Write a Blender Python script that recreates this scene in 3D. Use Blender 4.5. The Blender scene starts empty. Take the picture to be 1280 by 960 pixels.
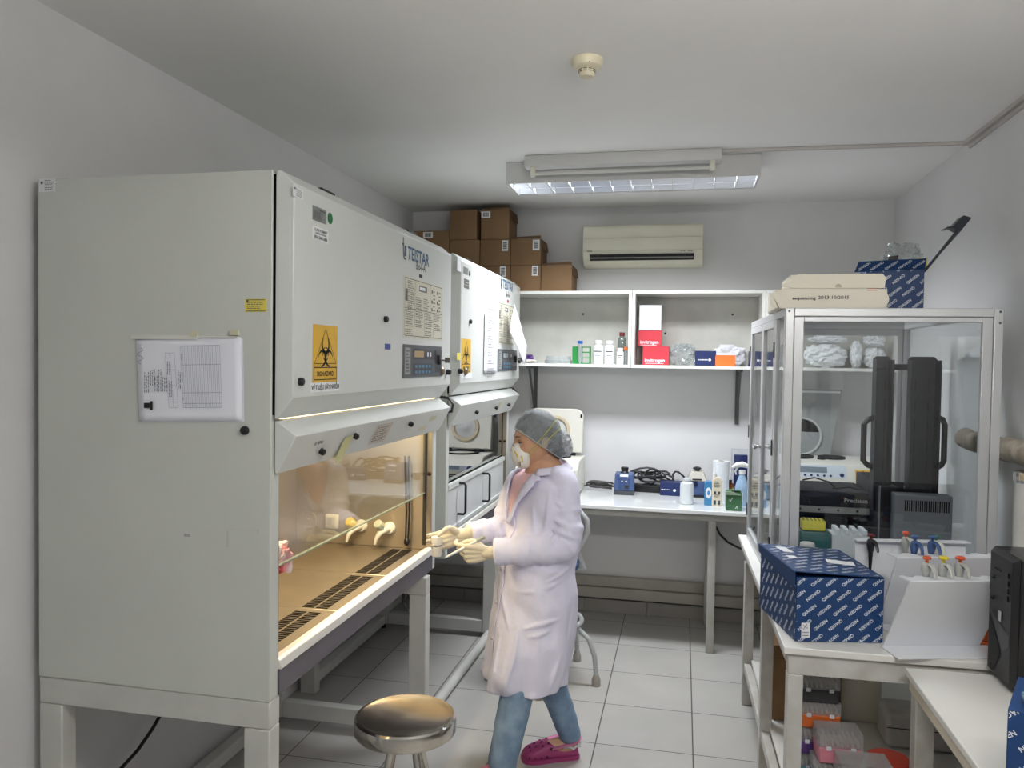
import bpy, bmesh, math, random
from mathutils import Vector, Matrix, Euler, noise as mnoise
random.seed(7)
PI = math.pi
D = bpy.data
scene = bpy.context.scene
COL = scene.collection

# ------------------------------------------------------------------ camera
F_PX = 990.16
YAW, PITCH, ROLL = 0.21214, -0.02872, 0.01498
CAM = Vector((0.0, 0.0, 1.60))
_cy, _sy = math.cos(YAW), math.sin(YAW)
WV = Vector((-_sy*math.cos(PITCH), _cy*math.cos(PITCH), math.sin(PITCH)))
_r0 = Vector((_cy, _sy, 0)); _u0 = _r0.cross(WV)
RV = _r0*math.cos(ROLL) + _u0*math.sin(ROLL)
UV_ = -_r0*math.sin(ROLL) + _u0*math.cos(ROLL)

def at(px, py, axis, val):
    """point of the room seen at photo pixel (px, py) on the plane axis = val"""
    d = WV*F_PX + RV*(px-640) - UV_*(py-480)
    i = 'XYZ'.index(axis)
    return CAM + d*((val-CAM[i])/d[i])

cd = D.cameras.new('camera'); cam = D.objects.new('camera', cd); COL.objects.link(cam)
cd.sensor_width = 36; cd.sensor_fit = 'HORIZONTAL'; cd.lens = F_PX*36/1280
cd.clip_start = 0.02; cd.clip_end = 60
cam.matrix_world = Matrix(((RV.x, UV_.x, -WV.x, CAM.x), (RV.y, UV_.y, -WV.y, CAM.y), (RV.z, UV_.z, -WV.z, CAM.z), (0, 0, 0, 1)))
scene.camera = cam
vs = scene.view_settings
vs.view_transform = 'Standard'; vs.look = 'None'; vs.gamma = 1.0; vs.use_curve_mapping = False
vs.exposure = 0.16
scene.cycles.use_denoising = True
scene.cycles.max_bounces = 10
scene.cycles.transparent_max_bounces = 24
scene.cycles.transmission_bounces = 10
scene.cycles.glossy_bounces = 6
scene.cycles.diffuse_bounces = 5
scene.cycles.sample_clamp_indirect = 6
scene.cycles.caustics_reflective = False
scene.cycles.caustics_refractive = False

# ------------------------------------------------------------------ materials
def lin(c):
    return tuple((v/255/12.92 if v/255 <= 0.04045 else ((v/255+0.055)/1.055)**2.4) for v in c)
MATS = {}
def mat(name, rgb, rough=0.5, metal=0.0, var=0.06, scale=6.0, bump=0.0, bscale=60.0, spec=0.5, coat=0.0, rgb2=None, detail=4.0, emis=None, estr=0.0, aniso=None):
    """principled material whose colour drifts with a noise texture (procedural)"""
    if name in MATS: return MATS[name]
    m = D.materials.new(name); m.use_nodes = True
    nt = m.node_tree; b = nt.nodes['Principled BSDF']
    c = lin(rgb)
    tc = nt.nodes.new('ShaderNodeTexCoord')
    n = nt.nodes.new('ShaderNodeTexNoise'); n.inputs['Scale'].default_value = scale; n.inputs['Detail'].default_value = detail
    nt.links.new(tc.outputs['Object'], n.inputs['Vector'])
    r = nt.nodes.new('ShaderNodeValToRGB'); nt.links.new(n.outputs['Fac'], r.inputs['Fac'])
    lo = tuple(max(0, v*(1-var)) for v in c); hi = tuple(min(1, v*(1+var)) for v in c)
    if rgb2 is not None: hi = lin(rgb2)
    r.color_ramp.elements[0].position = 0.35; r.color_ramp.elements[1].position = 0.65
    r.color_ramp.elements[0].color = (*lo, 1); r.color_ramp.elements[1].color = (*hi, 1)
    nt.links.new(r.outputs['Color'], b.inputs['Base Color'])
    b.inputs['Roughness'].default_value = rough; b.inputs['Metallic'].default_value = metal
    b.inputs['Specular IOR Level'].default_value = spec
    b.inputs['Coat Weight'].default_value = coat
    if emis is not None:
        b.inputs['Emission Color'].default_value = (*lin(emis), 1); b.inputs['Emission Strength'].default_value = estr
    if bump:
        n2 = nt.nodes.new('ShaderNodeTexNoise'); n2.inputs['Scale'].default_value = bscale; n2.inputs['Detail'].default_value = 3
        nt.links.new(tc.outputs['Object'], n2.inputs['Vector'])
        bp = nt.nodes.new('ShaderNodeBump'); bp.inputs['Strength'].default_value = bump; bp.inputs['Distance'].default_value = 0.01
        nt.links.new(n2.outputs['Fac'], bp.inputs['Height']); nt.links.new(bp.outputs['Normal'], b.inputs['Normal'])
    MATS[name] = m
    return m

def glass(name, tint=(250, 252, 250), amount=1.0, rough=0.0, ior=1.45, gloss=1.0):
    """thin clear sheet: mostly see-through, mirror-like at fresnel strength"""
    if name in MATS: return MATS[name]
    m = D.materials.new(name); m.use_nodes = True; nt = m.node_tree
    for n in list(nt.nodes): nt.nodes.remove(n)
    out = nt.nodes.new('ShaderNodeOutputMaterial')
    tr = nt.nodes.new('ShaderNodeBsdfTransparent'); tr.inputs['Color'].default_value = (*lin(tint), 1)
    gl = nt.nodes.new('ShaderNodeBsdfGlossy'); gl.inputs['Roughness'].default_value = rough
    tcn = nt.nodes.new('ShaderNodeTexCoord'); nz = nt.nodes.new('ShaderNodeTexNoise'); nz.inputs['Scale'].default_value = 9
    nt.links.new(tcn.outputs['Object'], nz.inputs['Vector'])
    fr = nt.nodes.new('ShaderNodeFresnel'); fr.inputs['IOR'].default_value = ior
    mm = nt.nodes.new('ShaderNodeMath'); mm.operation = 'MULTIPLY_ADD'; mm.inputs[1].default_value = gloss
    m2 = nt.nodes.new('ShaderNodeMath'); m2.operation = 'MULTIPLY'; m2.inputs[1].default_value = 0.012
    nt.links.new(nz.outputs['Fac'], m2.inputs[0])
    geo = nt.nodes.new('ShaderNodeNewGeometry'); io = nt.nodes.new('ShaderNodeMix'); io.inputs[2].default_value = ior; io.inputs[3].default_value = 1/ior
    nt.links.new(geo.outputs['Backfacing'], io.inputs[0]); nt.links.new(io.outputs[0], fr.inputs['IOR'])
    nt.links.new(fr.outputs['Fac'], mm.inputs[0]); nt.links.new(m2.outputs[0], mm.inputs[2])
    mx = nt.nodes.new('ShaderNodeMixShader')
    nt.links.new(mm.outputs[0], mx.inputs['Fac']); nt.links.new(tr.outputs[0], mx.inputs[1]); nt.links.new(gl.outputs[0], mx.inputs[2])
    if amount < 1:
        df = nt.nodes.new('ShaderNodeBsdfDiffuse'); df.inputs['Color'].default_value = (*lin(tint), 1)
        m3 = nt.nodes.new('ShaderNodeMixShader'); m3.inputs['Fac'].default_value = amount
        nt.links.new(df.outputs[0], m3.inputs[1]); nt.links.new(mx.outputs[0], m3.inputs[2]); nt.links.new(m3.outputs[0], out.inputs['Surface'])
    else:
        nt.links.new(mx.outputs[0], out.inputs['Surface'])
    MATS[name] = m
    return m

# ------------------------------------------------------------------ mesh collecting
class MB:
    def __init__(s): s.bm = bmesh.new()
    def poly(s, pts):
        vs_ = [s.bm.verts.new(p) for p in pts]
        try: s.bm.faces.new(vs_)
        except ValueError: pass
        return s
    def hull8(s, P):
        """box from 8 corners: bottom ring of 4 then top ring of 4"""
        v = [s.bm.verts.new(p) for p in P]
        for f in ((3, 2, 1, 0), (4, 5, 6, 7), (0, 1, 5, 4), (1, 2, 6, 5), (2, 3, 7, 6), (3, 0, 4, 7)):
            s.bm.faces.new([v[i] for i in f])
        return s
    def box(s, x0, x1, y0, y1, z0, z1):
        if x0 > x1: x0, x1 = x1, x0
        if y0 > y1: y0, y1 = y1, y0
        if z0 > z1: z0, z1 = z1, z0
        return s.hull8([(x0, y0, z0), (x1, y0, z0), (x1, y1, z0), (x0, y1, z0), (x0, y0, z1), (x1, y0, z1), (x1, y1, z1), (x0, y1, z1)])
    def bevbox(s, x0, x1, y0, y1, z0, z1, r=0.004, seg=2):
        t = MB(); t.box(x0, x1, y0, y1, z0, z1)
        bmesh.ops.bevel(t.bm, geom=list(t.bm.edges), offset=r, segments=seg, affect='EDGES', profile=0.5)
        return s.merge(t)
    def merge(s, t, M=None):
        me = D.meshes.new('tmp'); t.bm.to_mesh(me); t.bm.free()
        if M is not None: me.transform(M)
        s.bm.from_mesh(me); D.meshes.remove(me)
        return s
    def prism(s, pts, axis, a, b):
        """polygon of 2-D points extruded along axis between a and b; the points use the other two axes in xyz order"""
        def mk(p, t):
            if axis == 'X': return (t, p[0], p[1])
            if axis == 'Y': return (p[0], t, p[1])
            return (p[0], p[1], t)
        A = [s.bm.verts.new(mk(p, a)) for p in pts]; B = [s.bm.verts.new(mk(p, b)) for p in pts]
        n = len(pts)
        s.bm.faces.new(A); s.bm.faces.new(list(reversed(B)))
        for i in range(n):
            s.bm.faces.new((A[i], B[i], B[(i+1) % n], A[(i+1) % n]))
        return s
    def tube(s, pts, r, seg=10, cap=True, closed=False, rb=None):
        """sweep a circle (or an ellipse with second radius rb) along points; r may be a list"""
        pts = [Vector(p) for p in pts]; n = len(pts)
        rs = r if isinstance(r, (list, tuple)) else [r]*n
        rbs = rs if rb is None else (rb if isinstance(rb, (list, tuple)) else [rb]*n)
        tang = []
        for i in range(n):
            if closed: t = pts[(i+1) % n]-pts[i-1]
            else: t = pts[min(i+1, n-1)]-pts[max(i-1, 0)]
            tang.append(t.normalized() if t.length > 1e-9 else Vector((0, 0, 1)))
        up = Vector((0, 0, 1)) if abs(tang[0].z) < 0.9 else Vector((0, 1, 0))
        u = tang[0].cross(up).normalized(); rings = []
        for i in range(n):
            u = (u - tang[i]*u.dot(tang[i]))
            u = u.normalized() if u.length > 1e-6 else tang[i].orthogonal().normalized()
            v = tang[i].cross(u)
            rings.append([s.bm.verts.new(pts[i]+u*(rs[i]*math.cos(2*PI*k/seg))+v*(rbs[i]*math.sin(2*PI*k/seg))) for k in range(seg)])
        m = n if closed else n-1
        for i in range(m):
            a, b = rings[i], rings[(i+1) % n]
            for k in range(seg):
                s.bm.faces.new((a[k], a[(k+1) % seg], b[(k+1) % seg], b[k]))
        if cap and not closed:
            s.bm.faces.new(list(reversed(rings[0]))); s.bm.faces.new(rings[-1])
        return s
    def cyl(s, p0, p1, r, seg=20, r1=None):
        return s.tube([p0, p1], [r, r if r1 is None else r1], seg)
    def lathe(s, prof, c=(0, 0, 0), seg=28, axis='Z', sx=1.0, sy=1.0):
        """(radius, height) profile revolved about axis through c"""
        c = Vector(c); rings = []
        for (r, h) in prof:
            ring = []
            for k in range(seg):
                a = 2*PI*k/seg; p = (r*math.cos(a)*sx, r*math.sin(a)*sy, h)
                if axis == 'X': p = (p[2], p[0], p[1])
                if axis == 'Y': p = (p[0], p[2], p[1])
                ring.append(s.bm.verts.new(c+Vector(p)))
            rings.append(ring)
        for a, b in zip(rings, rings[1:]):
            for k in range(seg):
                s.bm.faces.new((a[k], a[(k+1) % seg], b[(k+1) % seg], b[k]))
        s.bm.faces.new(list(reversed(rings[0]))); s.bm.faces.new(rings[-1])
        return s
    def loft(s, rings, cap=True, closed=True):
        R = [[s.bm.verts.new(p) for p in r] for r in rings]
        n = len(R[0])
        for a, b in zip(R, R[1:]):
            for k in range(n if closed else n-1):
                s.bm.faces.new((a[k], a[(k+1) % n], b[(k+1) % n], b[k]))
        if cap and closed:
            s.bm.faces.new(list(reversed(R[0]))); s.bm.faces.new(R[-1])
        return s
    def sphere(s, c, r, seg=16, rings=10, sc=(1, 1, 1)):
        M = Matrix.Translation(Vector(c)) @ Matrix.Diagonal((sc[0], sc[1], sc[2], 1))
        bmesh.ops.create_uvsphere(s.bm, u_segments=seg, v_segments=rings, radius=r, matrix=M)
        return s
    def text(s, string, h, O, U, V, align='C', lift=0.0008, squash=1.0, maxw=None):
        """flat lettering, cap height h, centred (or left) at O, reading along U with up V"""
        O, U, V = Vector(O), Vector(U).normalized(), Vector(V).normalized()
        N = U.cross(V)
        me = text_mesh(string)
        xs = [v.co.x for v in me.vertices]
        if not xs: return s
        w0 = (max(xs)-min(xs)); k = h/0.73
        kx = k*squash
        if maxw and w0*kx > maxw: kx = maxw/w0
        off = -min(xs)*kx - (w0*kx/2 if align == 'C' else 0)
        M = Matrix((( U.x*kx, V.x*k, N.x, O.x), (U.y*kx, V.y*k, N.y, O.y), (U.z*kx, V.z*k, N.z, O.z), (0, 0, 0, 1)))
        me2 = me.copy(); me2.transform(M @ Matrix.Translation((off/kx, -0.365, 0)))
        me2.transform(Matrix.Translation(N*lift))
        s.bm.from_mesh(me2); D.meshes.remove(me2)
        return s
    def quad(s, O, U, V, w, h, lift=0.0006, cx=0.0, cy=0.0):
        """flat rectangle w x h centred at O + cx*U + cy*V"""
        O, U, V = Vector(O), Vector(U).normalized(), Vector(V).normalized(); N = U.cross(V)
        c = O+U*cx+V*cy+N*lift
        return s.poly([c-U*w/2-V*h/2, c+U*w/2-V*h/2, c+U*w/2+V*h/2, c-U*w/2+V*h/2])
    def bar(s, p, q, w, N, lift=0.0):
        """flat stroke of width w from p to q lying in the plane with normal N"""
        p, q, N = Vector(p), Vector(q), Vector(N).normalized()
        t = (q-p).normalized(); u = N.cross(t)*(w/2); L = N*lift
        return s.poly([p-u+L, q-u+L, q+u+L, p+u+L])
    def build(s, name, m, parent=None, smooth=False, bevel=0.0, subsurf=0, solid=0.0, loc=None, world=True, seg=2, angle=35):
        """link as ONE object. With a parent (Empty or thing) the geometry, given in world space, is moved to the parent's space"""
        bmesh.ops.recalc_face_normals(s.bm, faces=list(s.bm.faces)) if len(s.bm.faces) < 60000 else None
        me = D.meshes.new(name); s.bm.to_mesh(me); s.bm.free()
        o = D.objects.new(name, me); COL.objects.link(o)
        if parent is not None:
            o.parent = parent
            if world: me.transform(wm(parent).inverted())
        elif loc is not None:
            o.location = loc; me.transform(Matrix.Translation(-Vector(loc)))
        if isinstance(m, (list, tuple)):
            for x in m: me.materials.append(x)
        else: me.materials.append(m)
        if bevel:
            md = o.modifiers.new('bevel', 'BEVEL'); md.width = bevel; md.segments = seg; md.limit_method = 'ANGLE'; md.angle_limit = math.radians(40)
        if solid:
            md = o.modifiers.new('solid', 'SOLIDIFY'); md.thickness = solid; md.offset = 0
        if subsurf:
            md = o.modifiers.new('sub', 'SUBSURF'); md.levels = subsurf; md.render_levels = subsurf
        if smooth or bevel:
            for p in me.polygons: p.use_smooth = True
            if hasattr(me, 'set_sharp_from_angle'): me.set_sharp_from_angle(angle=math.radians(angle))
        return o

def wm(o):
    M = Matrix.LocRotScale(o.location, o.rotation_euler, o.scale)
    return wm(o.parent) @ M if o.parent else M

_TXT = {}
def text_mesh(string):
    if string not in _TXT:
        c = D.curves.new('t', 'FONT'); c.body = string; c.size = 1.0; c.resolution_u = 2; c.offset = 0.016; c.fill_mode = 'FRONT' if hasattr(c, 'fill_mode') else c.fill_mode
        c.dimensions = '2D'; c.fill_mode = 'BOTH'
        o = D.objects.new('t', c); COL.objects.link(o)
        bpy.context.view_layer.update()
        me = D.meshes.new_from_object(o.evaluated_get(bpy.context.evaluated_depsgraph_get()))
        D.objects.remove(o); D.curves.remove(c)
        _TXT[string] = me
    return _TXT[string]

# ------------------------------------------------------------------ things, tags, copies
def tag(o, label=None, cat=None, group=None, kind=None):
    if label: o['label'] = label
    if cat: o['category'] = cat
    if group: o['group'] = group
    if kind: o['kind'] = kind
    return o
def thing(name, label, cat, loc=(0, 0, 0), rotz=0.0, group=None):
    o = D.objects.new(name, None); COL.objects.link(o)
    o.location = loc; o.rotation_euler = (0, 0, rotz); o.empty_display_size = 0.05
    return tag(o, label, cat, group)
def struct(o): o['kind'] = 'structure'; return o
def dup(root, loc, rotz=None, label=None):
    r = root.copy(); COL.objects.link(r); r.location = loc
    if rotz is not None: r.rotation_euler = (0, 0, rotz)
    if label: r['label'] = label
    for ch in list(root.children):
        c = ch.copy(); COL.objects.link(c); c.parent = r
        for g in list(ch.children):
            d = g.copy(); COL.objects.link(d); d.parent = c
    return r
def frame2(rotz):
    c, s_ = math.cos(rotz), math.sin(rotz)
    return Vector((c, s_, 0)), Vector((-s_, c, 0))

# greeked small print: rows of thin strokes
def print_rows(mb, O, U, V, w, h, rows, rnd, thick=None, fill=0.8, lift=0.0009):
    U, V = Vector(U).normalized(), Vector(V).normalized(); N = U.cross(V)
    th = thick or h/rows*0.42
    for i in range(rows):
        y = h/2-(i+0.5)*h/rows; x = -w/2; end = w/2*(2*rnd.uniform(fill*0.75, 1.0)-1)
        while x < end:
            l = rnd.uniform(0.06, 0.2)*w
            l = min(l, end-x)
            if l > w*0.01: mb.quad(Vector(O)+U*(x+l/2)+V*y, U, V, l*0.9, th, lift=lift)
            x += l + w*0.03
P_BACK, P_FRONT, P_CAB, W_STR = 29.0, 88.0, 13.0, 0.30
# ------------------------------------------------------------------ room
XL, XR, YB, ZC, YF = -1.79, 1.205, 5.08, 2.59, -1.3
M_wall = mat('painted wall', (216, 216, 216), 0.75, var=0.03, scale=2.2, bump=0.06, bscale=180, spec=0.25)
M_ceil = mat('ceiling paint', (238, 237, 235), 0.85, var=0.02, scale=1.5, bump=0.05, bscale=120, spec=0.2)
def tile_mat():
    m = D.materials.new('floor tiles'); m.use_nodes = True; nt = m.node_tree; b = nt.nodes['Principled BSDF']
    tc = nt.nodes.new('ShaderNodeTexCoord'); mp = nt.nodes.new('ShaderNodeMapping')
    mp.inputs['Location'].default_value = (0.327+0.4*20, -3.29+0.4*20, 0)
    nt.links.new(tc.outputs['Object'], mp.inputs['Vector'])
    br = nt.nodes.new('ShaderNodeTexBrick'); br.offset = 0; br.squash = 1
    br.inputs['Scale'].default_value = 1; br.inputs['Brick Width'].default_value = 0.4; br.inputs['Row Height'].default_value = 0.4
    br.inputs['Mortar Size'].default_value = 0.0026; br.inputs['Mortar Smooth'].default_value = 0.1
    br.inputs['Color1'].default_value = (*lin((186, 184, 179)), 1); br.inputs['Color2'].default_value = (*lin((181, 179, 174)), 1)
    br.inputs['Mortar'].default_value = (*lin((92, 86, 80)), 1)
    nt.links.new(mp.outputs[0], br.inputs['Vector'])
    n = nt.nodes.new('ShaderNodeTexNoise'); n.inputs['Scale'].default_value = 4; n.inputs['Detail'].default_value = 8
    nt.links.new(tc.outputs['Object'], n.inputs['Vector'])
    mx = nt.nodes.new('ShaderNodeMix'); mx.data_type = 'RGBA'; mx.blend_type = 'MULTIPLY'; mx.inputs[0].default_value = 0.22
    nt.links.new(br.outputs['Color'], mx.inputs[6]); nt.links.new(n.outputs['Fac'], mx.inputs[7])
    nt.links.new(mx.outputs[2], b.inputs['Base Color'])
    b.inputs['Roughness'].default_value = 0.38; b.inputs['Specular IOR Level'].default_value = 0.4
    bp = nt.nodes.new('ShaderNodeBump'); bp.inputs['Strength'].default_value = 0.25; bp.inputs['Distance'].default_value = 0.002; bp.invert = True
    nt.links.new(br.outputs['Fac'], bp.inputs['Height']); nt.links.new(bp.outputs['Normal'], b.inputs['Normal'])
    return m
struct(MB().box(XL-0.1, XR+0.1, YF, YB+0.1, -0.08, 0).build('floor', tile_mat()))
struct(MB().box(XL-0.1, XR+0.1, YF, YB+0.1, ZC, ZC+0.08).build('ceiling', M_ceil))
struct(MB().box(XL-0.1, XL, YF, YB, 0, ZC).build('wall_left', M_wall))
struct(MB().box(XR, XR+0.1, YF, YB, 0, ZC).build('wall_right', M_wall))
struct(MB().box(XL, XR, YB, YB+0.1, 0, ZC).build('wall_back', M_wall))
M_base = mat('skirting tile', (150, 147, 141), 0.5, var=0.06)
b = MB()
for i in range(8):
    x0 = XL+0.4*i; b.bevbox(x0+0.001, min(x0+0.399, XR), YB-0.03, YB-0.0005, 0.0, 0.085, 0.002, 1)
struct(b.build('baseboard_back', M_base))
M_duct = mat('painted trunking', (178, 175, 166), 0.55, var=0.1, scale=9, rgb2=(160, 156, 146))
b = MB().bevbox(XL+0.01, XR-0.01, YB-0.075, YB-0.001, 0.105, 0.17, 0.004)
b.bevbox(XL+0.01, XR-0.01, YB-0.05, YB-0.001, 0.172, 0.235, 0.004)
tag(struct(b.build('trim_1', M_duct)))
# conduit from the lamp to the right wall, then along the corner towards the camera
M_cond = mat('conduit plastic', (190, 184, 180), 0.5, var=0.05)
p0 = at(903, 187, 'Z', ZC); p1 = at(1211, 177, 'Z', ZC)
b = MB(); w = 0.011
b.hull8([(p0.x, p0.y-w, ZC-0.014), (p1.x, p1.y-w, ZC-0.014), (p1.x, p1.y+w, ZC-0.014), (p0.x, p0.y+w, ZC-0.014),
         (p0.x, p0.y-w, ZC-0.0005), (p1.x, p1.y-w, ZC-0.0005), (p1.x, p1.y+w, ZC-0.0005), (p0.x, p0.y+w, ZC-0.0005)])
b.box(XR-0.026, XR-0.0005, YF+0.1, p1.y+0.011, ZC-0.016, ZC-0.0005)
b.box(XR-0.012, XR-0.0005, YF+0.1, p1.y-0.02, ZC-0.034, ZC-0.018)
struct(b.build('trim_2', M_cond, bevel=0.002))

# ------------------------------------------------------------------ lamps
M_white_metal = mat('white enamel sheet', (205, 205, 203), 0.45, var=0.03)
M_louv = mat('mirror aluminium louvre', (225, 228, 235), 0.3, 1.0, var=0.03)
M_tube_on = mat('lit tube', (255, 255, 255), 0.4, emis=(235, 240, 255), estr=60.0)
def louvre_lamp(loc, label):
    x0, x1, y0, y1, z0, z1 = -0.61, 0.61, -0.15, 0.15, -0.105, -0.001
    t = thing('louvre_ceiling_lamp', label, 'ceiling light', loc)
    b = MB(); k = 0.012
    b.box(x0, x1, y0, y0+k, z0, z1); b.box(x0, x1, y1-k, y1, z0, z1)
    b.box(x0, x0+k, y0+k, y1-k, z0, z1); b.box(x1-k, x1, y0+k, y1-k, z0, z1); b.box(x0+k, x1-k, y0+k, y1-k, z1-k, z1)
    b.build('housing', M_white_metal, t, world=False)
    b = MB()                                           # curved reflector halves and the cross fins
    for s in (-1, 1):
        c = 0.066*s
        for i in range(9):
            for hs in (-1, 1):
                a0, a1 = i/9, (i+1)/9
                f = lambda a: (c+hs*(0.006+0.056*a**1.6), z0+0.07-0.066*a)
                (ya, za), (yb, zb) = f(a0), f(a1)
                b.poly([(x0+k, ya, za), (x1-k, ya, za), (x1-k, yb, zb), (x0+k, yb, zb)])
    b.build('reflector', M_louv, t, world=False, smooth=True)
    for i in range(1, 12):
        x = x0 + (x1-x0)*i/12
        MB().prism([(y0+k, z0+0.002), (y1-k, z0+0.002), (y1-k, z0+0.03), (y0+k, z0+0.03)], 'X', x-0.0022, x+0.0022).build('louvre_fin', M_white_metal, t, world=False)
    for s in (-1, 1):
        MB().cyl((x0+0.03, 0.066*s, z0+0.058), (x1-0.03, 0.066*s, z0+0.058), 0.008, 12).build('tube', M_tube_on, t, world=False, smooth=True)
    return t
def lamp_light(loc, power, sx=1.12, sy=0.25, col=(0.93, 0.96, 1.0), spread=148):
    l = D.lights.new('lamp glow', 'AREA'); l.shape = 'RECTANGLE'; l.size = sx; l.size_y = sy; l.energy = power; l.color = col; l.spread = math.radians(spread)
    o = D.objects.new('lamp_glow', l); COL.objects.link(o); o.location = loc; return o
LX = (at(637, 228, 'Z', 2.488).x+at(945, 219, 'Z', 2.488).x)/2
LY = 4.03
louvre_lamp((LX, LY, ZC), 'long white louvred ceiling lamp, lit, above the back bench and air conditioner')
lamp_light((LX, LY, ZC-0.103), P_BACK)
# second fitting, overhead near the viewer: bare twin tube batten that also lights the ceiling
tb = thing('twin_tube_lamp', 'lit bare twin tube lamp hung overhead near the viewing end of the room', 'ceiling light', (0.45, 0.75, ZC))
for x in (-.45, .45): MB().cyl((x, 0, -0.2), (x, 0, -0.0005), .004, 8).build('hanger', M_white_metal, tb, world=False)
MB().bevbox(-0.62, 0.62, -0.05, 0.05, -0.26, -0.2005, 0.004).build('base', M_white_metal, tb, world=False, smooth=True)
M_bare = mat('bare lit tube', (255, 255, 255), 0.4, emis=(254, 251, 247), estr=P_FRONT)
for s_ in (-1, 1):
    MB().cyl((-0.58, 0.06*s_, -0.32), (0.58, 0.06*s_, -0.32), 0.013, 12).build('tube', M_bare, tb, world=False, smooth=True)
    for x in (-.6, .6): MB().bevbox(x-.018, x+.018, .06*s_-.016, .06*s_+.016, -.34, -.2605, .003).build('lamp_holder', M_white_metal, tb, world=False)
# bare batten with an unlit tube in front of the lamp
bx0 = at(656, 195, 'Z', ZC).x; bx1 = at(902, 188, 'Z', ZC).x
t = thing('batten_light', 'narrow unlit tube batten on the ceiling in front of the lit lamp', 'ceiling light', ((bx0+bx1)/2, 3.80, ZC))
MB().bevbox(bx0, bx1, 3.76, 3.83, ZC-0.055, ZC-0.0005, 0.004).build('base', M_white_metal, t, smooth=True)
M_lampglass = mat('unlit tube glass', (205, 205, 200), 0.25, var=0.03)
MB().cyl((bx0+0.05, 3.78, ZC-0.085), (bx1-0.05, 3.78, ZC-0.085), 0.008, 14).build('tube', M_lampglass, t, smooth=True)
M_holder = mat('lamp holder plastic', (222, 220, 205), 0.4)
for x in (bx0+0.04, bx1-0.04):
    b = MB().bevbox(x-0.012, x+0.012, 3.768, 3.792, ZC-0.1, ZC-0.054, 0.003)
    b.build('lamp_holder', M_holder, t, smooth=True)
# smoke detector
c = at(734, 74, 'Z', ZC)
t = thing('smoke_detector', 'round cream smoke detector on the ceiling', 'smoke detector', (c.x, c.y, ZC))
M_cream = mat('aged cream plastic', (226, 218, 190), 0.45, var=0.04)
MB().lathe([(0.0001, -0.0005), (0.052, -0.0005), (0.052, -0.012), (0.047, -0.026), (0.036, -0.033), (0.0001, -0.033)], seg=36).build('base', M_cream, t, world=False, smooth=True)
b = MB().lathe([(0.0001, -0.033), (0.026, -0.0335), (0.026, -0.052), (0.022, -0.058), (0.0001, -0.059)], seg=36)
b.build('sensor_cap', M_cream, t, world=False, smooth=True)
b = MB()
for z in (-0.037, -0.044):
    for i in range(10):
        a0 = i*PI/5; pts = [(0.0264*math.cos(a0+j*0.09), 0.0264*math.sin(a0+j*0.09), z) for j in range(6)]
        b.tube(pts, 0.0013, 5)
b.build('vent_slot', mat('dark slot', (40, 38, 34), 0.7), t, world=False)
MB().sphere((0.012, -0.044, -0.024), 0.0025).build('indicator_lamp', mat('indicator red', (90, 30, 26), 0.3), t, world=False)

# ------------------------------------------------------------------ air conditioner
M_ac = mat('ivory plastic', (214, 212, 194), 0.4, var=0.025, spec=0.5)
M_black = mat('black plastic', (22, 22, 24), 0.45, var=0.1)
a0 = at(728.8, 281.8, 'Y', 4.90); a1 = at(879, 331, 'Y', 4.90)
x0, x1, z0, z1 = a0.x, a1.x, a1.z+0.003, a0.z
t = thing('air_conditioner', 'ivory split air conditioner high on the back wall', 'air conditioner', ((x0+x1)/2, YB, z0))
prof = [(YB-0.001, z0), (YB-0.11, z0), (YB-0.155, z0+0.018), (YB-0.183, z0+0.055), (YB-0.19, z0+0.085), (YB-0.19, z1-0.03), (YB-0.183, z1-0.008), (YB-0.165, z1), (YB-0.001, z1)]
b = MB().prism(prof, 'X', x0, x1)
b.build('casing', M_ac, t, bevel=0.006)
front = YB-0.192
b = MB()
b.bevbox(x0+0.004, x1-0.004, front-0.006, front, z0+0.088, z1-0.083, 0.004)
b.build('front_panel', M_ac, t, smooth=True)
ox0, ox1, oz0, oz1 = x0+0.045, x1-0.055, z0+0.03, z0+0.066
b = MB().prism([(YB-0.176, oz0), (YB-0.192, oz1), (YB-0.188, oz1), (YB-0.165, oz0)], 'X', ox0, ox1)
b.build('air_outlet', M_black, t)
b = MB().prism([(YB-0.190, oz0+0.010), (YB-0.196, oz0+0.016), (YB-0.194, oz0+0.0185), (YB-0.187, oz0+0.012)], 'X', ox0+0.004, ox1-0.004)
b.build('louvre_flap', mat('grey vane', (120, 120, 118), 0.4), t)
for k in range(6):
    x = ox0+(ox1-ox0)*(k+0.5)/6
    MB().box(x-0.0012, x+0.0012, YB-0.195, YB-0.19, oz0+0.02, oz1-0.004).build('vane', mat('dark vane', (52, 52, 52), 0.5), t)
b = MB()
b.quad((x0+0.045, front-0.002, z0+0.086), (1, 0, 0), (0, 0, 1), 0.03, 0.006)
for dx in (-0.10, -0.083, -0.055, -0.04): b.quad((x1+dx-0.03, front-0.002, z0+0.081), (1, 0, 0), (0, 0, 1), 0.012, 0.004)
b.build('maker_mark', mat('grey print', (96, 96, 92), 0.5), t)

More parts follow.
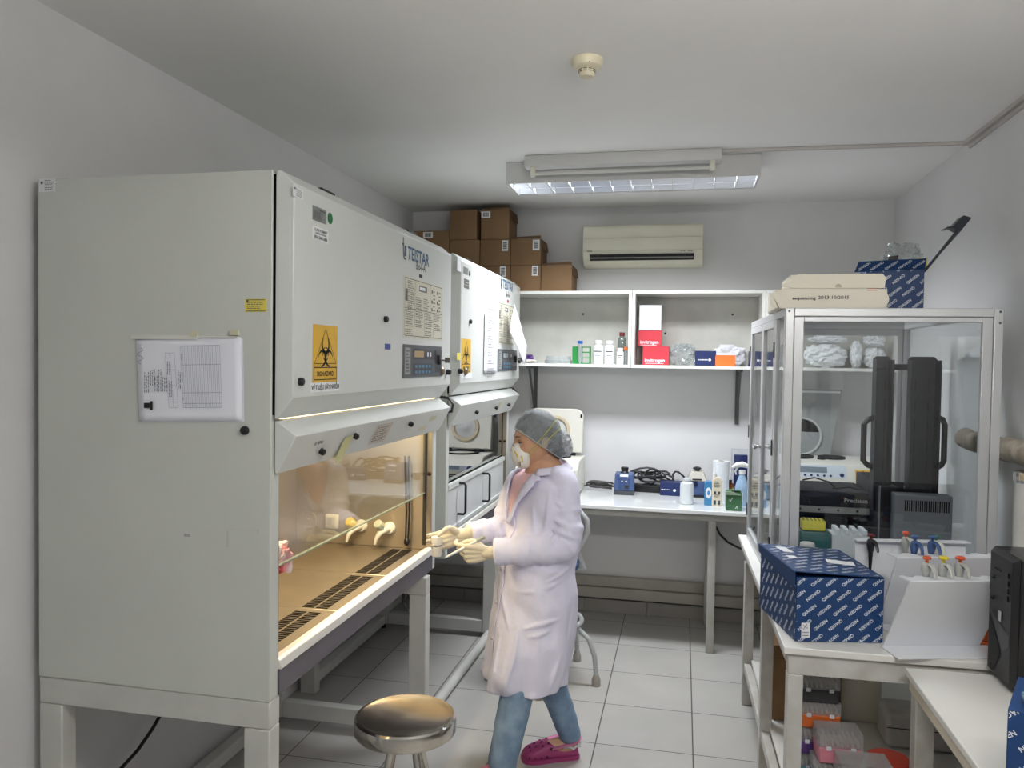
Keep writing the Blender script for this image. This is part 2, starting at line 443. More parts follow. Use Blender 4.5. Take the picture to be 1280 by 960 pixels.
# ------------------------------------------------------------------ wall shelf units
M_shelf = mat('white melamine', (226, 226, 220), 0.35, var=0.03, scale=4)
M_shelf_in = mat('worn grey board', (196, 196, 188), 0.6, var=0.08, scale=5, rgb2=(206, 205, 198))
SY0 = 4.79
zt = at(700, 363.6, 'Y', SY0).z; zb = at(720, 455, 'Y', SY0).z
M_screw = mat('dark screw', (40, 38, 36), 0.5)
def shelf_unit(x0, x1, label, deep=SY0):
    t = thing('wall_shelf', label, 'wall shelf', ((x0+x1)/2, YB, zb), group=None)
    k = 0.018
    MB().box(x0, x1, deep, YB-0.002, zt-k, zt).build('top_board', M_shelf, t, bevel=0.001)
    MB().box(x0, x1, deep, YB-0.002, zb-k, zb).build('bottom_board', M_shelf, t, bevel=0.001)
    for xa in (x0, x1-k):
        MB().box(xa, xa+k, deep, YB-0.002, zb, zt-k).build('side_board', M_shelf, t, bevel=0.001)
    MB().box(x0+k, x1-k, YB-0.016, YB-0.004, zb, zt-k).build('back_board', M_shelf_in, t)
    b = MB()
    for (u, v) in ((0.25, 0.45), (0.78, 0.72)):
        b.lathe([(0.0001, -0.002), (0.005, -0.002), (0.007, 0)], (x0+(x1-x0)*u, YB-0.016, zb+(zt-zb)*v), 12, 'Y')
    b.build('screw', M_screw, t)
    return t
def sx(px): return at(px, 400, 'Y', SY0).x
S0, S1, S2, S3 = XL+0.004, sx(789.7), sx(957), XR-0.004
shelf_unit(S0, S1-0.001, 'open white wall shelf holding the bottles, second cabinet at its left')
shelf_unit(S1+0.001, S2-0.001, 'middle open white wall shelf holding the red and white boxes')
shelf_unit(S2+0.001, S3, 'open white wall shelf seen through the glazed cabinet, holding wrapped packs')
M_bracket = mat('grey bracket steel', (92, 92, 92), 0.5, 0.4)
def bracket(px, label):
    x = at(px, 480, 'Y', SY0).x
    t = thing('shelf_bracket', label, 'bracket', (x, YB, zb-0.019))
    MB().box(x-0.012, x+0.012, YB-0.012, YB-0.0005, zb-0.36, zb-0.0185).build('wall_arm', M_bracket, t)
    MB().box(x-0.012, x+0.012, SY0+0.02, YB-0.012, zb-0.031, zb-0.0185).build('shelf_arm', M_bracket, t)
    MB().hull8([(x-0.006, YB-0.026, zb-0.30), (x+0.006, YB-0.026, zb-0.30), (x+0.006, YB-0.012, zb-0.30), (x-0.006, YB-0.012, zb-0.30),
                (x-0.006, SY0+0.05, zb-0.031), (x+0.006, SY0+0.05, zb-0.031), (x+0.006, SY0+0.07, zb-0.031), (x-0.006, SY0+0.07, zb-0.031)]).build('brace', M_bracket, t)
bracket(659, 'grey steel bracket under the left wall shelf, beside the second cabinet')
bracket(926, 'grey steel bracket under the right end of the red box shelf')

# ------------------------------------------------------------------ back bench
BZ = 0.80; BY0 = at(830, 636, 'Z', BZ).y
M_bench = mat('glossy white worktop', (226, 228, 226), 0.12, var=0.015, coat=0.3)
M_legw = mat('white painted steel', (190, 190, 184), 0.4, var=0.08, scale=12, rgb2=(172, 170, 160))
t = thing('back_bench', 'long white laboratory bench along the back wall', 'bench', (0.1, YB, 0))
bxa, bxb = -0.95, XR-0.004
MB().box(bxa, bxb, BY0, YB-0.004, BZ-0.022, BZ).build('worktop', M_bench, t, bevel=0.003)
b = MB().box(bxa+0.02, bxb-0.02, BY0+0.055, BY0+0.08, BZ-0.065, BZ-0.0225)
b.box(bxa+0.02, bxb-0.02, YB-0.06, YB-0.035, BZ-0.065, BZ-0.0225)
b.build('apron', M_legw, t)
for x in (bxa+0.03, 0.155, bxb-0.06):
    for y in (BY0+0.05, YB-0.127):
        f = 1
        MB().bevbox(x, x+0.042, y, y+0.042, 0.0, BZ-0.0655, 0.003).build('leg', M_legw, t, smooth=True)
# ------------------------------------------------------------------ biosafety cabinets
M_cab = mat('pale grey enamel', (198, 201, 194), 0.42, var=0.025, scale=3, spec=0.45)
M_cab2 = mat('light grey enamel front', (207, 210, 206), 0.35, var=0.025, scale=3, spec=0.5)
M_steel = mat('brushed steel', (158, 148, 130), 0.36, 0.75, var=0.06, scale=5)
M_steel_in = mat('steel liner', (176, 164, 144), 0.34, 0.6, var=0.06, scale=4)
M_dark = mat('slot black', (9, 9, 9), 0.8, spec=0.08)
M_dkgrey = mat('dark grey apron', (96, 92, 98), 0.5, var=0.04)
M_lip = mat('white armrest', (225, 222, 214), 0.35, var=0.02)
M_stand = mat('stand enamel', (196, 196, 190), 0.42, var=0.06, scale=6)
M_knob = mat('black knob', (20, 20, 22), 0.4)
M_yel = mat('hazard yellow', (214, 170, 50), 0.45, var=0.04)
M_ink = mat('black ink', (26, 25, 24), 0.6)
M_blueink = mat('logo blue', (34, 86, 128), 0.45)
M_paper = mat('white paper', (232, 234, 242), 0.7, var=0.015)
M_lbl = mat('label white', (226, 228, 230), 0.5, var=0.02)
M_greyprint = mat('grey print', (96, 96, 92), 0.5)
M_panelgrey = mat('control panel grey', (84, 88, 94), 0.45, var=0.04)
M_glassclear = glass('sash glass', (247, 249, 246), gloss=1.3, amount=0.97)
M_glassdark = glass('tinted sash glass', (130, 136, 136), gloss=2.4)
XBK, XSF, XFR, XIN = -1.757, -1.045, -0.985, -1.032   # back, side-panel front edge, door front, inner front
ZT, ZBOT = 2.085, 0.692
V3 = Vector
def biohazard(mb, O, U, V, r, lift=0.0014):
    """three open horns round a ring"""
    O, U, V = V3(O), V3(U).normalized(), V3(V).normalized(); N = U.cross(V); L = N*lift
    def arc(cx, cy, ro, ri, a0, a1, ecc=0.0):
        n = 22
        for i in range(n):
            def q(a, outer):
                f = (a-a0)/(a1-a0); w = 1-abs(2*f-1)**3
                rr = ro if outer else ro-(ro-ri)*w
                return O+U*(cx+rr*math.cos(a))+V*(cy+rr*math.sin(a))+L
            A, B_ = a0+(a1-a0)*i/n, a0+(a1-a0)*(i+1)/n
            mb.poly([q(A, 1), q(B_, 1), q(B_, 0), q(A, 0)])
    for k in range(3):
        th = PI/2+k*2*PI/3
        cx, cy = 0.52*r*math.cos(th), 0.52*r*math.sin(th)
        arc(cx, cy, 0.52*r, 0.34*r, th+0.42, th+2*PI-0.42)
        # arm towards the centre
        p = O+U*(0.10*r*math.cos(th+PI/3))+V*(0.10*r*math.sin(th+PI/3)); q = O+U*(0.24*r*math.cos(th+PI/3))+V*(0.24*r*math.sin(th+PI/3))
        mb.bar(p, q, 0.10*r, N, lift)
    n = 36
    for i in range(n):
        a, b_ = 2*PI*i/n, 2*PI*(i+1)/n
        if (i % 12) in (0, 11): continue
        P = lambda rr, aa: O+U*(rr*math.cos(aa+PI/2))+V*(rr*math.sin(aa+PI/2))+L
        mb.poly([P(0.42*r, a), P(0.42*r, b_), P(0.34*r, b_), P(0.34*r, a)])

def knob(parent, p, nrm, r=0.009, l=0.014, name='screw_knob'):
    p = V3(p); n = V3(nrm).normalized()
    MB().tube([p-n*0.001, p+n*l*0.8, p+n*l], [r, r, r*0.7], 14).build(name, M_knob, parent, smooth=True)

def cabinet(Y0, Y1, label, open_front):
    t = thing('biosafety_cabinet', label, 'safety cabinet', ((XBK+XSF)/2, Y0, 0))
    W = 0.045
    zs = 1.03                                        # lower edge of the sash
    # shell: two end panels, back, top, floor pan
    for nm, ya, yb in (('side_panel', Y0, Y0+W), ('side_panel', Y1-W, Y1)):
        MB().box(XBK, XSF, ya, yb, ZBOT, ZT).build(nm, M_cab, t, bevel=0.003)
    b = MB().box(XBK, XBK+0.03, Y0+W, Y1-W, ZBOT, ZT)
    b.box(XBK+0.03, XSF, Y0+W, Y1-W, ZT-0.03, ZT)
    b.box(XBK+0.03, XSF-0.02, Y0+W, Y1-W, 1.40, 1.425)
    b.build('shell', M_cab, t)
    # hinged front door: bevelled box
    prof = [(XSF+0.008, ZT-0.002), (XSF+0.020, ZT), (XFR, ZT-0.036), (XFR, 1.497), (XIN+0.002, 1.440), (XSF+0.008, 1.440)]
    MB().prism(prof, 'Y', Y0+0.003, Y1-0.003).build('front_door', M_cab2, t, bevel=0.003)
    MB().box(XSF-0.002, XSF+0.008, Y0+0.006, Y1-0.006, 1.45, ZT-0.01).build('door_gasket', M_dark, t)
    for f in (0.20, 0.72):
        b = MB().bevbox(XSF+0.004, XSF+0.022, Y0+(Y1-Y0)*f-0.045, Y0+(Y1-Y0)*f+0.045, ZT-0.001, ZT+0.006, 0.002)
        b.build('hinge', M_knob, t)
    # visor above the sash
    vp = [(XSF+0.012, 1.434), (XSF+0.066, 1.396), (XSF+0.012, 1.296), (XSF+0.004, 1.296), (XSF+0.004, 1.434)]
    MB().prism(vp, 'Y', Y0+0.012, Y1-0.004).build('visor', M_cab2, t, bevel=0.002)
    vn = V3((0.100, 0, -0.054)).normalized()         # normal of the lower visor face
    vu = V3((0.054, 0, 0.100)).normalized()
    vc = V3((XSF+0.039, 0, 1.346))
    for f, dz in (((0.155, -0.012), (0.30, 0.018), (0.66, 0.018)) if open_front else ((0.28, 0.0), (0.60, 0.0), (0.84, 0.0))):
        knob(t, V3((vc.x, Y0+(Y1-Y0)*f, vc.z))+vu*dz, vn, 0.0095, 0.016)
    # interior
    xi0, za = XBK+0.075, 0.782
    MB().box(xi0, xi0+0.004, Y0+W+0.004, Y1-W-0.004, za, 1.398).build('rear_liner', M_steel_in, t)
    for ya in (Y0+W, Y1-W-0.006):
        MB().box(xi0+0.005, XSF-0.002, ya+0.001, ya+0.005, za, 1.398).build('end_liner', M_steel_in, t)
    MB().box(xi0+0.005, XSF-0.012, Y0+W+0.006, Y1-W-0.007, 1.38, 1.396).build('plenum', M_steel_in, t)
    n = 3; yy0, yy1 = Y0+W+0.008, Y1-W-0.009
    gx0, gx1 = XSF-0.165, XSF-0.075
    for i in range(n):                               # three lift-out trays with slotted front
        ya = yy0+(yy1-yy0)*i/n+0.0015; yb = yy0+(yy1-yy0)*(i+1)/n-0.0015
        tr = MB().box(xi0+0.006, XSF-0.03, ya, yb, za-0.012, za).build('work_tray', M_steel, t, bevel=0.0015)
        sl = MB(); m = int((yb-ya-0.02)/0.016)
        for j in range(m):
            y = ya+0.016+j*0.016
            if y > yb-0.012: break
            for (xa, xb) in ((gx0, gx0+0.041), (gx0+0.049, gx1)):
                sl.box(xa, xb, y-0.0052, y+0.0052, za-0.0005, za+0.0007)
        sl.build('grille_slots', M_dark, tr)
    # front lip, dark fascia, bottom pan
    MB().prism([(XSF-0.03, za-0.012), (XSF-0.03, za+0.006), (XSF-0.005, za+0.012), (XSF+0.006, za+0.006), (XSF+0.009, za-0.018), (XSF-0.002, za-0.018)], 'Y', Y0+W+0.001, Y1-W-0.001).build('armrest', M_lip, t, bevel=0.002)
    MB().prism([(XSF+0.004, za-0.019), (XSF+0.004, ZBOT+0.004), (XSF-0.03, ZBOT), (XBK+0.03, ZBOT), (XBK+0.03, za-0.03), (XSF-0.03, za-0.019)], 'Y', Y0+W+0.001, Y1-W-0.001).build('base_pan', M_dkgrey, t)
    # sash
    MB().box(XSF-0.034, XSF-0.028, Y0+W+0.012, Y1-W-0.016, zs, 1.40).build('glass_sash', M_glassclear if open_front else M_glassdark, t)
    MB().box(XSF-0.036, XSF-0.027, Y0+W+0.012, Y1-W-0.016, zs-0.003, zs+0.0004).build('sash_edge', mat('glass edge', (150, 160, 140), 0.2), t)
    MB().box(XSF-0.038, XSF-0.025, Y1-W-0.0155, Y1-W-0.0055, za+0.02, 1.40).build('sash_channel', mat('dark channel', (60, 60, 56), 0.4, 0.5), t)
    for z in (1.30, 1.11):
        MB().lathe([(0.0001, -0.008), (0.004, -0.008), (0.0085, -0.003), (0.0085, 0)], (XSF-0.013, Y1-W-0.005, z), 12, 'Y').build('bolt', mat('brown bolt', (70, 50, 30), 0.4, 0.6), t, smooth=True)
    # control panel, instruction plate, lettering
    yc = Y0+(Y1-Y0)*0.855; U = V3((0, 1, 0)); Vv = V3((0, 0, 1))
    X = XFR
    def P(y, z): return V3((X, y, z))
    return t, P

A, PA = cabinet(1.88, 3.30, 'large biosafety cabinet with open lit work chamber in the left foreground', True)
B, PB = cabinet(3.45, 4.775, 'second biosafety cabinet, closed with dark glass, beyond the lit one', False)
UY, UZ = V3((0, 1, 0)), V3((0, 0, 1))
def fx(px, py): return at(px, py, 'X', XFR)          # point on the door faces

def front_marks(t, telstar, bio, plate, panel, logo_h, hazard=True, near=True):
    # plate: (p_left_top, p_right_bottom) pixel corners on the door
    rnd = random.Random(3)
    (ax, ay), (bx_, by_) = plate
    p0, p1 = fx(ax, ay), fx(bx_, by_)
    w, h = p1.y-p0.y, p0.z-p1.z; c = (p0+p1)/2
    pl = MB().box(XFR-0.0005, XFR+0.0012, p0.y, p1.y, p1.z, p0.z).build('instruction_plate', mat('cream plate', (212, 208, 190), 0.5, var=0.02), t)
    b = MB(); O = c+V3((0.0013, 0, 0))
    for (u0, u1, v0, v1) in ((-.48, .48, .47, .48), (-.48, .48, -.02, -.01), (-.48, .48, -.46, -.47), (-.24, -.235, -.01, .47), (.15, .155, -.01, .47), (-.48, -.476, -.47, .47), (.476, .48, -.47, .47), (-.24, -.236, -.3, -.02), (0.0, .004, -.46, -.02), (.24, .244, -.46, -.02)):
        b.quad(O, UY, UZ, (u1-u0)*w, abs(v1-v0)*h, cx=(u0+u1)/2*w, cy=(v0+v1)/2*h)
    b.quad(O, UY, UZ, .055*w, .2*h, cx=-.44*w, cy=.2*h)
    b.quad(O, UY, UZ, .2*w, .1*h, cx=-.04*w, cy=.36*h)
    for cu in (.2, .35):
        for cv in (.34, .16, .02): b.quad(O, UY, UZ, .03*w, .06*h, cx=cu*w, cy=cv*h+.02*h)
    for (cu, cv, ww, hh, n) in ((-.33, .2, .16, .5, 14), (-.14, .1, .15, .22, 6), (.05, .1, .15, .22, 6), (.26, .2, .06, .4, 6), (.42, .2, .07, .4, 6),
                             (-.36, -.1, .2, .14, 5), (-.12, -.1, .2, .14, 5), (.12, -.1, .2, .14, 5), (.36, -.1, .2, .14, 5), (-.36, -.25, .2, .14, 4), (-.12, -.25, .2, .14, 4), (.12, -.25, .2, .14, 4), (.36, -.27, .2, .14, 4), (-.36, -.4, .2, .1, 3), (.12, -.4, .2, .1, 3)):
        print_rows(b, O+UY*(cu*w)+UZ*(cv*h), UY, UZ, ww*w, hh*h, n, rnd, lift=0.0007)
    b.build('print', M_greyprint, pl)
    b = MB().quad(O, UY, UZ, .14*w, .055*h, lift=0.0012, cx=-.06*w, cy=.36*h)
    b.build('symbol', M_lbl, pl)
    (ax, ay), (bx_, by_) = panel
    p0, p1 = fx(ax, ay), fx(bx_, by_); w, h = p1.y-p0.y, p0.z-p1.z; c = (p0+p1)/2
    cp = MB().bevbox(XFR-0.001, XFR+0.004, p0.y, p1.y, p1.z, p0.z, 0.0012).build('control_panel', M_panelgrey, t)
    O = c+V3((0.0041, 0, 0))
    b = MB().quad(O, UY, UZ, .13*w, .8*h, cx=-.41*w); b.build('indicator_strip', mat('panel label', (150, 152, 150), 0.5), cp)
    b = MB()
    print_rows(b, O+UY*(-.41*w), UY, UZ, .08*w, .7*h, 7, rnd, thick=.05*h); 
    b.quad(O, UY, UZ, .6*w, .32*h, cx=0.02*w, cy=.22*h); b.quad(O, UY, UZ, .5*w, .36*h, cx=-0.03*w, cy=-.25*h); b.quad(O, UY, UZ, .2*w, .72*h, cx=.4*w, cy=0)
    b.build('recess', mat('panel recess', (52, 56, 62), 0.4), cp)
    MB().quad(O, UY, UZ, .24*w, .2*h, lift=0.0012, cx=-.13*w, cy=.22*h).build('display', mat('amber lcd', (168, 140, 92), 0.3) if near else mat('pale lcd', (160, 172, 178), 0.3), cp)
    bb = MB()
    for r_ in range(2):
        for q in range(5): bb.quad(O, UY, UZ, .055*w, .085*h, lift=0.0012, cx=(-.2+q*.088)*w, cy=(-.16-.18*r_)*h)
    bb.build('keypad', mat('blue keys', (70, 128, 160), 0.4), cp)
    bb = MB()
    for q in (.1, .17): bb.quad(O, UY, UZ, .035*w, .14*h, lift=0.0012, cx=q*w, cy=.22*h)
    bb.build('buttons', M_lbl, cp)
    k = p0.lerp(p1, 0.5); k = V3((XFR+0.003, p0.y+w*0.9, p0.z-h*0.45))
    b = MB().bevbox(k.x, k.x+0.012, k.y-0.012, k.y+0.012, k.z-0.02, k.z+0.02, 0.003); b.build('key_switch', M_knob, cp, smooth=True)
    b = MB().cyl(k+V3((0.012, 0, 0)), k+V3((0.034, 0.004, -0.002)), 0.004, 8); b.box(k.x+0.03, k.x+0.05, k.y-0.002, k.y+0.006, k.z-0.012, k.z+0.01)
    b.build('key', mat('key metal', (150, 148, 144), 0.3, 0.9), cp)
    # lettering
    (tx, ty) = telstar
    o = fx(tx, ty)+V3((0.0002, 0, 0))
    b = MB().text('TElSTAR', logo_h, o, UY, UZ, align='L', squash=1.02)
    lw = logo_h*3.1
    b.build('maker_name', M_blueink, t)
    b = MB()
    # emblem before the name: a tall bent stem round a dark rounded square
    e = o+UY*(-logo_h*0.55)
    pts = [e+UY*(-.45*logo_h)+UZ*(.95*logo_h), e+UY*(-.42*logo_h)+UZ*(0), e+UY*(-.3*logo_h)+UZ*(-.55*logo_h), e+UY*(.1*logo_h)+UZ*(-.62*logo_h)]
    for q0, q1 in zip(pts, pts[1:]): b.bar(q0, q1, .13*logo_h, V3((1, 0, 0)), 0.0012)
    b.quad(e, UY, UZ, .42*logo_h, .8*logo_h, lift=0.0012, cx=.02*logo_h); b.quad(e, UY, UZ, .35*logo_h, .13*logo_h, lift=0.0012, cx=-.5*logo_h, cy=.45*logo_h)
    b.build('emblem', mat('emblem slate', (58, 74, 88), 0.45), t)
    o2 = fx(*bio)
    b = MB().text('Bio-II-A', logo_h*0.62, o2, UY, UZ, squash=0.85)
    b.build('model_name', M_greyprint, t)
    MB().quad(o2+V3((0, 0, -logo_h*.75)), UY, UZ, logo_h*.8, logo_h*.26).build('model_bar', M_ink if near else mat('red bar', (190, 50, 50), 0.5), t)

front_marks(A, (509.5, 315), (526, 333.5), ((504.5, 344), (552, 426)), ((503.5, 430), (550.5, 470)), 0.048, near=True)
front_marks(B, (628.5, 354), (635, 368), ((623.5, 377), (642, 432)), ((622, 436), (645, 463)), 0.052, near=False)

# stickers on the near door
def sticker(t, name, pa, pb, m, fn=None, thick=0.0009):
    p0, p1 = fx(*pa), fx(*pb)
    return MB().box(XFR-0.0004, XFR+thick, p0.y, p1.y, p1.z, p0.z).build(name, m, t), p0, p1
def hazard_sign(t, pa, pb, sub=True):
    o, p0, p1 = sticker(t, 'hazard_sign', pa, pb, M_yel)
    w, h = p1.y-p0.y, p0.z-p1.z; c = (p0+p1)/2+V3((0.0009, 0, 0)); N = V3((1, 0, 0))
    b = MB()
    q = lambda u, v: c+UY*(u*w)+UZ*(v*h)
    tri = [q(0, .43), q(-.44, -.17), q(.44, -.17)]
    for i in range(3): b.bar(tri[i], tri[(i+1) % 3], .012*w, N, 0.0006)
    fr = [q(-.46, -.24), q(.46, -.24), q(.46, -.45), q(-.46, -.45)]
    for i in range(4): b.bar(fr[i], fr[(i+1) % 4], .016*w, N, 0.0006)
    biohazard(b, q(0, .0), UY, UZ, .30*w, 0.0006)
    b.text('BIOHAZARD', .085*h, q(0, -.345), UY, UZ, maxw=.72*w)
    b.build('print', M_ink, o)
hazard_sign(A, (391, 405), (421, 477))
hazard_sign(B, (576.8, 423), (588, 466))
o, p0, p1 = sticker(A, 'warning_label', (387.5, 478.5), (424, 488), M_lbl)
c = (p0+p1)/2+V3((0.001, 0, 0))
MB().text('VẬT LIỆU LÂY NHIỄM', (p0.z-p1.z)*.5, c, UY, UZ, maxw=(p1.y-p0.y)*.94).build('print', M_ink, o)
o, p0, p1 = sticker(A, 'rating_plate', (390.5, 256), (407.5, 281), mat('silver plate', (150, 154, 152), 0.35, 0.5))
c = (p0+p1)/2+V3((0.001, 0, 0)); w, h = p1.y-p0.y, p0.z-p1.z
b = MB(); rnd = random.Random(5)
b.quad(c, UY, UZ, .4*w, .12*h, cx=.22*w, cy=.3*h); print_rows(b, c+UZ*(-.1*h), UY, UZ, .8*w, .55*h, 6, rnd); b.build('print', M_greyprint, o)
MB().lathe([(0.0001, 0.001), (0.016, 0.001), (0.016, 0)], fx(412.5, 273), 24, 'X').build('green_dot', mat('green sticker', (40, 110, 66), 0.5), A)
o, p0, p1 = sticker(A, 'certificate_label', (391, 281.5), (410, 305), M_lbl)
c = (p0+p1)/2+V3((0.001, 0, 0)); w, h = p1.y-p0.y, p0.z-p1.z
b = MB()
b.text('CLASS II CABINET', .2*h, c+UZ*(.27*h), UY, UZ, maxw=.92*w); b.text('CERTIFIED ACCORDING', .12*h, c+UZ*(0.02*h), UY, UZ, maxw=.95*w); b.text('EN-12469-2000', .24*h, c+UZ*(-.26*h), UY, UZ, maxw=.92*w)
b.build('print', M_ink, o)
o, p0, p1 = sticker(A, 'maker_label', (366, 232), (378.5, 250), M_lbl)
c = (p0+p1)/2+V3((0.001, 0, 0)); w, h = p1.y-p0.y, p0.z-p1.z
b = MB(); b.quad(c, UY, UZ, .22*w, .2*h, cx=-.35*w, cy=.33*h); print_rows(b, c+UY*(.1*w)+UZ*(-.02*h), UY, UZ, .6*w, .8*h, 6, rnd); b.build('print', M_greyprint, o)
o, p0, p1 = sticker(A, 'blue_sticker', (481, 429.5), (488, 437), mat('blue tape', (62, 76, 150), 0.5))
for (px, py) in ((374.5, 477), (481, 399)): knob(A, fx(px, py), (1, 0, 0), 0.011, 0.012)
knob(A, fx(558, 465), (1, 0, 0), 0.012, 0.02)
o, p0, p1 = sticker(B, 'maker_label', (571.5, 322), (576, 340), M_lbl)
o, p0, p1 = sticker(B, 'rating_plate', (579, 333), (585, 344), mat('silver plate', (150, 154, 152), 0.35, 0.5))
b = MB()
for i, hh in enumerate((.020, .012, .020)): b.quad(fx(583, 351+i*3.8)+V3((0.0005, 0, 0)), UY, UZ, 0.085, hh*0.7)
b.build('certificate_print', M_greyprint, B)
MB().lathe([(0.0001, 0.001), (0.014, 0.001), (0.014, 0)], fx(587, 342), 20, 'X').build('green_dot', M_ink, B)
sticker(B, 'yellow_sticker', (571, 441), (575.5, 450), mat('pale yellow sticker', (222, 208, 90), 0.5))
sticker(B, 'warning_label', (578, 466.5), (590, 472.5), M_lbl)
knob(B, fx(587, 402), (1, 0, 0), 0.011, 0.012)
knob(B, fx(648, 451), (1, 0, 0), 0.016, 0.016)
knob(B, fx(573, 464), (1, 0, 0), 0.012, 0.02)
MB().lathe([(0.0001, 0.014), (0.012, 0.013), (0.02, 0.006), (0.02, 0.001), (0.0001, 0)], fx(581, 464), 18, 'X').build('door_latch', mat('bronze latch', (128, 116, 96), 0.35, 0.7), B, smooth=True)
MB().lathe([(0.0001, 0.014), (0.012, 0.013), (0.02, 0.006), (0.02, 0.001), (0.0001, 0)], fx(562.5, 463.5)-V3((0, .13, 0)), 18, 'X').build('door_latch', mat('bronze latch', (128, 116, 96), 0.35, 0.7), A, smooth=True)

# side panel of the near cabinet: sticker labels, plug, tape
YS = 1.88
def sd(px, py, l=0.0): return at(px, py, 'Y', YS-l)
def side_sticker(name, pa, pb, m):
    p0, p1 = sd(*pa), sd(*pb)
    return MB().box(p0.x, p1.x, YS-0.0009, YS+0.0004, p1.z, p0.z).build(name, m, A), p0, p1
SX = V3((1, 0, 0))
o, p0, p1 = side_sticker('maker_label', (49, 223.5), (69.5, 239.5), M_lbl)
c = (p0+p1)/2; c.y = YS-0.001; w, h = p1.x-p0.x, p0.z-p1.z
b = MB().lathe([(0.0001, 0), (.08*w, 0), (.08*w, 0.0003)], c+SX*(-.32*w)+UZ*(.18*h)+V3((0, -0.0006, 0)), 16, 'Y')
print_rows(b, c+SX*(.16*w), SX, UZ, .6*w, .8*h, 6, rnd); b.build('print', M_greyprint, o)
o, p0, p1 = side_sticker('yellow_label', (306.5, 373.5), (333, 390), mat('yellow label', (222, 206, 92), 0.5))
c = (p0+p1)/2; c.y = YS-0.001; w, h = p1.x-p0.x, p0.z-p1.z
b = MB().quad(c, SX, UZ, .9*w, .05*h, cy=.42*h); b.quad(c, SX, UZ, .9*w, .05*h, cy=-.42*h); print_rows(b, c, SX, UZ, .8*w, .6*h, 4, rnd); b.quad(c, SX, UZ, .1*w, .2*h, cx=-.38*w, cy=.3*h)
b.build('print', M_greyprint, o)
p = sd(306.5, 538)
MB().lathe([(0.0001, -0.010), (0.010, -0.009), (0.012, -0.004), (0.012, 0.0)], p, 22, 'Y').build('cable_plug', M_knob, A, smooth=True)
M_tape = mat('old yellowed tape', (206, 202, 176), 0.5, var=0.05)
for (pa, pb) in (((283, 661), (323, 664)), ((283, 663), (286, 684)), ((321, 661), (324, 668))):
    p0, p1 = sd(*pa), sd(*pb)
    MB().box(p0.x, p1.x, YS-0.0005, YS+0.0002, p1.z, p0.z).build('tape_residue', mat('tape residue', (190, 191, 180), 0.5), A)
p = sd(234, 669); MB().quad(p, SX, UZ, 0.018, 0.008).build('scuff_mark', mat('scuff', (160, 160, 156), 0.6), A)

# visor notes on the near cabinet
vn = V3((0.100, 0, -0.054)).normalized(); vu = V3((0.054, 0, 0.100)).normalized(); vc = V3((XSF+0.039, 0, 1.346))
def vpos(f, d): return V3((vc.x, 1.88+1.42*f, vc.z))+vu*d
def vnote(name, f, d, w, h, m, t=A):
    O = vpos(f, d); return MB().quad(O, UY, vu, w, h, lift=0.0012).build(name, m, t), O
o, O = vnote('instruction_card', 0.47, 0.002, 0.15, 0.078, mat('cream card', (196, 188, 176), 0.5, var=0.03))
b = MB(); print_rows(b, O, UY, vu, .12, .06, 7, rnd, lift=0.0018); b.build('print', M_greyprint, o)
vnote('tape_strip', 0.86, 0.018, 0.09, 0.022, M_tape); vnote('tape_strip', 0.80, -0.022, 0.10, 0.018, M_tape)
vnote('serial_label', 0.975, 0.05, 0.02, 0.02, M_lbl)
b = MB().text('JL 45W', 0.012, vpos(0.125, 0.02)+vn*0.0008, UY, vu); b.build('handwriting', M_ink, A)
# tape note stuck on the far visor
O = V3((vc.x, 3.45+1.325*.66, vc.z)); MB().quad(O, UY, vu, 0.07, 0.06, lift=0.0012).build('tape_strip', M_tape, B)
# curled yellow note hanging under the second knob
O = vpos(0.27, -0.01)
b = MB(); n = 8
def nrow(i):
    f = i/n; d = 0.03-0.085*f
    return [O+vu*d+vn*(0.004+0.010*f*f)+UY*(-0.032-0.012*f), O+vu*d+vn*(0.003+0.004*f)+UY*(0.03-0.008*f)]
for i in range(n):
    a, c = nrow(i), nrow(i+1); b.poly([a[0], a[1], c[1], c[0]])
tag(b.build('sticky_note', mat('pale yellow note', (206, 204, 150), 0.6, var=0.03), solid=0.0006, loc=tuple(O)), 'curled pale yellow note stuck on the visor of the lit cabinet', 'note')

# interior fittings: socket, taps, cable, bag, lamp
YE = 3.30-0.045-0.0065                               # inner face of the far end wall of the near cabinet
def ep(px, py): return at(px, py, 'Y', YE)
c = ep(416.5, 651)
so = MB().bevbox(c.x-.029, c.x+.029, YE-.022, YE, c.z-.031, c.z+.031, 0.004).build('power_socket', mat('ivory socket', (232, 224, 200), 0.4), A, smooth=True)
MB().bevbox(c.x-.021, c.x+.021, YE-.0255, YE-.0223, c.z-.023, c.z+.023, .001).build('socket_lid', mat('socket lid', (216, 206, 180), 0.45), so)
b = MB(); print_rows(b, (c.x, YE-.0256, c.z), SX, UZ, .030, .032, 4, rnd); b.build('print', M_greyprint, so)
c = ep(385, 650)
MB().lathe([(0.0001, -.014), (0.010, -.014), (0.010, -.005), (0.040, -.003), (0.042, 0)], c, 26, 'Y').build('port_cover', M_steel_in, A, smooth=True)
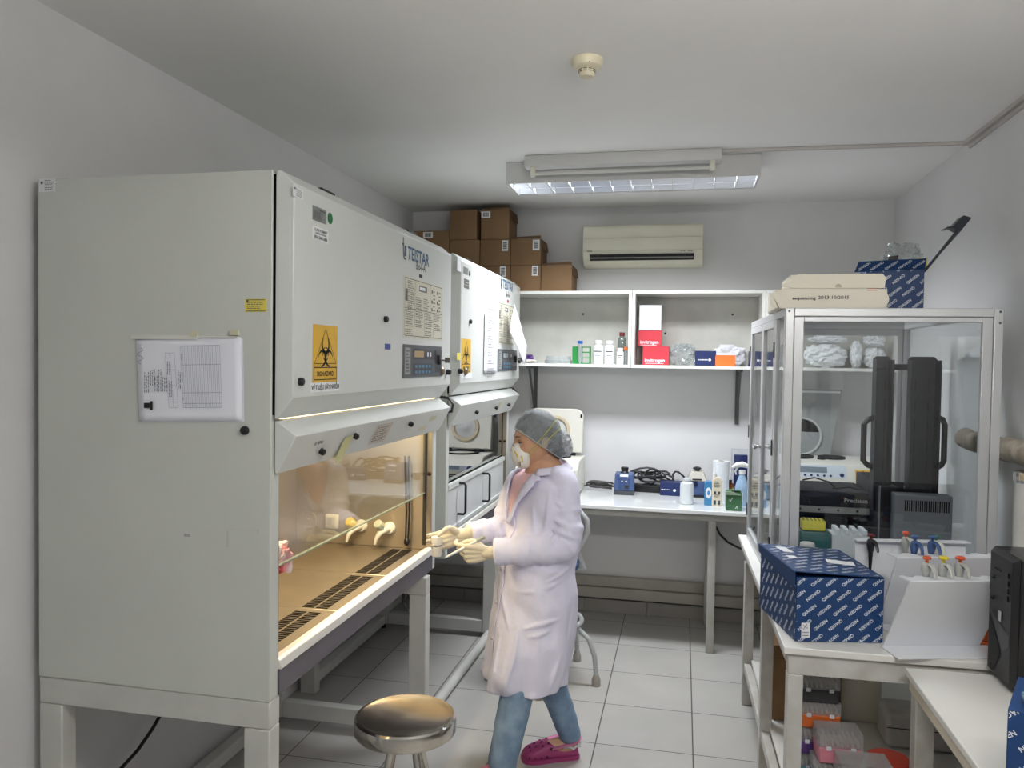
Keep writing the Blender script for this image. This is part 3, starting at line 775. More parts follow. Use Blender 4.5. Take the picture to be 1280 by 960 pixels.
def tap(px, py, mcol):
    c = ep(px, py); M_wp = mat('tap white', (230, 226, 210), 0.35)
    b = MB().lathe([(0.0001, -.020), (0.022, -.018), (0.028, -.008), (0.028, 0)], c, 22, 'Y')
    b.tube([c+V3((0, -.012, 0)), c+V3((-.006, -.05, 0)), c+V3((-.020, -.066, -.010)), c+V3((-.032, -.072, -.032)), c+V3((-.038, -.074, -.058))], [0.015, 0.015, 0.013, 0.009, 0.006], 14)
    o = b.build('gas_tap', M_wp, A, smooth=True)
    d = V3((-.30, -.74, .60)).normalized(); k = c+V3((-.016, -.055, .014))
    MB().tube([k, k+d*0.008, k+d*0.030, k+d*0.034], [0.014, 0.022, 0.021, 0.018], 8).build('tap_handle', mcol, o)
tap(452, 657, mat('tap yellow', (232, 196, 40), 0.4)); tap(487, 660, mat('tap grey green', (176, 182, 160), 0.4))
YH = YE-.03
b = MB().tube([at(506, 570, 'Y', YH), at(508, 640, 'Y', YH), at(507, 676, 'Y', YH)], 0.004, 8)
b.tube([at(511, 570, 'Y', YH), at(512, 640, 'Y', YH), at(510, 676, 'Y', YH)], 0.004, 8); b.sphere(at(508.5, 677, 'Y', YH), 0.013, sc=(1, 1, 1.4))
b.build('hanging_cord', M_knob, A, smooth=True)
# crumpled pink and white wrapper lying in the chamber
def crumple(name, c, sz, m, seed, label=None, cat=None, amp=0.35, lev=4, boxy=1.0, parent=None, freq=1.0, group=None, flat=True):
    bm = bmesh.new(); bmesh.ops.create_icosphere(bm, subdivisions=lev, radius=1.0)
    rnd_ = random.Random(seed); off = V3((rnd_.uniform(-50, 50), rnd_.uniform(-50, 50), rnd_.uniform(-50, 50)))
    for v in bm.verts:
        d = v.co.normalized(); q = mnoise.noise(d*1.7*freq+off)+0.55*mnoise.noise(d*4.3*freq+off)+0.3*mnoise.noise(d*9*freq+off)
        p = d*(1+amp*q)
        v.co = V3((max(-1, min(1, p.x)) * sz[0], max(-1, min(1, p.y))*sz[1], max(-1, min(1, p.z))*sz[2]))
    zmin = min(v.co.z for v in bm.verts)
    for v in bm.verts: v.co = v.co+V3((0, 0, -zmin))+V3(c)
    b = MB(); b.bm.free(); b.bm = bm
    o = b.build(name, m, parent, loc=tuple(c) if parent is None else None)
    if label: tag(o, label, cat, group)
    return o
M_pink = mat('pink and white wrapper', (240, 226, 222), 0.4, scale=14, rgb2=(222, 84, 96), detail=1)
pc = at(350, 716, 'Y', 2.06)
crumple('crumpled_bag', tuple(pc), (0.030, 0.045, 0.044), M_pink, 4, 'crumpled pink and white bag hanging inside the near end of the lit cabinet', 'bag', amp=0.5)
l = D.lights.new('cabinet lamp', 'AREA'); l.shape = 'RECTANGLE'; l.size = 0.06; l.size_y = 1.15; l.energy = P_CAB; l.color = (1.0, 0.79, 0.50)
lo = D.objects.new('cabinet_lamp', l); COL.objects.link(lo); lo.location = (XSF-0.10, 2.58, 1.372)
MB().cyl((XSF-0.06, 2.0, 1.37), (XSF-0.06, 3.18, 1.37), 0.009, 12).build('lamp_tube', mat('warm tube', (255, 230, 190), 0.4, emis=(255, 214, 150), estr=5), A, smooth=True)
# glowing strip added to imitate lamp light leaking between door and visor
MB().box(XSF-0.012, XSF+0.0035, 1.94, 3.26, 1.4355, 1.4395).build('slit_glow', mat('added slit glow', (255, 240, 210), 0.4, emis=(255, 226, 180), estr=2.2), A)

# far cabinet: white closing board with two black handles, side handles on the gap
zc0, zc1 = 0.800, 1.024
cb = MB().bevbox(XSF-0.018, XSF-0.004, 3.45+0.046, 4.775-0.115, zc0, zc1, 0.003).build('closing_board', mat('closing board white', (206, 208, 206), 0.35, var=0.02), B)
MB().box(XSF-0.004, XSF+0.004, 3.45+0.046, 4.775-0.115, zc1-0.022, zc1).build('board_rim', M_cab2, cb); MB().box(XSF-0.004, XSF+0.004, 3.45+0.046, 4.775-0.115, zc0, zc0+0.018).build('board_rim', M_cab2, cb)
for px, py in ((573, 623), (604, 609)):
    c = at(px, py, 'X', XSF); h = 0.075
    b = MB().tube([(XSF-0.005, c.y, c.z+h), (XSF+0.028, c.y, c.z+h), (XSF+0.036, c.y, c.z+h-0.01), (XSF+0.036, c.y, c.z-h+0.01), (XSF+0.028, c.y, c.z-h), (XSF-0.005, c.y, c.z-h)], 0.006, 10)
    b.build('handle', M_knob, cb, smooth=True)
for (x, y, z) in ((XSF+0.03, 3.415, 1.405), (XSF+0.03, 4.80, 1.405)):
    b = MB().tube([(XSF-0.02, y, z+0.03), (XSF+0.02, y, z+0.025), (XSF+0.04, y, z), (XSF+0.035, y, z-0.035), (XSF-0.01, y, z-0.04)], 0.006, 8)
    b.build('cable_loop', M_knob, B, smooth=True)

# stands
def stand(t, Y0, Y1, ff, full=True, xo=0.018):
    k, w = 0.075, 0.055
    for y in ((Y0+0.002, ff) if full else (ff,)):
        xf = XSF+(xo if y == ff else 0)
        for x in (XBK+0.0, xf-k):
            MB().box(x, x+k, y, y+w, 0.030, ZBOT-0.0755).build('stand_leg', M_stand, t, bevel=0.004)
        MB().box(XBK, xf, y, y+w, ZBOT-0.075, ZBOT-0.0005).build('stand_rail', M_stand, t, bevel=0.004)
        MB().box(XBK+k+0.001, xf-k-0.001, y+0.004, y+w-0.004, 0.030, 0.1).build('foot_rail', M_stand, t, bevel=0.004)
        for x in (XBK+0.04, xf-0.04):
            MB().cyl((x, y+w/2, 0.0), (x, y+w/2, 0.0298), 0.014, 12).build('levelling_foot', M_knob, t)
    MB().box(XBK+0.012, XBK+0.062, Y0+w+0.01, ff-0.001, 0.03, 0.08).build('long_rail', M_stand, t, bevel=0.004)
stand(A, 1.88, 3.30, 3.13)
stand(B, 3.45, 4.775, 4.40, full=False)
# the far stand: rear leg at its near end and a round floor bar along the front
MB().box(XBK, XBK+.075, 3.452, 3.507, 0, ZBOT-.0005).build('stand_leg', M_stand, B, bevel=0.004)
p0 = at(549, 874, 'Z', 0.026); p1 = at(612, 791, 'Z', 0.026)
MB().tube([V3((p0.x, p0.y-0.12, 0.026)), V3((p1.x, 4.398, 0.026))], 0.0245, 14).build('floor_bar', mat('pale grey pipe', (196, 196, 190), 0.45), B, smooth=True)
# black cable hanging behind the near stand
b = MB().tube([at(201, 893, 'X', -1.72), at(190, 912, 'X', -1.72), at(172, 938, 'X', -1.72), at(150, 962, 'X', -1.72), at(120, 985, 'X', -1.72)], 0.006, 8)
tag(b.build('power_cable', M_knob, smooth=True, loc=tuple(at(172, 938, 'X', -1.72))), 'black power cable hanging beneath the near cabinet against the wall', 'cable')
b = MB().tube([at(505, 735, 'X', -1.15), at(504, 752, 'X', -1.15), at(512, 764, 'X', -1.15), at(525, 758, 'X', -1.15)], 0.006, 8)
tag(b.build('power_cable', M_knob, smooth=True, loc=tuple(at(505, 735, 'X', -1.15))), 'short black cable looping beneath the far end of the lit cabinet', 'cable')

# taped papers
def paper_mesh(corners, n=14, curl=0.006, seed=1, bow=0.0):
    """corners TL, TR, BR, BL; slightly wavy sheet"""
    TL, TR, BR, BL = [V3(c) for c in corners]; N = (TR-TL).cross(BL-TL).normalized(); b = MB(); g = {}
    for i in range(n+1):
        for j in range(n+1):
            u, v = i/n, j/n
            p = TL.lerp(TR, u).lerp(BL.lerp(BR, u), v)
            p = p-N*(curl*(0.5+0.5*mnoise.noise(V3((u*2.2, v*2.2, seed*3.1))))*(0.15+v)+bow*math.sin(PI*u)*v)
            g[i, j] = b.bm.verts.new(p)
    for i in range(n):
        for j in range(n): b.bm.faces.new((g[i, j], g[i, j+1], g[i+1, j+1], g[i+1, j]))
    return b
yp = YS-0.004
C4 = [at(170, 425, 'Y', yp), at(301.5, 421.5, 'Y', yp), at(303, 525.5, 'Y', yp), at(175, 526, 'Y', yp)]
pp = thing('taped_paper', 'white form sheet taped sideways on the end panel of the near cabinet', 'paper', tuple(C4[3]))
paper_mesh(C4, curl=0.003, seed=2).build('sheet', M_paper, pp, smooth=True, solid=0.0008)
o_ = [p+V3((0.006, 0.003, 0.002)) for p in C4]; 
paper_mesh([p+V3((0.004, 0.0032, -0.004)) for p in C4], curl=0.001, seed=5).build('under_sheet', M_paper, pp, smooth=True)
def up(u, v):   # u to the right, v down on the sheet
    return C4[0].lerp(C4[1], u).lerp(C4[3].lerp(C4[2], u), v)+V3((0, -0.0062, 0))
b = MB(); NN = V3((0, -1, 0))
def ln(u0, v0, u1, v1, w=0.0007): b.bar(up(u0, v0), up(u1, v1), w, NN)
for i in range(22): ln(.44+.37*i/21, .09, .45+.37*i/21, .84, 0.0007)
for v in (.09, .32, .66, .79, .84): ln(.44+.01*v, v, .81+.01*v, v, 0.0009)
for (u0, v0, u1, v1) in ((.29, .17, .38, .17), (.31, .84, .40, .84), (.29, .17, .31, .84), (.38, .17, .40, .84), (.30, .38, .39, .38), (.30, .57, .39, .57), (.31, .77, .40, .77), (.335, .17, .355, .84)): ln(u0, v0, u1, v1)
b.build('ruled_table', mat('faint blue print', (138, 140, 156), 0.6), pp)
b = MB(); rnd = random.Random(9)
for (u, v, w, n) in ((.10, .49, .30, 3), (.16, .46, .20, 3), (.24, .50, .26, 7), (.32, .33, .2, 2), (.33, .6, .2, 2), (.42, .46, .28, 2), (.45, .2, .12, 1), (.45, .45, .15, 1), (.45, .72, .05, 1)):
    print_rows(b, up(u, v), V3((0, 0, 1)), V3((-1, 0, 0)), w*0.235, 0.0058*n, n, rnd, thick=0.0017, lift=0.0)
p = up(.11, .81)
b.quad(p, SX, UZ, .008, .024, lift=0, cx=.008); b.quad(p, SX, UZ, .018, .014, lift=0, cx=-.006)
for i in range(14): ln(.05+.03*math.sin(i*.9)+.0, .10+.2*i/14, .05+.03*math.sin(i*.9+.9), .10+.2*(i+1)/14, 0.0008)
b.build('print', M_ink, pp)
b = MB()
for (pa, pb) in (((164, 418.5), (247, 424.5)), ((247, 420), (297, 422.5))):
    q0, q1 = at(pa[0], pa[1], 'Y', YS-0.006), at(pb[0], pb[1], 'Y', YS-0.006)
    b.box(q0.x, q1.x, YS-0.0082, YS-0.0008, q1.z, q0.z)
b.build('punched_strip', mat('plastic sleeve strip', (214, 214, 206), 0.3), pp)
for (pa, pb) in (((238, 414), (247, 421)), ((288, 412.5), (298, 419))):
    q0, q1 = at(pa[0], pa[1], 'Y', YS-0.006), at(pb[0], pb[1], 'Y', YS-0.006)
    MB().box(q0.x, q1.x, YS-0.009, YS-0.0005, q1.z, q0.z).build('tape', M_tape, pp)
xp = XFR+0.004
C5 = [at(606, 390, 'X', xp), at(620, 391.5, 'X', xp), at(619.5, 466, 'X', xp), at(604.5, 467, 'X', xp)]
pp = thing('taped_paper', 'long white sheet taped flat on the door of the second cabinet', 'paper', tuple(C5[3]))
sh = paper_mesh(C5, curl=0.004, seed=4); sh.build('sheet', M_paper, pp, smooth=True, solid=0.0006)
b = MB(); cc = (C5[0]+C5[2])/2+V3((0.0045, 0, 0)); print_rows(b, cc, UY, UZ, .15, .36, 26, rnd, thick=0.004); b.build('print', M_greyprint, pp)
C6 = [V3((XFR+0.006, 4.71, 1.905)), V3((XFR+0.02, 4.78, 1.93)), V3((XFR+0.085, 4.80, 1.59)), V3((XFR+0.03, 4.58, 1.70))]
C6 = [at(637, 413, 'X', XFR+0.058), at(643, 380.5, 'X', XFR+0.050), at(658, 433, 'X', XFR+0.075), at(654.5, 456, 'X', XFR+0.07)]
pp = thing('taped_paper', 'white sheet hanging askew from the door corner of the second cabinet', 'paper', tuple(C6[0]))
paper_mesh(C6, curl=0.012, seed=8).build('sheet', M_paper, pp, smooth=True, solid=0.0006)
b = MB(); cc = (C6[0]+C6[1]+C6[2]+C6[3])/4
Ua = (C6[1]-C6[0]).normalized(); Na = Ua.cross(C6[3]-C6[0]).normalized(); Va = Na.cross(Ua)
# ------------------------------------------------------------------ right hand tables
TZ = 0.76
M_tabtop = mat('white laminate', (224, 223, 218), 0.35, var=0.03, scale=3)
M_worn = mat('worn white paint', (204, 204, 200), 0.45, var=0.06, scale=10, rgb2=(178, 174, 166), detail=7)
def spanz(l, r, yb, yt, z):
    """footprint centre x, depth y, width and height of an upright thing standing on height z"""
    p = at((l+r)/2, yb, 'Z', z); Y = p.y
    return p.x, Y, at(r, yb, 'Y', Y).x-at(l, yb, 'Y', Y).x, at((l+r)/2, yt, 'Y', Y).z-z
TX0, TX1, TY0, TY1 = 0.312, XR-0.006, 2.462, 4.05
t = thing('side_table', 'long white table along the right wall carrying the glazed cabinet', 'table', (TX0, TY0, 0))
MB().box(TX0, TX1, TY0, TY1, TZ-0.022, TZ).build('tabletop', M_tabtop, t, bevel=0.003)
b = MB().box(TX0+0.015, TX1-0.01, TY0+0.012, TY0+0.05, TZ-0.085, TZ-0.0225)
b.build('front_apron', M_worn, t, bevel=0.002)
b = MB().box(TX0+0.012, TX0+0.04, TY0+0.051, TY1-0.02, TZ-0.06, TZ-0.0225)
b.build('side_apron', M_worn, t, bevel=0.002)
lw = 0.045
for y in (TY0+0.012, 3.13, TY1-0.22):
    for x in (TX0+0.014, TX1-0.012-lw):
        MB().box(x, x+lw, y, y+lw, 0, TZ-0.0855).build('leg', M_worn, t, bevel=0.003)
for x in (TX0+0.02, TX1-0.05):
    MB().box(x, x+0.03, 3.13+lw+0.001, TY1-0.221, 0.16, 0.2).build('low_rail', M_worn, t, bevel=0.002)
    MB().box(x, x+0.03, TY0+0.012+lw+0.001, 3.129, 0.16, 0.2).build('low_rail', M_worn, t, bevel=0.002)
MB().box(TX0+0.052, TX1-0.06, TY0+0.07, TY1-0.23, 0.205, 0.222).build('low_shelf', M_tabtop, t, bevel=0.002)
MB().box(TX0+0.40, TX0+0.44, TY0+0.06, TY1-0.22, 0.235, 0.275).build('cross_rail', M_worn, t, bevel=0.002) if False else None

t.rotation_euler.z = 0.0166
T2X0, T2Y1, T2Z = 0.638, 2.432, 0.742
t = thing('front_table', 'smaller white table in the right foreground carrying the black computer', 'table', (0.9, 1.9, 0))
MB().box(T2X0, TX1, 1.30, T2Y1, T2Z-0.02, T2Z).build('tabletop', M_tabtop, t, bevel=0.003)
MB().box(T2X0+0.01, T2X0+0.035, 1.33, T2Y1-0.012, T2Z-0.06, T2Z-0.0205).build('side_apron', mat('cream edge', (214, 204, 184), 0.5, var=0.04), t, bevel=0.002)
MB().box(T2X0+0.036, TX1-0.02, T2Y1-0.04, T2Y1-0.014, T2Z-0.06, T2Z-0.0205).build('rear_apron', M_worn, t, bevel=0.002)
for (x, y) in ((T2X0+0.012, T2Y1-0.075), (T2X0+0.012, 1.33), (TX1-0.06, T2Y1-0.075), (TX1-0.06, 1.33)):
    MB().box(x, x+0.05, y, y+0.05, 0, T2Z-0.0605).build('leg', M_worn, t, bevel=0.003)

# ------------------------------------------------------------------ glazed aluminium cabinet
M_alu = mat('satin aluminium', (204, 206, 207), 0.32, 0.35, var=0.04, scale=5)
M_pane = glass('cabinet pane', (252, 253, 253), gloss=1.0)
GR = 0.032
GU, GV = frame2(GR)
GO = V3((0.352, 2.955, TZ+0.001))
GW, GD, GH = 0.708, 1.03, 1.803-TZ
t = thing('glazed_cabinet', 'tall aluminium framed glass cabinet standing on the right hand table', 'cabinet', tuple(GO), GR)
def gb(name, x0, x1, y0, y1, z0, z1, m=M_alu, bev=0.003, par=None):
    o = MB().box(x0, x1, y0, y1, z0, z1).build(name, m, par or t, world=False, bevel=bev); return o
pw = 0.03
for (x, y) in ((0, 0), (GW-pw, 0), (0, GD-pw), (GW-pw, GD-pw)):
    gb('corner_post', x, x+pw, y, y+pw, 0, GH)
for z in (0.0, GH-pw):
    for y in (0, GD-pw): gb('rail', pw+.0005, GW-pw-.0005, y, y+pw, z, z+pw)
    for x in (0, GW-pw): gb('rail', x, x+pw, pw+.0005, GD-pw-.0005, z, z+pw)
gb('top_sheet', pw*.5, GW-pw*.5, pw*.5, GD-pw*.5, GH-0.006, GH+0.001, mat('clear acrylic top', (200, 202, 200), 0.3), 0) if False else None
gb('roof_pane', pw, GW-pw, pw, GD-pw, GH-0.012, GH-0.007, M_pane, 0)
# inner frame of the front pane
fr = 0.034
f = MB()
for (x0, x1, z0, z1) in ((pw+.001, pw+fr, pw+.001, GH-pw-.001), (GW-pw-fr, GW-pw-.001, pw+.001, GH-pw-.001), (pw+fr, GW-pw-fr, pw+.001, pw+.001+fr*.5), (pw+fr, GW-pw-fr, GH-pw-fr*.55, GH-pw-.001)):
    f.box(x0, x1, 0.004, 0.022, z0, z1)
f.build('pane_frame', M_alu, t, world=False, bevel=0.002)
gb('front_pane', pw+fr-.003, GW-pw-fr+.003, 0.010, 0.014, pw+.01, GH-pw-.012, M_pane, 0)
f = MB()
for (x0, x1, z0, z1) in ((pw+.001, pw+.02, pw+.001, GH-pw-.001), (GW-pw-.02, GW-pw-.001, pw+.001, GH-pw-.001), (pw+.02, GW-pw-.02, GH-pw-.03, GH-pw-.001)):
    f.box(x0, x1, GD-.022, GD-.006, z0, z1)
f.build('pane_frame', M_alu, t, world=False, bevel=0.002)
gb('rear_pane', pw+.018, GW-pw-.018, GD-.016, GD-.012, pw+.001, GH-pw-.028, M_pane, 0)
gb('side_pane', GW-.018, GW-.014, pw+.001, GD-pw-.001, pw+.001, GH-pw-.001, M_pane, 0)
# two doors on the left side, each with frame, pane, hinges and a knob
dl = (GD-2*pw)
M_chrome = mat('chrome', (215, 215, 215), 0.12, 1.0, var=0.02)
M_hinge = mat('dark hinge', (70, 70, 72), 0.4, 0.6)
gb('side_stile', -0.003, 0.017, 0.192, 0.222, pw+.001, GH-pw-.001)
gb('fixed_pane', 0.004, 0.008, pw+.001, 0.1915, pw+.001, GH-pw-.001, M_pane, 0)
for k in range(2):
    ya, yb = ((0.225, 0.573), (0.577, GD-pw-.002))[k]
    d = MB(); s_ = 0.028
    d.box(-0.004, 0.016, ya, ya+s_, pw+.002, GH-pw-.002); d.box(-0.004, 0.016, yb-s_, yb, pw+.002, GH-pw-.002)
    d.box(-0.004, 0.016, ya+s_, yb-s_, pw+.002, pw+.002+s_); d.box(-0.004, 0.016, ya+s_, yb-s_, GH-pw-.002-s_, GH-pw-.002)
    door = d.build('door', M_alu, t, world=False, bevel=0.002)
    MB().box(0.004, 0.008, ya+s_, yb-s_, pw+.002+s_, GH-pw-.002-s_).build('door_pane', M_pane, door, world=False)
    yk = yb-0.012 if k == 0 else ya+0.012
    MB().lathe([(0.0001, -0.034), (0.009, -0.034), (0.012, -0.03), (0.010, -0.022), (0.005, -0.016), (0.005, -0.008), (0.009, -0.004)], (0, yk, GH*0.47), 16, 'X').build('knob', M_chrome, door, world=False, smooth=True)
    yh = ya+0.004 if k == 0 else yb-0.004
    for z in (GH*.14, GH*.5, GH*.86): MB().box(-0.008, -0.0035, yh-0.006, yh+0.006, z-0.03, z+0.03).build('hinge', M_hinge, door, world=False)
for (x, z) in ((0.012, GH-0.012), (GW-0.012, GH-0.012), (GW-0.012, GH-0.05)):
    MB().lathe([(0.0001, -0.0015), (0.004, -0.0015), (0.004, 0.0)], (x, -0.0002, z), 10, 'Y').build('rivet', M_hinge, t, world=False)
def G(x, y, z): return GO+GU*x+GV*y+V3((0, 0, z))

# ------------------------------------------------------------------ liquid handling robot in the cabinet
M_bk = mat('satin black metal', (18, 20, 25), 0.5, 0.0, var=0.1, spec=0.22)
M_bk2 = mat('dark anodised', (31, 34, 40), 0.5, 0.0, var=0.06, spec=0.22)
M_gry = mat('grey coated steel', (104, 108, 114), 0.5, var=0.03)
YR = 3.34
def rb(px, py, Y=YR): return at(px, py, 'Y', Y)
z0 = TZ+0.032
t = thing('pipetting_robot', 'black and grey pipetting robot with two tall posts inside the glass cabinet', 'laboratory robot', (0.75, YR+0.1, z0))
xl = GO.x+0.085; xm = rb(1097, 620).x; ztop = at(1050, 615, 'Y', YR+.12).z
b = MB().box(xl, xm-0.002, YR+0.12, YR+0.42, ztop-0.10, ztop); b.build('bridge', M_bk, t, bevel=0.004)
o = MB().text('Precision', 0.018, (xm-0.055, YR+0.119, ztop-0.032), SX, UZ); o.build('lettering', mat('pale print', (170, 172, 176), 0.5), t)
b = MB().box(xl, xm-0.002, YR+0.112, YR+0.1185, ztop-0.088, ztop-0.062); b.build('rail_strip', mat('bare rail', (150, 150, 148), 0.4, 0.7), t)
for i in range(4):
    x = xl+0.05+(xm-xl-.1)*i/3
    MB().lathe([(0.0001, -0.002), (0.005, -0.002), (0.005, 0)], (x, YR+0.112, ztop-0.075), 10, 'Y').build('bolt', M_bk, t)
MB().box(xl, xm-0.002, YR-0.02, YR+0.42, z0, z0+0.05).build('base', M_bk, t, bevel=0.004)
MB().box(xl, xm-0.002, YR+0.30, YR+0.42, z0+0.051, ztop-0.101).build('rear_wall', M_bk2, t)
a0 = rb(1093, 606); a1 = rb(1118, 700)
MB().box(xm, a1.x, YR-0.02, YR+0.40, z0, a0.z).build('side_plate', M_bk, t, bevel=0.002)
MB().box(xm-0.001, xm+0.005, YR-0.0235, YR-0.0205, z0, a0.z).build('plate_edge', M_gry, t)
# posts: two channels joined by a bar
zp0, zp1 = a0.z-0.11, rb(1110, 445).z
def post(pl, pr, nm):
    xa, xb = rb(pl, 520).x, rb(pr, 520).x
    P_ = [(xa, zp0), (xb, zp0), (xb, zp1-0.012), (xb-0.012, zp1), (xa+0.012, zp1), (xa, zp1-0.012)]
    b = MB().prism(P_, 'Y', YR+0.10, YR+0.106)
    b.box(xa, xa+0.006, YR+0.04, YR+0.0995, zp0, zp1-0.014)
    b.box(xb-0.006, xb, YR+0.04, YR+0.0995, zp0, zp1-0.014) if nm == 'post' else None
    o = b.build(nm, M_bk2, t)
    s = MB(); xc = (xa+xb)/2; n_ = 5
    for i in range(n_):
        z = zp0+(zp1-zp0)*(0.25+0.65*i/n_)
        for q in (-.22, .22): s.box(xc+(xb-xa)*q-0.002, xc+(xb-xa)*q+0.002, YR+0.0985, YR+0.0998, z, z+0.05)
    s.build('slots', M_dark, o)
    return xa, xb
xa1, xb1 = post(1097, 1120, 'post'); xa2, xb2 = post(1142, 1180, 'post')
zc = rb(1130, 459).z
MB().box(xb1-0.004, xa2+0.004, YR+0.107, YR+0.125, zc-0.012, zc+0.012).build('cross_bar', M_bk, t, bevel=0.002)
MB().box(xb1+0.0005, xa2-0.0005, YR+0.098, YR+0.108, zp0, rb(1130, 607).z).build('lower_bridge', M_bk, t)
MB().box(xa1, xb2, YR+0.13, YR+0.26, zp0-0.05, zp0+0.09).build('post_block', M_bk, t, bevel=0.003)
for (px, pxe, s_) in ((1098, 1096, -1), (1180, 1192, 1)):
    xq = rb(px, 555).x; zt_, zb_ = rb(px, 527).z, rb(px, 583).z
    w = 0.043 if s_ < 0 else 0.017
    b = MB().tube([(xq-s_*0.004, YR+0.07, zt_+0.012), (xq+s_*w*.6, YR+0.06, zt_+0.004), (xq+s_*w, YR+0.055, zt_-0.015), (xq+s_*w, YR+0.055, zb_+0.015), (xq+s_*w*.6, YR+0.06, zb_-0.002), (xq-s_*0.004, YR+0.07, zb_-0.014)], 0.0115, 8)
    b.build('side_handle', M_bk, t)
b = MB().tube([(xa1-0.004, YR+0.03, zc-0.004), (xa1+0.03, YR+0.03, zc-0.004)], 0.008, 10); b.build('clamp_bolt', M_bk, t)
# grey housing with a row of slots
g0 = at(1120, 618, 'Y', YR-0.10); g1 = at(1189, 700, 'Y', YR-0.10)
b = MB().box(g0.x, g1.x, YR-0.10, YR-0.022, z0, g0.z); gh = b.build('power_housing', M_gry, t, bevel=0.004)
s = MB(); n_ = 21
for i in range(n_):
    x = g0.x+0.03+(g1.x-g0.x-.04)*(i+.5)/n_; s.box(x-0.0020, x+0.0020, YR-0.1008, YR-0.0995, g0.z-0.062, g0.z-0.020)
s.build('vent_slots', M_dark, gh)
# cable arching from the robot
b = MB().tube([rb(1003, 600, YR+.2), rb(1018, 597, YR+.2), rb(1038, 603, YR+.2), rb(1048, 616, YR+.2)], 0.0035, 6)
b.tube([rb(1040, 611, YR+.2), rb(1062, 609, YR+.2), rb(1090, 617, YR+.2)], 0.003, 6)
b.build('cable', M_bk, t, smooth=True)
# racks in front of the robot
def rackbox(px0, px1, py0, py1, Y, name, label, m, wells=True, D_=0.085, z=None, cat='rack'):
    p0 = at(px0, py0, 'Y', Y); p1 = at(px1, py1, 'Y', Y); zz = p1.z if z is None else z
    t = thing(name, label, cat, ((p0.x+p1.x)/2, Y+D_/2, zz))
    MB().bevbox(p0.x, p1.x, Y, Y+D_, zz, p0.z, 0.005).build('body', m, t, smooth=True)
    w = MB(); n = 6
    for i in range(n):
        for j in range(4):
            w.lathe([(0.0001, 0.0006), (0.0042, 0.0006), (0.0042, -0.001)], (p0.x+(p1.x-p0.x)*(i+.5)/n, Y+D_*(j+.5)/4, p0.z), 8)
    w.build('wells', mat('well shade', (70, 66, 30), 0.6), t)
    return t, p0, p1
zs = z0+0.0005
M_teal = mat('teal plastic', (34, 92, 92), 0.45, var=0.05); M_yelp = mat('bright yellow plastic', (205, 198, 52), 0.4, var=0.05)
tt, p0, p1 = rackbox(1001, 1038, 664, 692, 3.06, 'cooling_rack', 'dark teal cooling block under the yellow rack in the glass cabinet', M_teal, z=zs)
rackbox(1003, 1032, 650, 664, 3.07, 'tube_rack', 'bright yellow tube rack on the teal block in the glass cabinet', M_yelp, z=p0.z+0.0015, D_=0.06)
p0 = at(1042, 661, 'Y', 3.05); p1 = at(1086, 690, 'Y', 3.05)
t = thing('reservoir_rack', 'translucent white reservoir rack beside the teal block in the glass cabinet', 'rack', ((p0.x+p1.x)/2, 3.09, zs))
M_frost = mat('frosted plastic', (205, 210, 214), 0.35, var=0.05)
MB().hull8([(p0.x, 3.05, zs), (p1.x, 3.05, zs), (p1.x, 3.13, zs), (p0.x, 3.13, zs), (p0.x-.006, 3.04, p0.z-.02), (p1.x+.006, 3.04, p0.z-.02), (p1.x+.006, 3.14, p0.z-.02), (p0.x-.006, 3.14, p0.z-.02)]).build('body', M_frost, t)
for i in range(4):
    x = p0.x+(p1.x-p0.x)*(i+.5)/4; MB().box(x-.008, x+.008, 3.044, 3.136, p0.z-.0195, p0.z).build('reservoir', M_frost, t, bevel=0.002)
p = at(1020, 690, 'Z', TZ); p = V3((0.455, 3.022, TZ+.0325))
t = thing('white_jar', 'white jar with a round cap behind the striped blue box', 'jar', tuple(p))
MB().lathe([(0.0001, 0.001), (0.028, 0.001), (0.030, 0.006), (0.030, 0.13), (0.022, 0.14), (0.0001, 0.14)], p, 24).build('body', mat('white plastic', (216, 216, 214), 0.4, var=0.03), t, smooth=True)
MB().lathe([(0.0001, 0.1405), (0.026, 0.1405), (0.026, 0.162), (0.023, 0.166), (0.0001, 0.166)], p, 24).build('cap', mat('white cap', (222, 222, 220), 0.35), t, smooth=True)

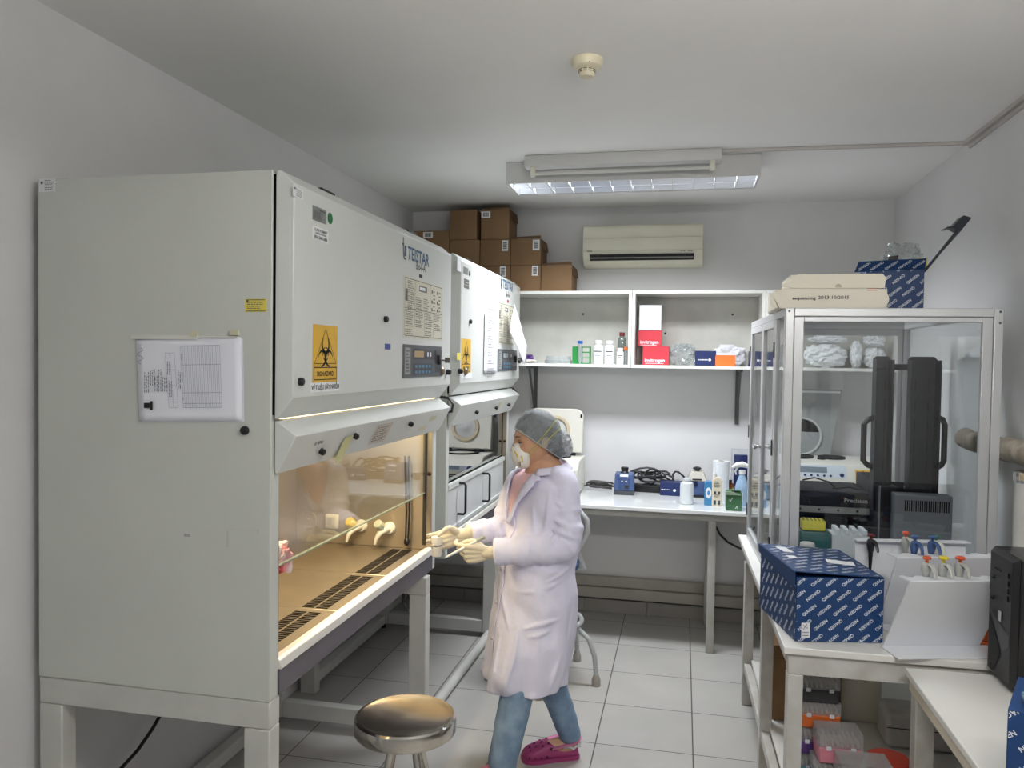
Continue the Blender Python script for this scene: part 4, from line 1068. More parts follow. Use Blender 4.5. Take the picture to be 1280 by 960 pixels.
# ------------------------------------------------------------------ blue cartons with repeated lettering
M_qb = mat('navy carton', (13, 54, 102), 0.5, var=0.04, scale=5)
M_qw = mat('carton white print', (226, 230, 234), 0.5)
def pattern(mb, O, U, V, w, h, size=0.0105, ang=38, ph=0.0):
    """rows of the word set diagonally on a w x h face whose lower left corner is O, clipped to the face"""
    O, U, V = V3(O), V3(U).normalized(), V3(V).normalized(); N = U.cross(V)
    t = bmesh.new(); me = text_mesh('QIAGEN'); k = size/0.73
    xs = [v.co.x for v in me.vertices]; wl = max(xs)*k
    a = math.radians(ang); c, s = math.cos(a), math.sin(a)
    dx, dy = wl*1.5, size*2.9
    R = math.hypot(w, h); n = int(R/dy)+2; m = int(R/dx)+2
    for i in range(-n, n+1):
        for j in range(-m, m+1):
            u0 = j*dx+(i % 2)*dx*0.5+ph*dx; v0 = i*dy
            cx, cy = w/2+u0*c-v0*s, h/2+u0*s+v0*c
            if not (-wl < cx < w+wl and -wl < cy < h+wl): continue
            fl = -1 if (i % 2) else 1
            M = Matrix(((c*k*fl, -s*k*fl, 0, cx), (s*k*fl, c*k*fl, 0, cy), (0, 0, 1, 0), (0, 0, 0, 1))) @ Matrix.Translation((-wl/k/2, -0.365, 0))
            m2 = me.copy(); m2.transform(M); t.from_mesh(m2); D.meshes.remove(m2)
    for (co, no) in (((0.002, 0, 0), (-1, 0, 0)), ((w-0.002, 0, 0), (1, 0, 0)), ((0, 0.002, 0), (0, -1, 0)), ((0, h-0.002, 0), (0, 1, 0))):
        bmesh.ops.bisect_plane(t, geom=list(t.verts)+list(t.edges)+list(t.faces), plane_co=co, plane_no=no, clear_outer=True)
    for v in t.verts:
        v.co = O+U*v.co.x+V*v.co.y+N*0.0007
    me3 = D.meshes.new('tmp'); t.to_mesh(me3); t.free(); mb.bm.from_mesh(me3); D.meshes.remove(me3)
def qbox(loc, rotz, w, d, h, label, lid=True, size=0.0105, group=None):
    t = thing('kit_carton', label, 'box', loc, rotz)
    MB().box(0, w, 0, d, 0, h).build('carton', M_qb, t, world=False, bevel=0.0015)
    b = MB(); pattern(b, (0, -0.0002, 0), (1, 0, 0), (0, 0, 1), w, h, size); b.build('front_lettering', M_qw, t, world=False)
    b = MB(); pattern(b, (-0.0002, d, 0), (0, -1, 0), (0, 0, 1), d, h, size, ang=50); b.build('side_lettering', M_qw, t, world=False)
    return t
pa, pb, pc = at(994, 802.5, 'Z', TZ), at(1103.5, 804, 'Z', TZ), at(950.6, 758, 'Z', TZ)
rz = math.atan2(pb.y-pa.y, pb.x-pa.x)
w_ = (pb-pa).length; d_ = 0.345; h_ = at(993.5, 722, 'Y', pa.y).z-TZ
qt = qbox((pa.x, pa.y, TZ+0.0008), rz, w_, d_, h_, 'navy carton with diagonal white lettering, lid slightly open, on the right table', size=0.0098)
# lid sloping up at the left rear, with side flap and two paper labels
lid = MB(); lift = 0.012
lid.hull8([(-0.006, -0.004, h_+0.018), (w_-0.004, -0.004, h_+0.002), (w_+0.003, d_, h_+0.004), (-0.006, d_, h_+0.022),
           (-0.006, -0.004, h_+0.021), (w_-0.004, -0.004, h_+0.005), (w_+0.003, d_, h_+0.007), (-0.006, d_, h_+0.025)])
lo_ = lid.build('lid', M_qb, qt, world=False)
def lidp(x, y): return V3((x, y, h_+0.0212-0.016*(x+0.006)/w_+0.004*y/d_))
b = MB(); U_ = V3((w_, 0, -0.016)).normalized(); pattern(b, lidp(0, 0), U_, V3((0, 1, 0.0116)).normalized(), w_-0.01, d_-0.005, 0.0098, ang=30); b.build('lettering', M_qw, lo_, world=False)
b = MB().hull8([(-0.009, -0.004, h_-0.035), (-0.006, -0.004, h_-0.035), (-0.004, d_, h_-0.004), (-0.007, d_, h_-0.004), (-0.009, -0.004, h_+0.02), (-0.006, -0.004, h_+0.02), (-0.006, d_, h_+0.024), (-0.009, d_, h_+0.024)])
fl = b.build('side_flap', M_qb, lo_, world=False)
b = MB(); 
for (x, y, ww, hh, an) in ((0.055, 0.27, 0.035, 0.07, .1), (0.045, 0.17, 0.03, 0.03, 0), (0.19, 0.14, 0.085, 0.05, -.25)):
    c_, s_ = math.cos(an), math.sin(an); p = lidp(x, y)+V3((0, 0, 0.0012)); Uq = V3((c_, s_, -0.06*c_)).normalized(); Vq = V3((-s_, c_, 0.0116+.06*s_)).normalized()
    MB().quad(p, Uq, Vq, ww, hh, lift=0.0006).build('paper_label', M_lbl, lo_, world=False)
p = V3((0.03, -0.001, 0.036))
lb = MB().quad(p, SX, UZ, 0.026, 0.046, lift=0.0008); lb = lb.build('carton_mark', M_lbl, qt, world=False)
b = MB()
b.bar(p+V3((-.008, 0, .002)), p+V3((-.001, 0, .012)), .002, V3((0, -1, 0)), .0016); b.bar(p+V3((-.001, 0, .012)), p+V3((.004, 0, .020)), .002, V3((0, -1, 0)), .0016); b.bar(p+V3((-.008, 0, .016)), p+V3((.006, 0, .006)), .002, V3((0, -1, 0)), .0016)
for i in range(3): b.quad(p+V3((0, -.0008, -.006-.005*i)), SX, UZ, .018, .002)
b.build('print', M_greyprint, lb, world=False)

# ------------------------------------------------------------------ pipette racks and pipettes
M_acr = mat('white acrylic', (226, 228, 232), 0.25, var=0.015)
pa, pb = at(1103, 809, 'Z', TZ), at(1219, 808.5, 'Z', TZ)
rz2 = math.atan2(pb.y-pa.y, pb.x-pa.x); RU, RVv = frame2(rz2); rw = (pb-pa).length
def prack(O, rz, w, h, lean, label, notch=6, top=0.05, foot=0.10, group='white acrylic pipette racks'):
    """folded sheet: foot plate towards the viewer, panel leaning forward, shelf with round notches at its rear edge"""
    t = thing('pipette_rack', label, 'pipette rack', tuple(O), rz, group)
    k = 0.004
    MB().box(-0.006, w+0.03, -foot, 0.0, 0, k).build('foot_plate', M_acr, t, world=False, bevel=0.001)
    MB().hull8([(0, -k, k), (w, -k, k), (w, 0, k), (0, 0, k), (0, -lean-k, h), (w, -lean-k, h), (w, -lean, h), (0, -lean, h)]).build('panel', M_acr, t, world=False)
    pts = [(0-.0, -lean-k), (w, -lean-k), (w, -lean+top)]
    n = notch; g = w/n; r = g*0.30
    for i in reversed(range(n)):
        cx = g*(i+.5)
        for q in range(9):
            a = PI*q/8; pts.append((cx+r*math.cos(a), -lean+top-r*1.1*math.sin(a)))
    pts.append((-.004, -lean+top))
    MB().prism(pts, 'Z', h+0.0003, h+k).build('notched_shelf', M_acr, t, world=False)
    return t
O1 = V3((pa.x, pa.y, TZ+0.0005)); h1 = 0.235; lean1 = 0.135
prack(O1, rz2, rw+0.01, h1, lean1, 'white acrylic pipette rack nearest the viewer, beside the navy carton')
O2 = V3((0.635, 2.745, TZ+0.0005)); h2 = 0.245
prack(O2, rz2, rw+0.05, h2, 0.10, foot=.06, label= 'second white acrylic pipette rack from the viewer, holding two blue topped pipettes')
O3 = V3((0.588, 2.845, TZ+0.0005))
t = thing('pipette_rack', 'rearmost white acrylic pipette rack, holding the black pipette', 'pipette rack', tuple(O3), rz2-0.08, 'white acrylic pipette racks')
MB().box(0, 0.39, -0.03, 0.045, 0, 0.004).build('foot_plate', M_acr, t, world=False, bevel=0.001)
MB().hull8([(0, 0, 0.0045), (0.37, 0, 0.0045), (0.37, 0.004, 0.0045), (0, 0.004, 0.0045), (0, 0.02, 0.25), (0.37, 0.02, 0.25), (0.37, 0.024, 0.25), (0, 0.024, 0.25)]).build('panel', M_acr, t, world=False)
MB().box(-0.004, 0.374, -0.006, 0.026, 0.2503, 0.2543).build('notched_shelf', M_acr, t, world=False)
M_pgrey = mat('pipette grey', (172, 174, 168), 0.4, var=0.03); M_pblue = mat('pipette blue', (58, 82, 128), 0.4, var=0.04); M_pbk = mat('pipette black', (26, 26, 28), 0.35)
M_pred = mat('button orange red', (206, 84, 44), 0.4); M_pyel = mat('button yellow', (218, 200, 50), 0.4); M_pgrn = mat('button green', (40, 104, 84), 0.4)
def pipette(O, rz, label, mb_, mh, mbtn, tilt=0.12, tall=0.20, btn_h=0.010, slope=.5, br=0.013):
    """hangs in a notch: slim shaft below, thick grip, finger hook, round push button; O is where it passes the notch"""
    t = thing('pipette', label, 'pipette', tuple(O), rz, 'pipettes in the acrylic racks')
    R_ = lambda z, y=0.0: V3((0, y-tilt*z, z))
    S_ = lambda z: V3((0, -slope*z, z))
    MB().tube([S_(-tall*.9), S_(-tall*.55), S_(-tall*.3), S_(-0.004)], [0.0025, 0.004, 0.006, 0.009], 12).build('shaft', mb_, t, world=False, smooth=True)
    MB().tube([R_(-0.0035), R_(0.006), R_(0.022), R_(0.038), R_(0.044)], [0.010, 0.0125, 0.0155, 0.014, 0.009], 14).build('grip', mh, t, world=False, smooth=True)
    MB().tube([R_(0.036, -0.006), R_(0.041, -0.024), R_(0.034, -0.040), R_(0.020, -0.050), R_(0.004, -0.056)], [0.009, 0.0085, 0.008, 0.007, 0.005], 10, rb=[0.006, 0.005, 0.004, 0.0035, 0.003]).build('finger_hook', mh, t, world=False, smooth=True)
    MB().lathe([(0.0001, 0.0), (0.005, 0.0), (0.005, btn_h), (br, btn_h+.001), (br+.001, btn_h+0.006), (br*.8, btn_h+0.010), (0.0001, btn_h+.011)], R_(0.0445), 16).build('button', mbtn, t, world=False, smooth=True)
    t.scale = (.86, .86, .86)
    return t
def notchp(O, h, lean, i, w, n=6, top=0.05):
    return O+RU*(w/n*(i+.5))+RVv*(-lean+top-0.002)+V3((0, 0, h+0.006))
w1 = rw+0.01
sl1, sl2 = lean1/h1, .10/h2
pipette(notchp(O1, h1, lean1, 1, w1), rz2, 'grey pipette with orange red button in the nearest rack, leftmost there', M_pgrey, M_pgrey, M_pred, slope=sl1)
pipette(notchp(O1, h1, lean1, 2, w1), rz2, 'grey pipette with yellow button in the nearest rack', M_pgrey, M_pgrey, M_pyel, br=0.015, slope=sl1)
pipette(notchp(O1, h1, lean1, 3, w1), rz2, 'grey pipette with orange button in the nearest rack, right of the yellow one', M_pgrey, M_pgrey, M_pred, br=0.015, slope=sl1)
w2 = rw+0.05
pipette(notchp(O2, h2, 0.10, 1, w2), rz2, 'blue topped pipette in the second rack, the left one of its pair', M_pgrey, M_pblue, M_pblue, slope=sl2)
pipette(notchp(O2, h2, 0.10, 2, w2), rz2, 'blue topped pipette in the second rack, the right one of its pair', M_pgrey, M_pblue, M_pblue, slope=sl2)
U3, V_3 = frame2(rz2-0.08)
pipette(O3+U3*0.035+V_3*(-0.022)+V3((0, 0, .225)), rz2, 'black electronic pipette with a dark red top at the left of the rearmost rack', M_pbk, M_pbk, mat('dark red', (96, 30, 34), 0.35), tilt=0.0, slope=0.0, br=0.013)
pipette(O3+U3*0.15+V_3*(-0.022)+V3((0, 0, .235)), rz2, 'thick grey pipette with orange button in the rearmost rack', M_pgrey, M_pgrey, M_pred, tilt=0.0, slope=0.0)
pipette(O3+U3*0.25+V_3*(-0.022)+V3((0, 0, .225)), rz2, 'pale pipette with green and blue top in the rearmost rack', M_pgrey, mat('pipette pale', (196, 200, 190), 0.35), M_pgrn, tilt=0.0, slope=0.0)
# orange holder between the rack and the computer
p = at(1232, 812, 'Z', TZ); p = V3((0.945, 2.69, TZ+0.005))
M_or = mat('orange plastic', (206, 92, 40), 0.4, var=0.04)
t = thing('orange_holder', 'orange plastic holder squeezed between the nearest rack and the computer', 'holder', tuple(p))
b = MB().hull8([(p.x-0.035, p.y-0.05, p.z+.001), (p.x+0.05, p.y-0.05, p.z+.001), (p.x+0.05, p.y+0.03, p.z+.001), (p.x-0.035, p.y+0.03, p.z+.001), (p.x+0.015, p.y-0.03, p.z+.125), (p.x+0.045, p.y-0.03, p.z+.125), (p.x+0.045, p.y+0.02, p.z+.125), (p.x+0.015, p.y+0.02, p.z+.125)])
b.build('body', M_or, t, bevel=0.004)
MB().box(p.x-0.045, p.x+0.055, p.y-0.06, p.y+0.04, p.z-0.004, p.z+0.0008).build('base', M_or, t, bevel=0.0015)

# ------------------------------------------------------------------ black computer tower
M_pc = mat('computer black', (20, 20, 23), 0.42, var=0.08, spec=0.5); M_pcg = mat('glossy black', (13, 13, 15), 0.2, var=0.05)
c0, c1 = at(1262, 870, 'Z', T2Z), at(1235, 845, 'Z', T2Z)
px_ = (c0.x+c1.x)/2; y0_, y1_ = c0.y, c0.y+0.175; ph_ = at(1268, 700, 'Y', y0_).z-T2Z
t = thing('computer_tower', 'black computer tower on the front table at the right edge', 'computer', (px_+.1, (y0_+y1_)/2, T2Z))
MB().box(px_+0.02, TX1-0.01, y0_, y1_, T2Z+0.008, T2Z+ph_).build('case', M_pcg, t, bevel=0.003)
b = MB()
b.hull8([(px_+0.0195, y0_, T2Z+.008), (px_+0.0195, y1_, T2Z+.008), (px_+0.0195, y1_, T2Z+ph_), (px_+0.0195, y0_, T2Z+ph_), (px_+0.004, y0_+.012, T2Z+.02), (px_+0.004, y1_-.012, T2Z+.02), (px_+0.004, y1_-.012, T2Z+ph_-.012), (px_+0.004, y0_+.012, T2Z+ph_-.012)])
fc = b.build('front_cover', M_pc, t, bevel=0.002)
xf = px_+0.0035
def ff(u, v): return V3((xf-0.001, y1_-(y1_-y0_)*u, T2Z+ph_*v))
b = MB().poly([ff(.12, .06), ff(.12, .50), ff(.62, .24), ff(.3, .06)]); b.build('intake_mesh', mat('mesh black', (10, 10, 11), 0.7), fc)
b = MB().poly([ff(.12, .52), ff(.9, .42), ff(.9, .34), ff(.66, .27)]); b.build('diagonal_panel', mat('panel grey black', (46, 46, 50), 0.35), fc)
for v in (.86, .80, .745, .69): MB().quad(ff(.84, v), V3((0, -1, 0)), UZ, .012, .014, lift=.0008).build('port', M_dark, fc)
MB().quad(ff(.42, .86), V3((0, -1, 0)), UZ, .05, .003, lift=.0008).build('drive_slot', M_dark, fc)
for v in (.62, .78, .1): MB().sphere(ff(.22, v), 0.006, 10, 8).build('stud', M_pc, fc, smooth=True)
MB().quad(ff(.55, .52), V3((0, -1, 0)), UZ, .018, .028, lift=.001).build('sticker', mat('sticker silver', (190, 194, 198), 0.4), fc)
b = MB()
for (x, y) in ((px_+.04, y0_+.02), (px_+.04, y1_-.02), (TX1-.05, y0_+.02), (TX1-.05, y1_-.02)): b.cyl((x, y, T2Z+.0005), (x, y, T2Z+.0085), 0.01, 10)
b.build('feet', M_dark, t)
rq = -0.44; ua, va = frame2(rq)
pq = at(1257.5, 955, 'Y', 1.66); pq.z = T2Z+0.0008
hq = at(1257.5, 886, 'Y', 1.66).z-T2Z
qq = qbox((pq.x, 1.66, T2Z+0.0008), rq, 0.26, 0.20, hq, 'navy carton with white lettering in the bottom right corner, in front of the computer', size=0.0105)
crumple('plastic_wrap', qq.matrix_world @ V3((0, 0, 0)) if False else tuple(V3((pq.x, 1.66, T2Z+hq+0.0015))+ua*0.07+va*0.05), (0.05, 0.035, 0.014), mat('crinkled film', (150, 170, 190), 0.15, var=0.2, scale=30, rgb2=(60, 90, 130)), 12, 'crumpled clear film lying on the navy carton in front of the computer', 'plastic film', amp=0.5)

# ------------------------------------------------------------------ on top of the glazed cabinet
ZG = GO.z+GH+0.0015
M_carton = mat('white card', (226, 220, 204), 0.6, var=0.03)
def flatbox(px0, px1, py0, py1, Y, z, label, ears, par=None, d=0.26):
    p0 = at(px0, py0, 'Y', Y); p1 = at(px1, py1, 'Y', Y); w = p1.x-p0.x; h = p0.z-z
    t = thing('flat_carton', label, 'box', ((p0.x+p1.x)/2, Y+d/2, z))
    MB().box(p0.x+0.01, p1.x-0.01, Y+0.004, Y+d, z, p0.z-0.002).build('tray', M_carton, t, bevel=0.002)
    n = 10; e = ears; zc_ = (z+p0.z)/2; hh = h/2
    if e:
        pts = [(p0.x+0.02, z+0.001), (p1.x-0.035, z+0.001)]+[(p1.x-0.035+0.03*math.cos(-PI/2+PI*i/n), zc_-.003+hh*.86*math.sin(-PI/2+PI*i/n)) for i in range(n+1)]+[(p1.x-0.05, p0.z), (p0.x+0.03, p0.z)]+[(p0.x+0.025-0.033*math.cos(PI/2-PI*i/n), zc_-.003+hh*.9*math.sin(PI/2-PI*i/n)) for i in range(n+1)]
    else:
        pts = [(p0.x+0.03, z+0.001), (p1.x-0.004, z+0.001), (p1.x, p0.z-0.014), (p1.x-0.012, p0.z), (p0.x+0.035, p0.z), (p0.x-0.022, z+h*.25), (p0.x-0.018, z+h*.15)]
    fp = MB().prism(pts, 'Y', Y-0.0025, Y+0.002).build('front_flap', M_carton, t)
    return t, p0, p1, fp
t, p0, p1, fp = flatbox(966, 1113, 361, 380, 3.02, ZG, 'lower white card box on the glass cabinet, with handwriting along its front', True)
b = MB().text('sequencing', 0.011, at(1005, 372.5, 'Y', 3.016), SX, UZ, squash=1.2); b.text('2013 10/2015', 0.012, at(1042, 371.5, 'Y', 3.016), SX, UZ, squash=1.15)
b.build('handwriting', M_ink, t)
b = MB(); c = at(1090, 360.5, 'Y', 3.016)
for dz in (0.0, -.007): b.quad(c+V3((0, 0, dz)), SX, UZ, .035, .0015)
b.build('red_print', mat('red print', (190, 90, 80), 0.6), t)
t, q0, q1, fp = flatbox(985, 1107, 343, 360, 3.03, p0.z+0.001, 'upper white card box on the glass cabinet, with a round thumb notch', False)
c = at(1048, 357, 'Y', 3.027)
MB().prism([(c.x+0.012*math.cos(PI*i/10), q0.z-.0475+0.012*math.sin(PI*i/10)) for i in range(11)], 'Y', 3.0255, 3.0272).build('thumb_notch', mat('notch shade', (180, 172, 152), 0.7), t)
# navy carton with bag and scraper
pa, pb = at(1082, 380, 'Y', 3.36), at(1154.5, 381, 'Y', 3.36)
zq = ZG; hq2 = at(1150, 336, 'Y', 3.36).z-zq
t = qbox((pa.x, 3.36, zq+0.0006), 0.0, pb.x-pa.x, 0.24, hq2, 'open navy carton with white lettering on top of the glass cabinet', size=0.0105)
wq = pb.x-pa.x
b = MB().hull8([(-0.045, -0.004, hq2-0.012), (wq, -0.004, hq2-0.002), (wq, -0.001, hq2-0.002), (-0.045, -0.001, hq2-0.012), (-0.035, -0.03, hq2+0.026), (wq-.002, -0.03, hq2+0.036), (wq-.002, -0.027, hq2+0.036), (-0.035, -0.027, hq2+0.026)])
fl = b.build('front_flap', M_qb, t, world=False)
b = MB(); pattern(b, (-0.035, -0.0062, hq2-0.008), V3((1, 0, 0.03)), V3((0, -0.6, 0.8)), wq+.03, 0.042, 0.0105); b.build('lettering', M_qw, fl, world=False)
M_bag = glass('clear bag film', (232, 236, 236), amount=0.86, rough=0.08, gloss=2.2)
c = at(1132, 327, 'Y', 3.42)
crumple('clear_bag', (c.x, 3.47, zq+hq2+0.002), (0.072, 0.05, 0.058), M_bag, 21, 'clear crinkled plastic bag with a yellow scrap in the navy carton on the cabinet', 'plastic bag', amp=0.5, freq=1.2, boxy=1.1)
c = at(1147, 322, 'Y', 3.44)
crumple('yellow_scrap', (c.x, 3.385, zq+hq2+0.002), (0.02, 0.012, 0.022), mat('yellow scrap', (222, 212, 100), 0.5), 8, 'small yellow scrap against the clear bag on the cabinet', 'scrap', amp=0.4)
c = at(1114, 326, 'Y', 3.42)
b = MB().hull8([(c.x-.022, 3.41, c.z-.06), (c.x+.012, 3.41, c.z-.06), (c.x+.012, 3.425, c.z-.06), (c.x-.022, 3.425, c.z-.06), (c.x-.012, 3.41, c.z+.016), (c.x+.026, 3.41, c.z+.022), (c.x+.026, 3.425, c.z+.022), (c.x-.012, 3.425, c.z+.016)])
tag(b.build('black_case', M_black, bevel=0.003, loc=(c.x, 3.415, c.z-.06)), 'small black case sticking out of the navy carton on the cabinet', 'case')
ps, pe = at(1153, 342, 'Y', 3.385), at(1193, 294, 'Y', 3.25)
t = thing('scraper', 'long handled dark scraper leaning up out of the navy carton towards the right wall', 'scraper', tuple(ps))
mid = ps.lerp(pe, .6)+V3((-.004, 0, -.004))
MB().tube([ps+(pe-ps)*.06, ps+(pe-ps)*.2, mid, pe, pe+(pe-ps).normalized()*.03], [0.006, 0.006, 0.006, 0.009, 0.012], 10, rb=[.005, .005, .005, .006, .006]).build('handle', mat('dark grey handle', (66, 68, 74), 0.45), t, smooth=True)
dv = (pe-ps).normalized(); sv = V3((0, 1, 0)); nv = -dv.cross(sv).normalized()
q = pe+dv*.035
b = MB()
b.hull8([q-sv*.03-dv*.02+nv*.004, q+sv*.03-dv*.02+nv*.004, q+sv*.03+dv*.045+nv*.004, q-sv*.03+dv*.045+nv*.004, q-sv*.03-dv*.02-nv*.03, q+sv*.03-dv*.02-nv*.03, q+sv*.03+dv*.04-nv*.025, q-sv*.03+dv*.04-nv*.025])
b.build('head', mat('dark slate plastic', (52, 56, 66), 0.4), t, bevel=0.003)
b = MB().hull8([q-sv*.032-dv*.024-nv*.031, q+sv*.032-dv*.024-nv*.031, q+sv*.032-dv*.018-nv*.031, q-sv*.032-dv*.018-nv*.031, q-sv*.032-dv*.034-nv*.044, q+sv*.032-dv*.034-nv*.044, q+sv*.032-dv*.028-nv*.044, q-sv*.032-dv*.028-nv*.044]); b.build('blade', M_black, t)

# ------------------------------------------------------------------ pipes on the right wall
M_ins = mat('torn pipe lagging', (190, 178, 160), 0.8, var=0.12, scale=20, rgb2=(150, 140, 126), bump=0.4, bscale=40)
zp = at(1280, 568, 'X', 1.14).z
pts = [V3((1.145, y, zp+0.005*math.sin(y*23))) for y in [2.5+i*0.09 for i in range(13)]]
b = MB().tube(pts, [0.042+0.004*math.sin(i*2.1) for i in range(13)], 16)
tag(b.build('lagged_pipe', M_ins, smooth=True, loc=(1.145, 3.0, zp)), 'thick beige lagged pipe running along the right wall behind the cabinet', 'pipe')
pv = at(1276, 600, 'X', 1.12)
t = thing('wall_pipe', 'white upright pipe with a metal collar at the right wall', 'pipe', (1.13, pv.y-0.02, 0))
MB().cyl((1.13, pv.y-0.04, 0), (1.13, pv.y-0.04, zp-0.085), 0.042, 24).build('tube', mat('white pipe', (208, 208, 202), 0.4, var=0.03), t, smooth=True)
MB().lathe([(0.03, zp-0.086), (0.045, zp-0.086), (0.047, zp-0.07), (0.045, zp-0.052), (0.03, zp-0.046)], (1.13, pv.y-0.04, 0), 24).build('collar', M_chrome, t, smooth=True)

# ------------------------------------------------------------------ under the table
M_clear = glass('tip box lid', (236, 236, 236), amount=0.84, rough=0.2, gloss=1.0)
def tipbox(x, y, z, w, d, h, lower, label, lidm=M_clear, rz=0.06, inner=None):
    t = thing('tip_box', label, 'tip box', (x, y, z), rz, 'pipette tip boxes under the table')
    hl = h*0.52
    MB().hull8([(-w/2+.003, -d/2+.003, 0), (w/2-.003, -d/2+.003, 0), (w/2-.003, d/2-.003, 0), (-w/2+.003, d/2-.003, 0), (-w/2, -d/2, hl), (w/2, -d/2, hl), (w/2, d/2, hl), (-w/2, d/2, hl)]).build('base', lower, t, world=False, bevel=0.003)
    MB().box(-w/2+.006, w/2-.006, -d/2+.006, d/2-.006, hl+.0005, hl+.004).build('tip_tray', inner or lower, t, world=False)
    b = MB(); n = 8
    for i in range(n):
        for j in range(6): b.tube([(-w/2+w*(i+.8)/(n+.6), -d/2+d*(j+.8)/6.6, hl+.0042), (-w/2+w*(i+.8)/(n+.6), -d/2+d*(j+.8)/6.6, hl+.02)], 0.003, 6)
    b.build('tips', mat('tip plastic', (206, 198, 182), 0.4), t, world=False)
    b = MB(); k = .0016
    b.box(-w/2, w/2, -d/2, -d/2+k, hl+.001, h); b.box(-w/2, w/2, d/2-k, d/2, hl+.001, h); b.box(-w/2, -w/2+k, -d/2+k, d/2-k, hl+.001, h); b.box(w/2-k, w/2, -d/2+k, d/2-k, hl+.001, h); b.box(-w/2, w/2, -d/2, d/2, h+.0002, h+k)
    b.build('lid', lidm, t, world=False)
    for q in (-.28, .28): MB().bevbox(w*q-.007, w*q+.007, -d/2-.004, -d/2-.0003, hl-.006, hl+.006, .0015).build('latch', M_frost, t, world=False)
    return t
M_tbk = mat('tip box black', (48, 48, 50), 0.45); M_tor = mat('tip box orange', (208, 104, 46), 0.45); M_tpu = mat('tip box purple', (84, 56, 122), 0.45); M_tte = mat('tip box teal', (40, 110, 116), 0.45); M_tpk = mat('tip box pink', (196, 120, 136), 0.45); M_tcr = mat('tip box cream', (214, 202, 158), 0.5)
zsh = 0.2225
bx, by = 0.435, 2.63
z = zsh
hs = 0.082
for (m, lab, dx, dy) in ((M_tor, 'orange tip box at the bottom of the rear tip box stack', 0, 0), (M_tte, 'teal tip box low in the rear tip box stack', 0.005, 0), (M_tpu, 'purple tip box in the rear stack, under the orange one', 0.0, 0.0), (M_tor, 'orange tip box in the rear stack, under the black one', 0.004, 0.005), (M_tbk, 'black tip box with clear lid, topmost of the rear stack', 0.0, 0.0)):
    tipbox(bx+dx, by+dy, z, 0.122, 0.088, hs-.0035, m, lab); z += hs
z = zsh
for (m, lab, dx) in ((M_tpu, 'purple tip box at the bottom of the middle tip box stack', 0.0), (M_tpu, 'purple tip box under the pink one in the middle stack', 0.004), (M_tpk, 'pink tip box with clear lid, topmost of the middle stack', 0.012)):
    tipbox(bx+0.035+dx, by-0.098, z, 0.125, 0.088, 0.094-.0035, m, lab); z += 0.094
z = zsh
tipbox(bx+0.10, by-0.0, z, 0.125, 0.088, .08, M_tcr, 'cream tip box beside the rear stack') if False else None
tipbox(bx+0.095, by-0.197, zsh, 0.14, 0.09, 0.095, M_tcr, 'cream tip box under another one in the front stack')
tipbox(bx+0.100, by-0.197, zsh+0.098, 0.14, 0.09, 0.14, M_tcr, 'cream tip box, topmost of the front stack', lidm=M_clear) 
# red lidded tub
p = at(1106, 962, 'Y', 2.52); rc = V3((p.x+0.02, 2.56, zsh))
rtop = 0.44
t = thing('round_tub', 'round tub with a red lid on the low shelf under the table', 'tub', tuple(rc))
MB().lathe([(0.0001, 0.0005), (0.05, 0.0005), (0.058, 0.16), (0.0001, 0.16)], rc, 30).build('body', mat('white tub', (200, 196, 190), 0.5), t, smooth=True)
MB().lathe([(0.0001, 0.1605), (0.063, 0.1605), (0.064, 0.166), (0.064, 0.186), (0.060, 0.193), (0.0001, 0.195)], rc, 34).build('lid', mat('red lid', (186, 62, 40), 0.4, var=0.04), t, smooth=True)
# cardboard carton and boards, white boxed unit further back
M_kraft = mat('brown cardboard', (146, 112, 74), 0.75, var=0.05, scale=8, bump=0.08, bscale=90)
def pbox(pl, pr, pt, pbm, Y, d, name, label, m, cat='box', zb=None):
    p0, p1 = at(pl, pt, 'Y', Y), at(pr, pbm, 'Y', Y); zz = p1.z if zb is None else zb
    p0.x = max(p0.x, .366)
    t = thing(name, label, cat, ((p0.x+p1.x)/2, Y+d/2, zz))
    MB().bevbox(p0.x, p1.x, Y, Y+d, zz, p0.z, 0.003).build('carton', m, t, smooth=True)
    return t, p0, p1, zz
t, p0, p1, zz = pbox(962, 1046, 806, 930, 3.19, 0.30, 'cardboard_carton', 'brown cardboard carton on the low shelf under the right table', M_kraft, zb=zsh+.001)
MB().box(p0.x-.001, p1.x+.001, 3.189, 3.1896, p0.z-0.05, p0.z-.0485).build('flap_seam', mat('seam', (96, 72, 46), 0.8), t)
t, p0, p1, zz = pbox(1052, 1100, 838, 930, 3.25, 0.28, 'white_carton', 'white carton beside the brown cardboard carton under the table', M_carton, zb=zsh+.001)
# white cased unit on the floor frame
q0, q1 = at(1068, 856, 'Y', 3.30), at(1135, 905, 'Y', 3.30)
t = thing('cased_unit', 'white cased unit with a seam lying under the right table', 'appliance', ((q0.x+q1.x)/2+.05, 3.5, zsh))
MB().bevbox(q0.x+.06, q1.x+.10, 3.05, 3.20, zsh+.001, zsh+.13, 0.02, 4).build('casing', M_worn, t, smooth=True)
MB().box(q0.x+.062, q1.x+.098, 3.0485, 3.0492, zsh+.075, zsh+.078).build('seam', M_dark, t)
for (pl, pt, pbm, m, lab, Y) in ((966, 888, 912, mat('blue film', (40, 74, 150), 0.4), 'small bright blue pouch beside the front leg on the low shelf', 2.78),):
    p = at(pl+3, pbm, 'Y', Y); 
    crumple('blue_pouch', (.385, Y, zsh+.001), (0.02, 0.03, 0.06), m, 31, lab, 'pouch', amp=0.35)
p = at(966, 800, 'Y', 3.6)
t, p0, p1, zz = pbox(960, 972, 780, 812, 3.42, 0.10, 'yellow_carton', 'small yellow carton on the brown cardboard carton under the table', mat('yellow card', (206, 168, 44), 0.5)) if False else (None,)*4
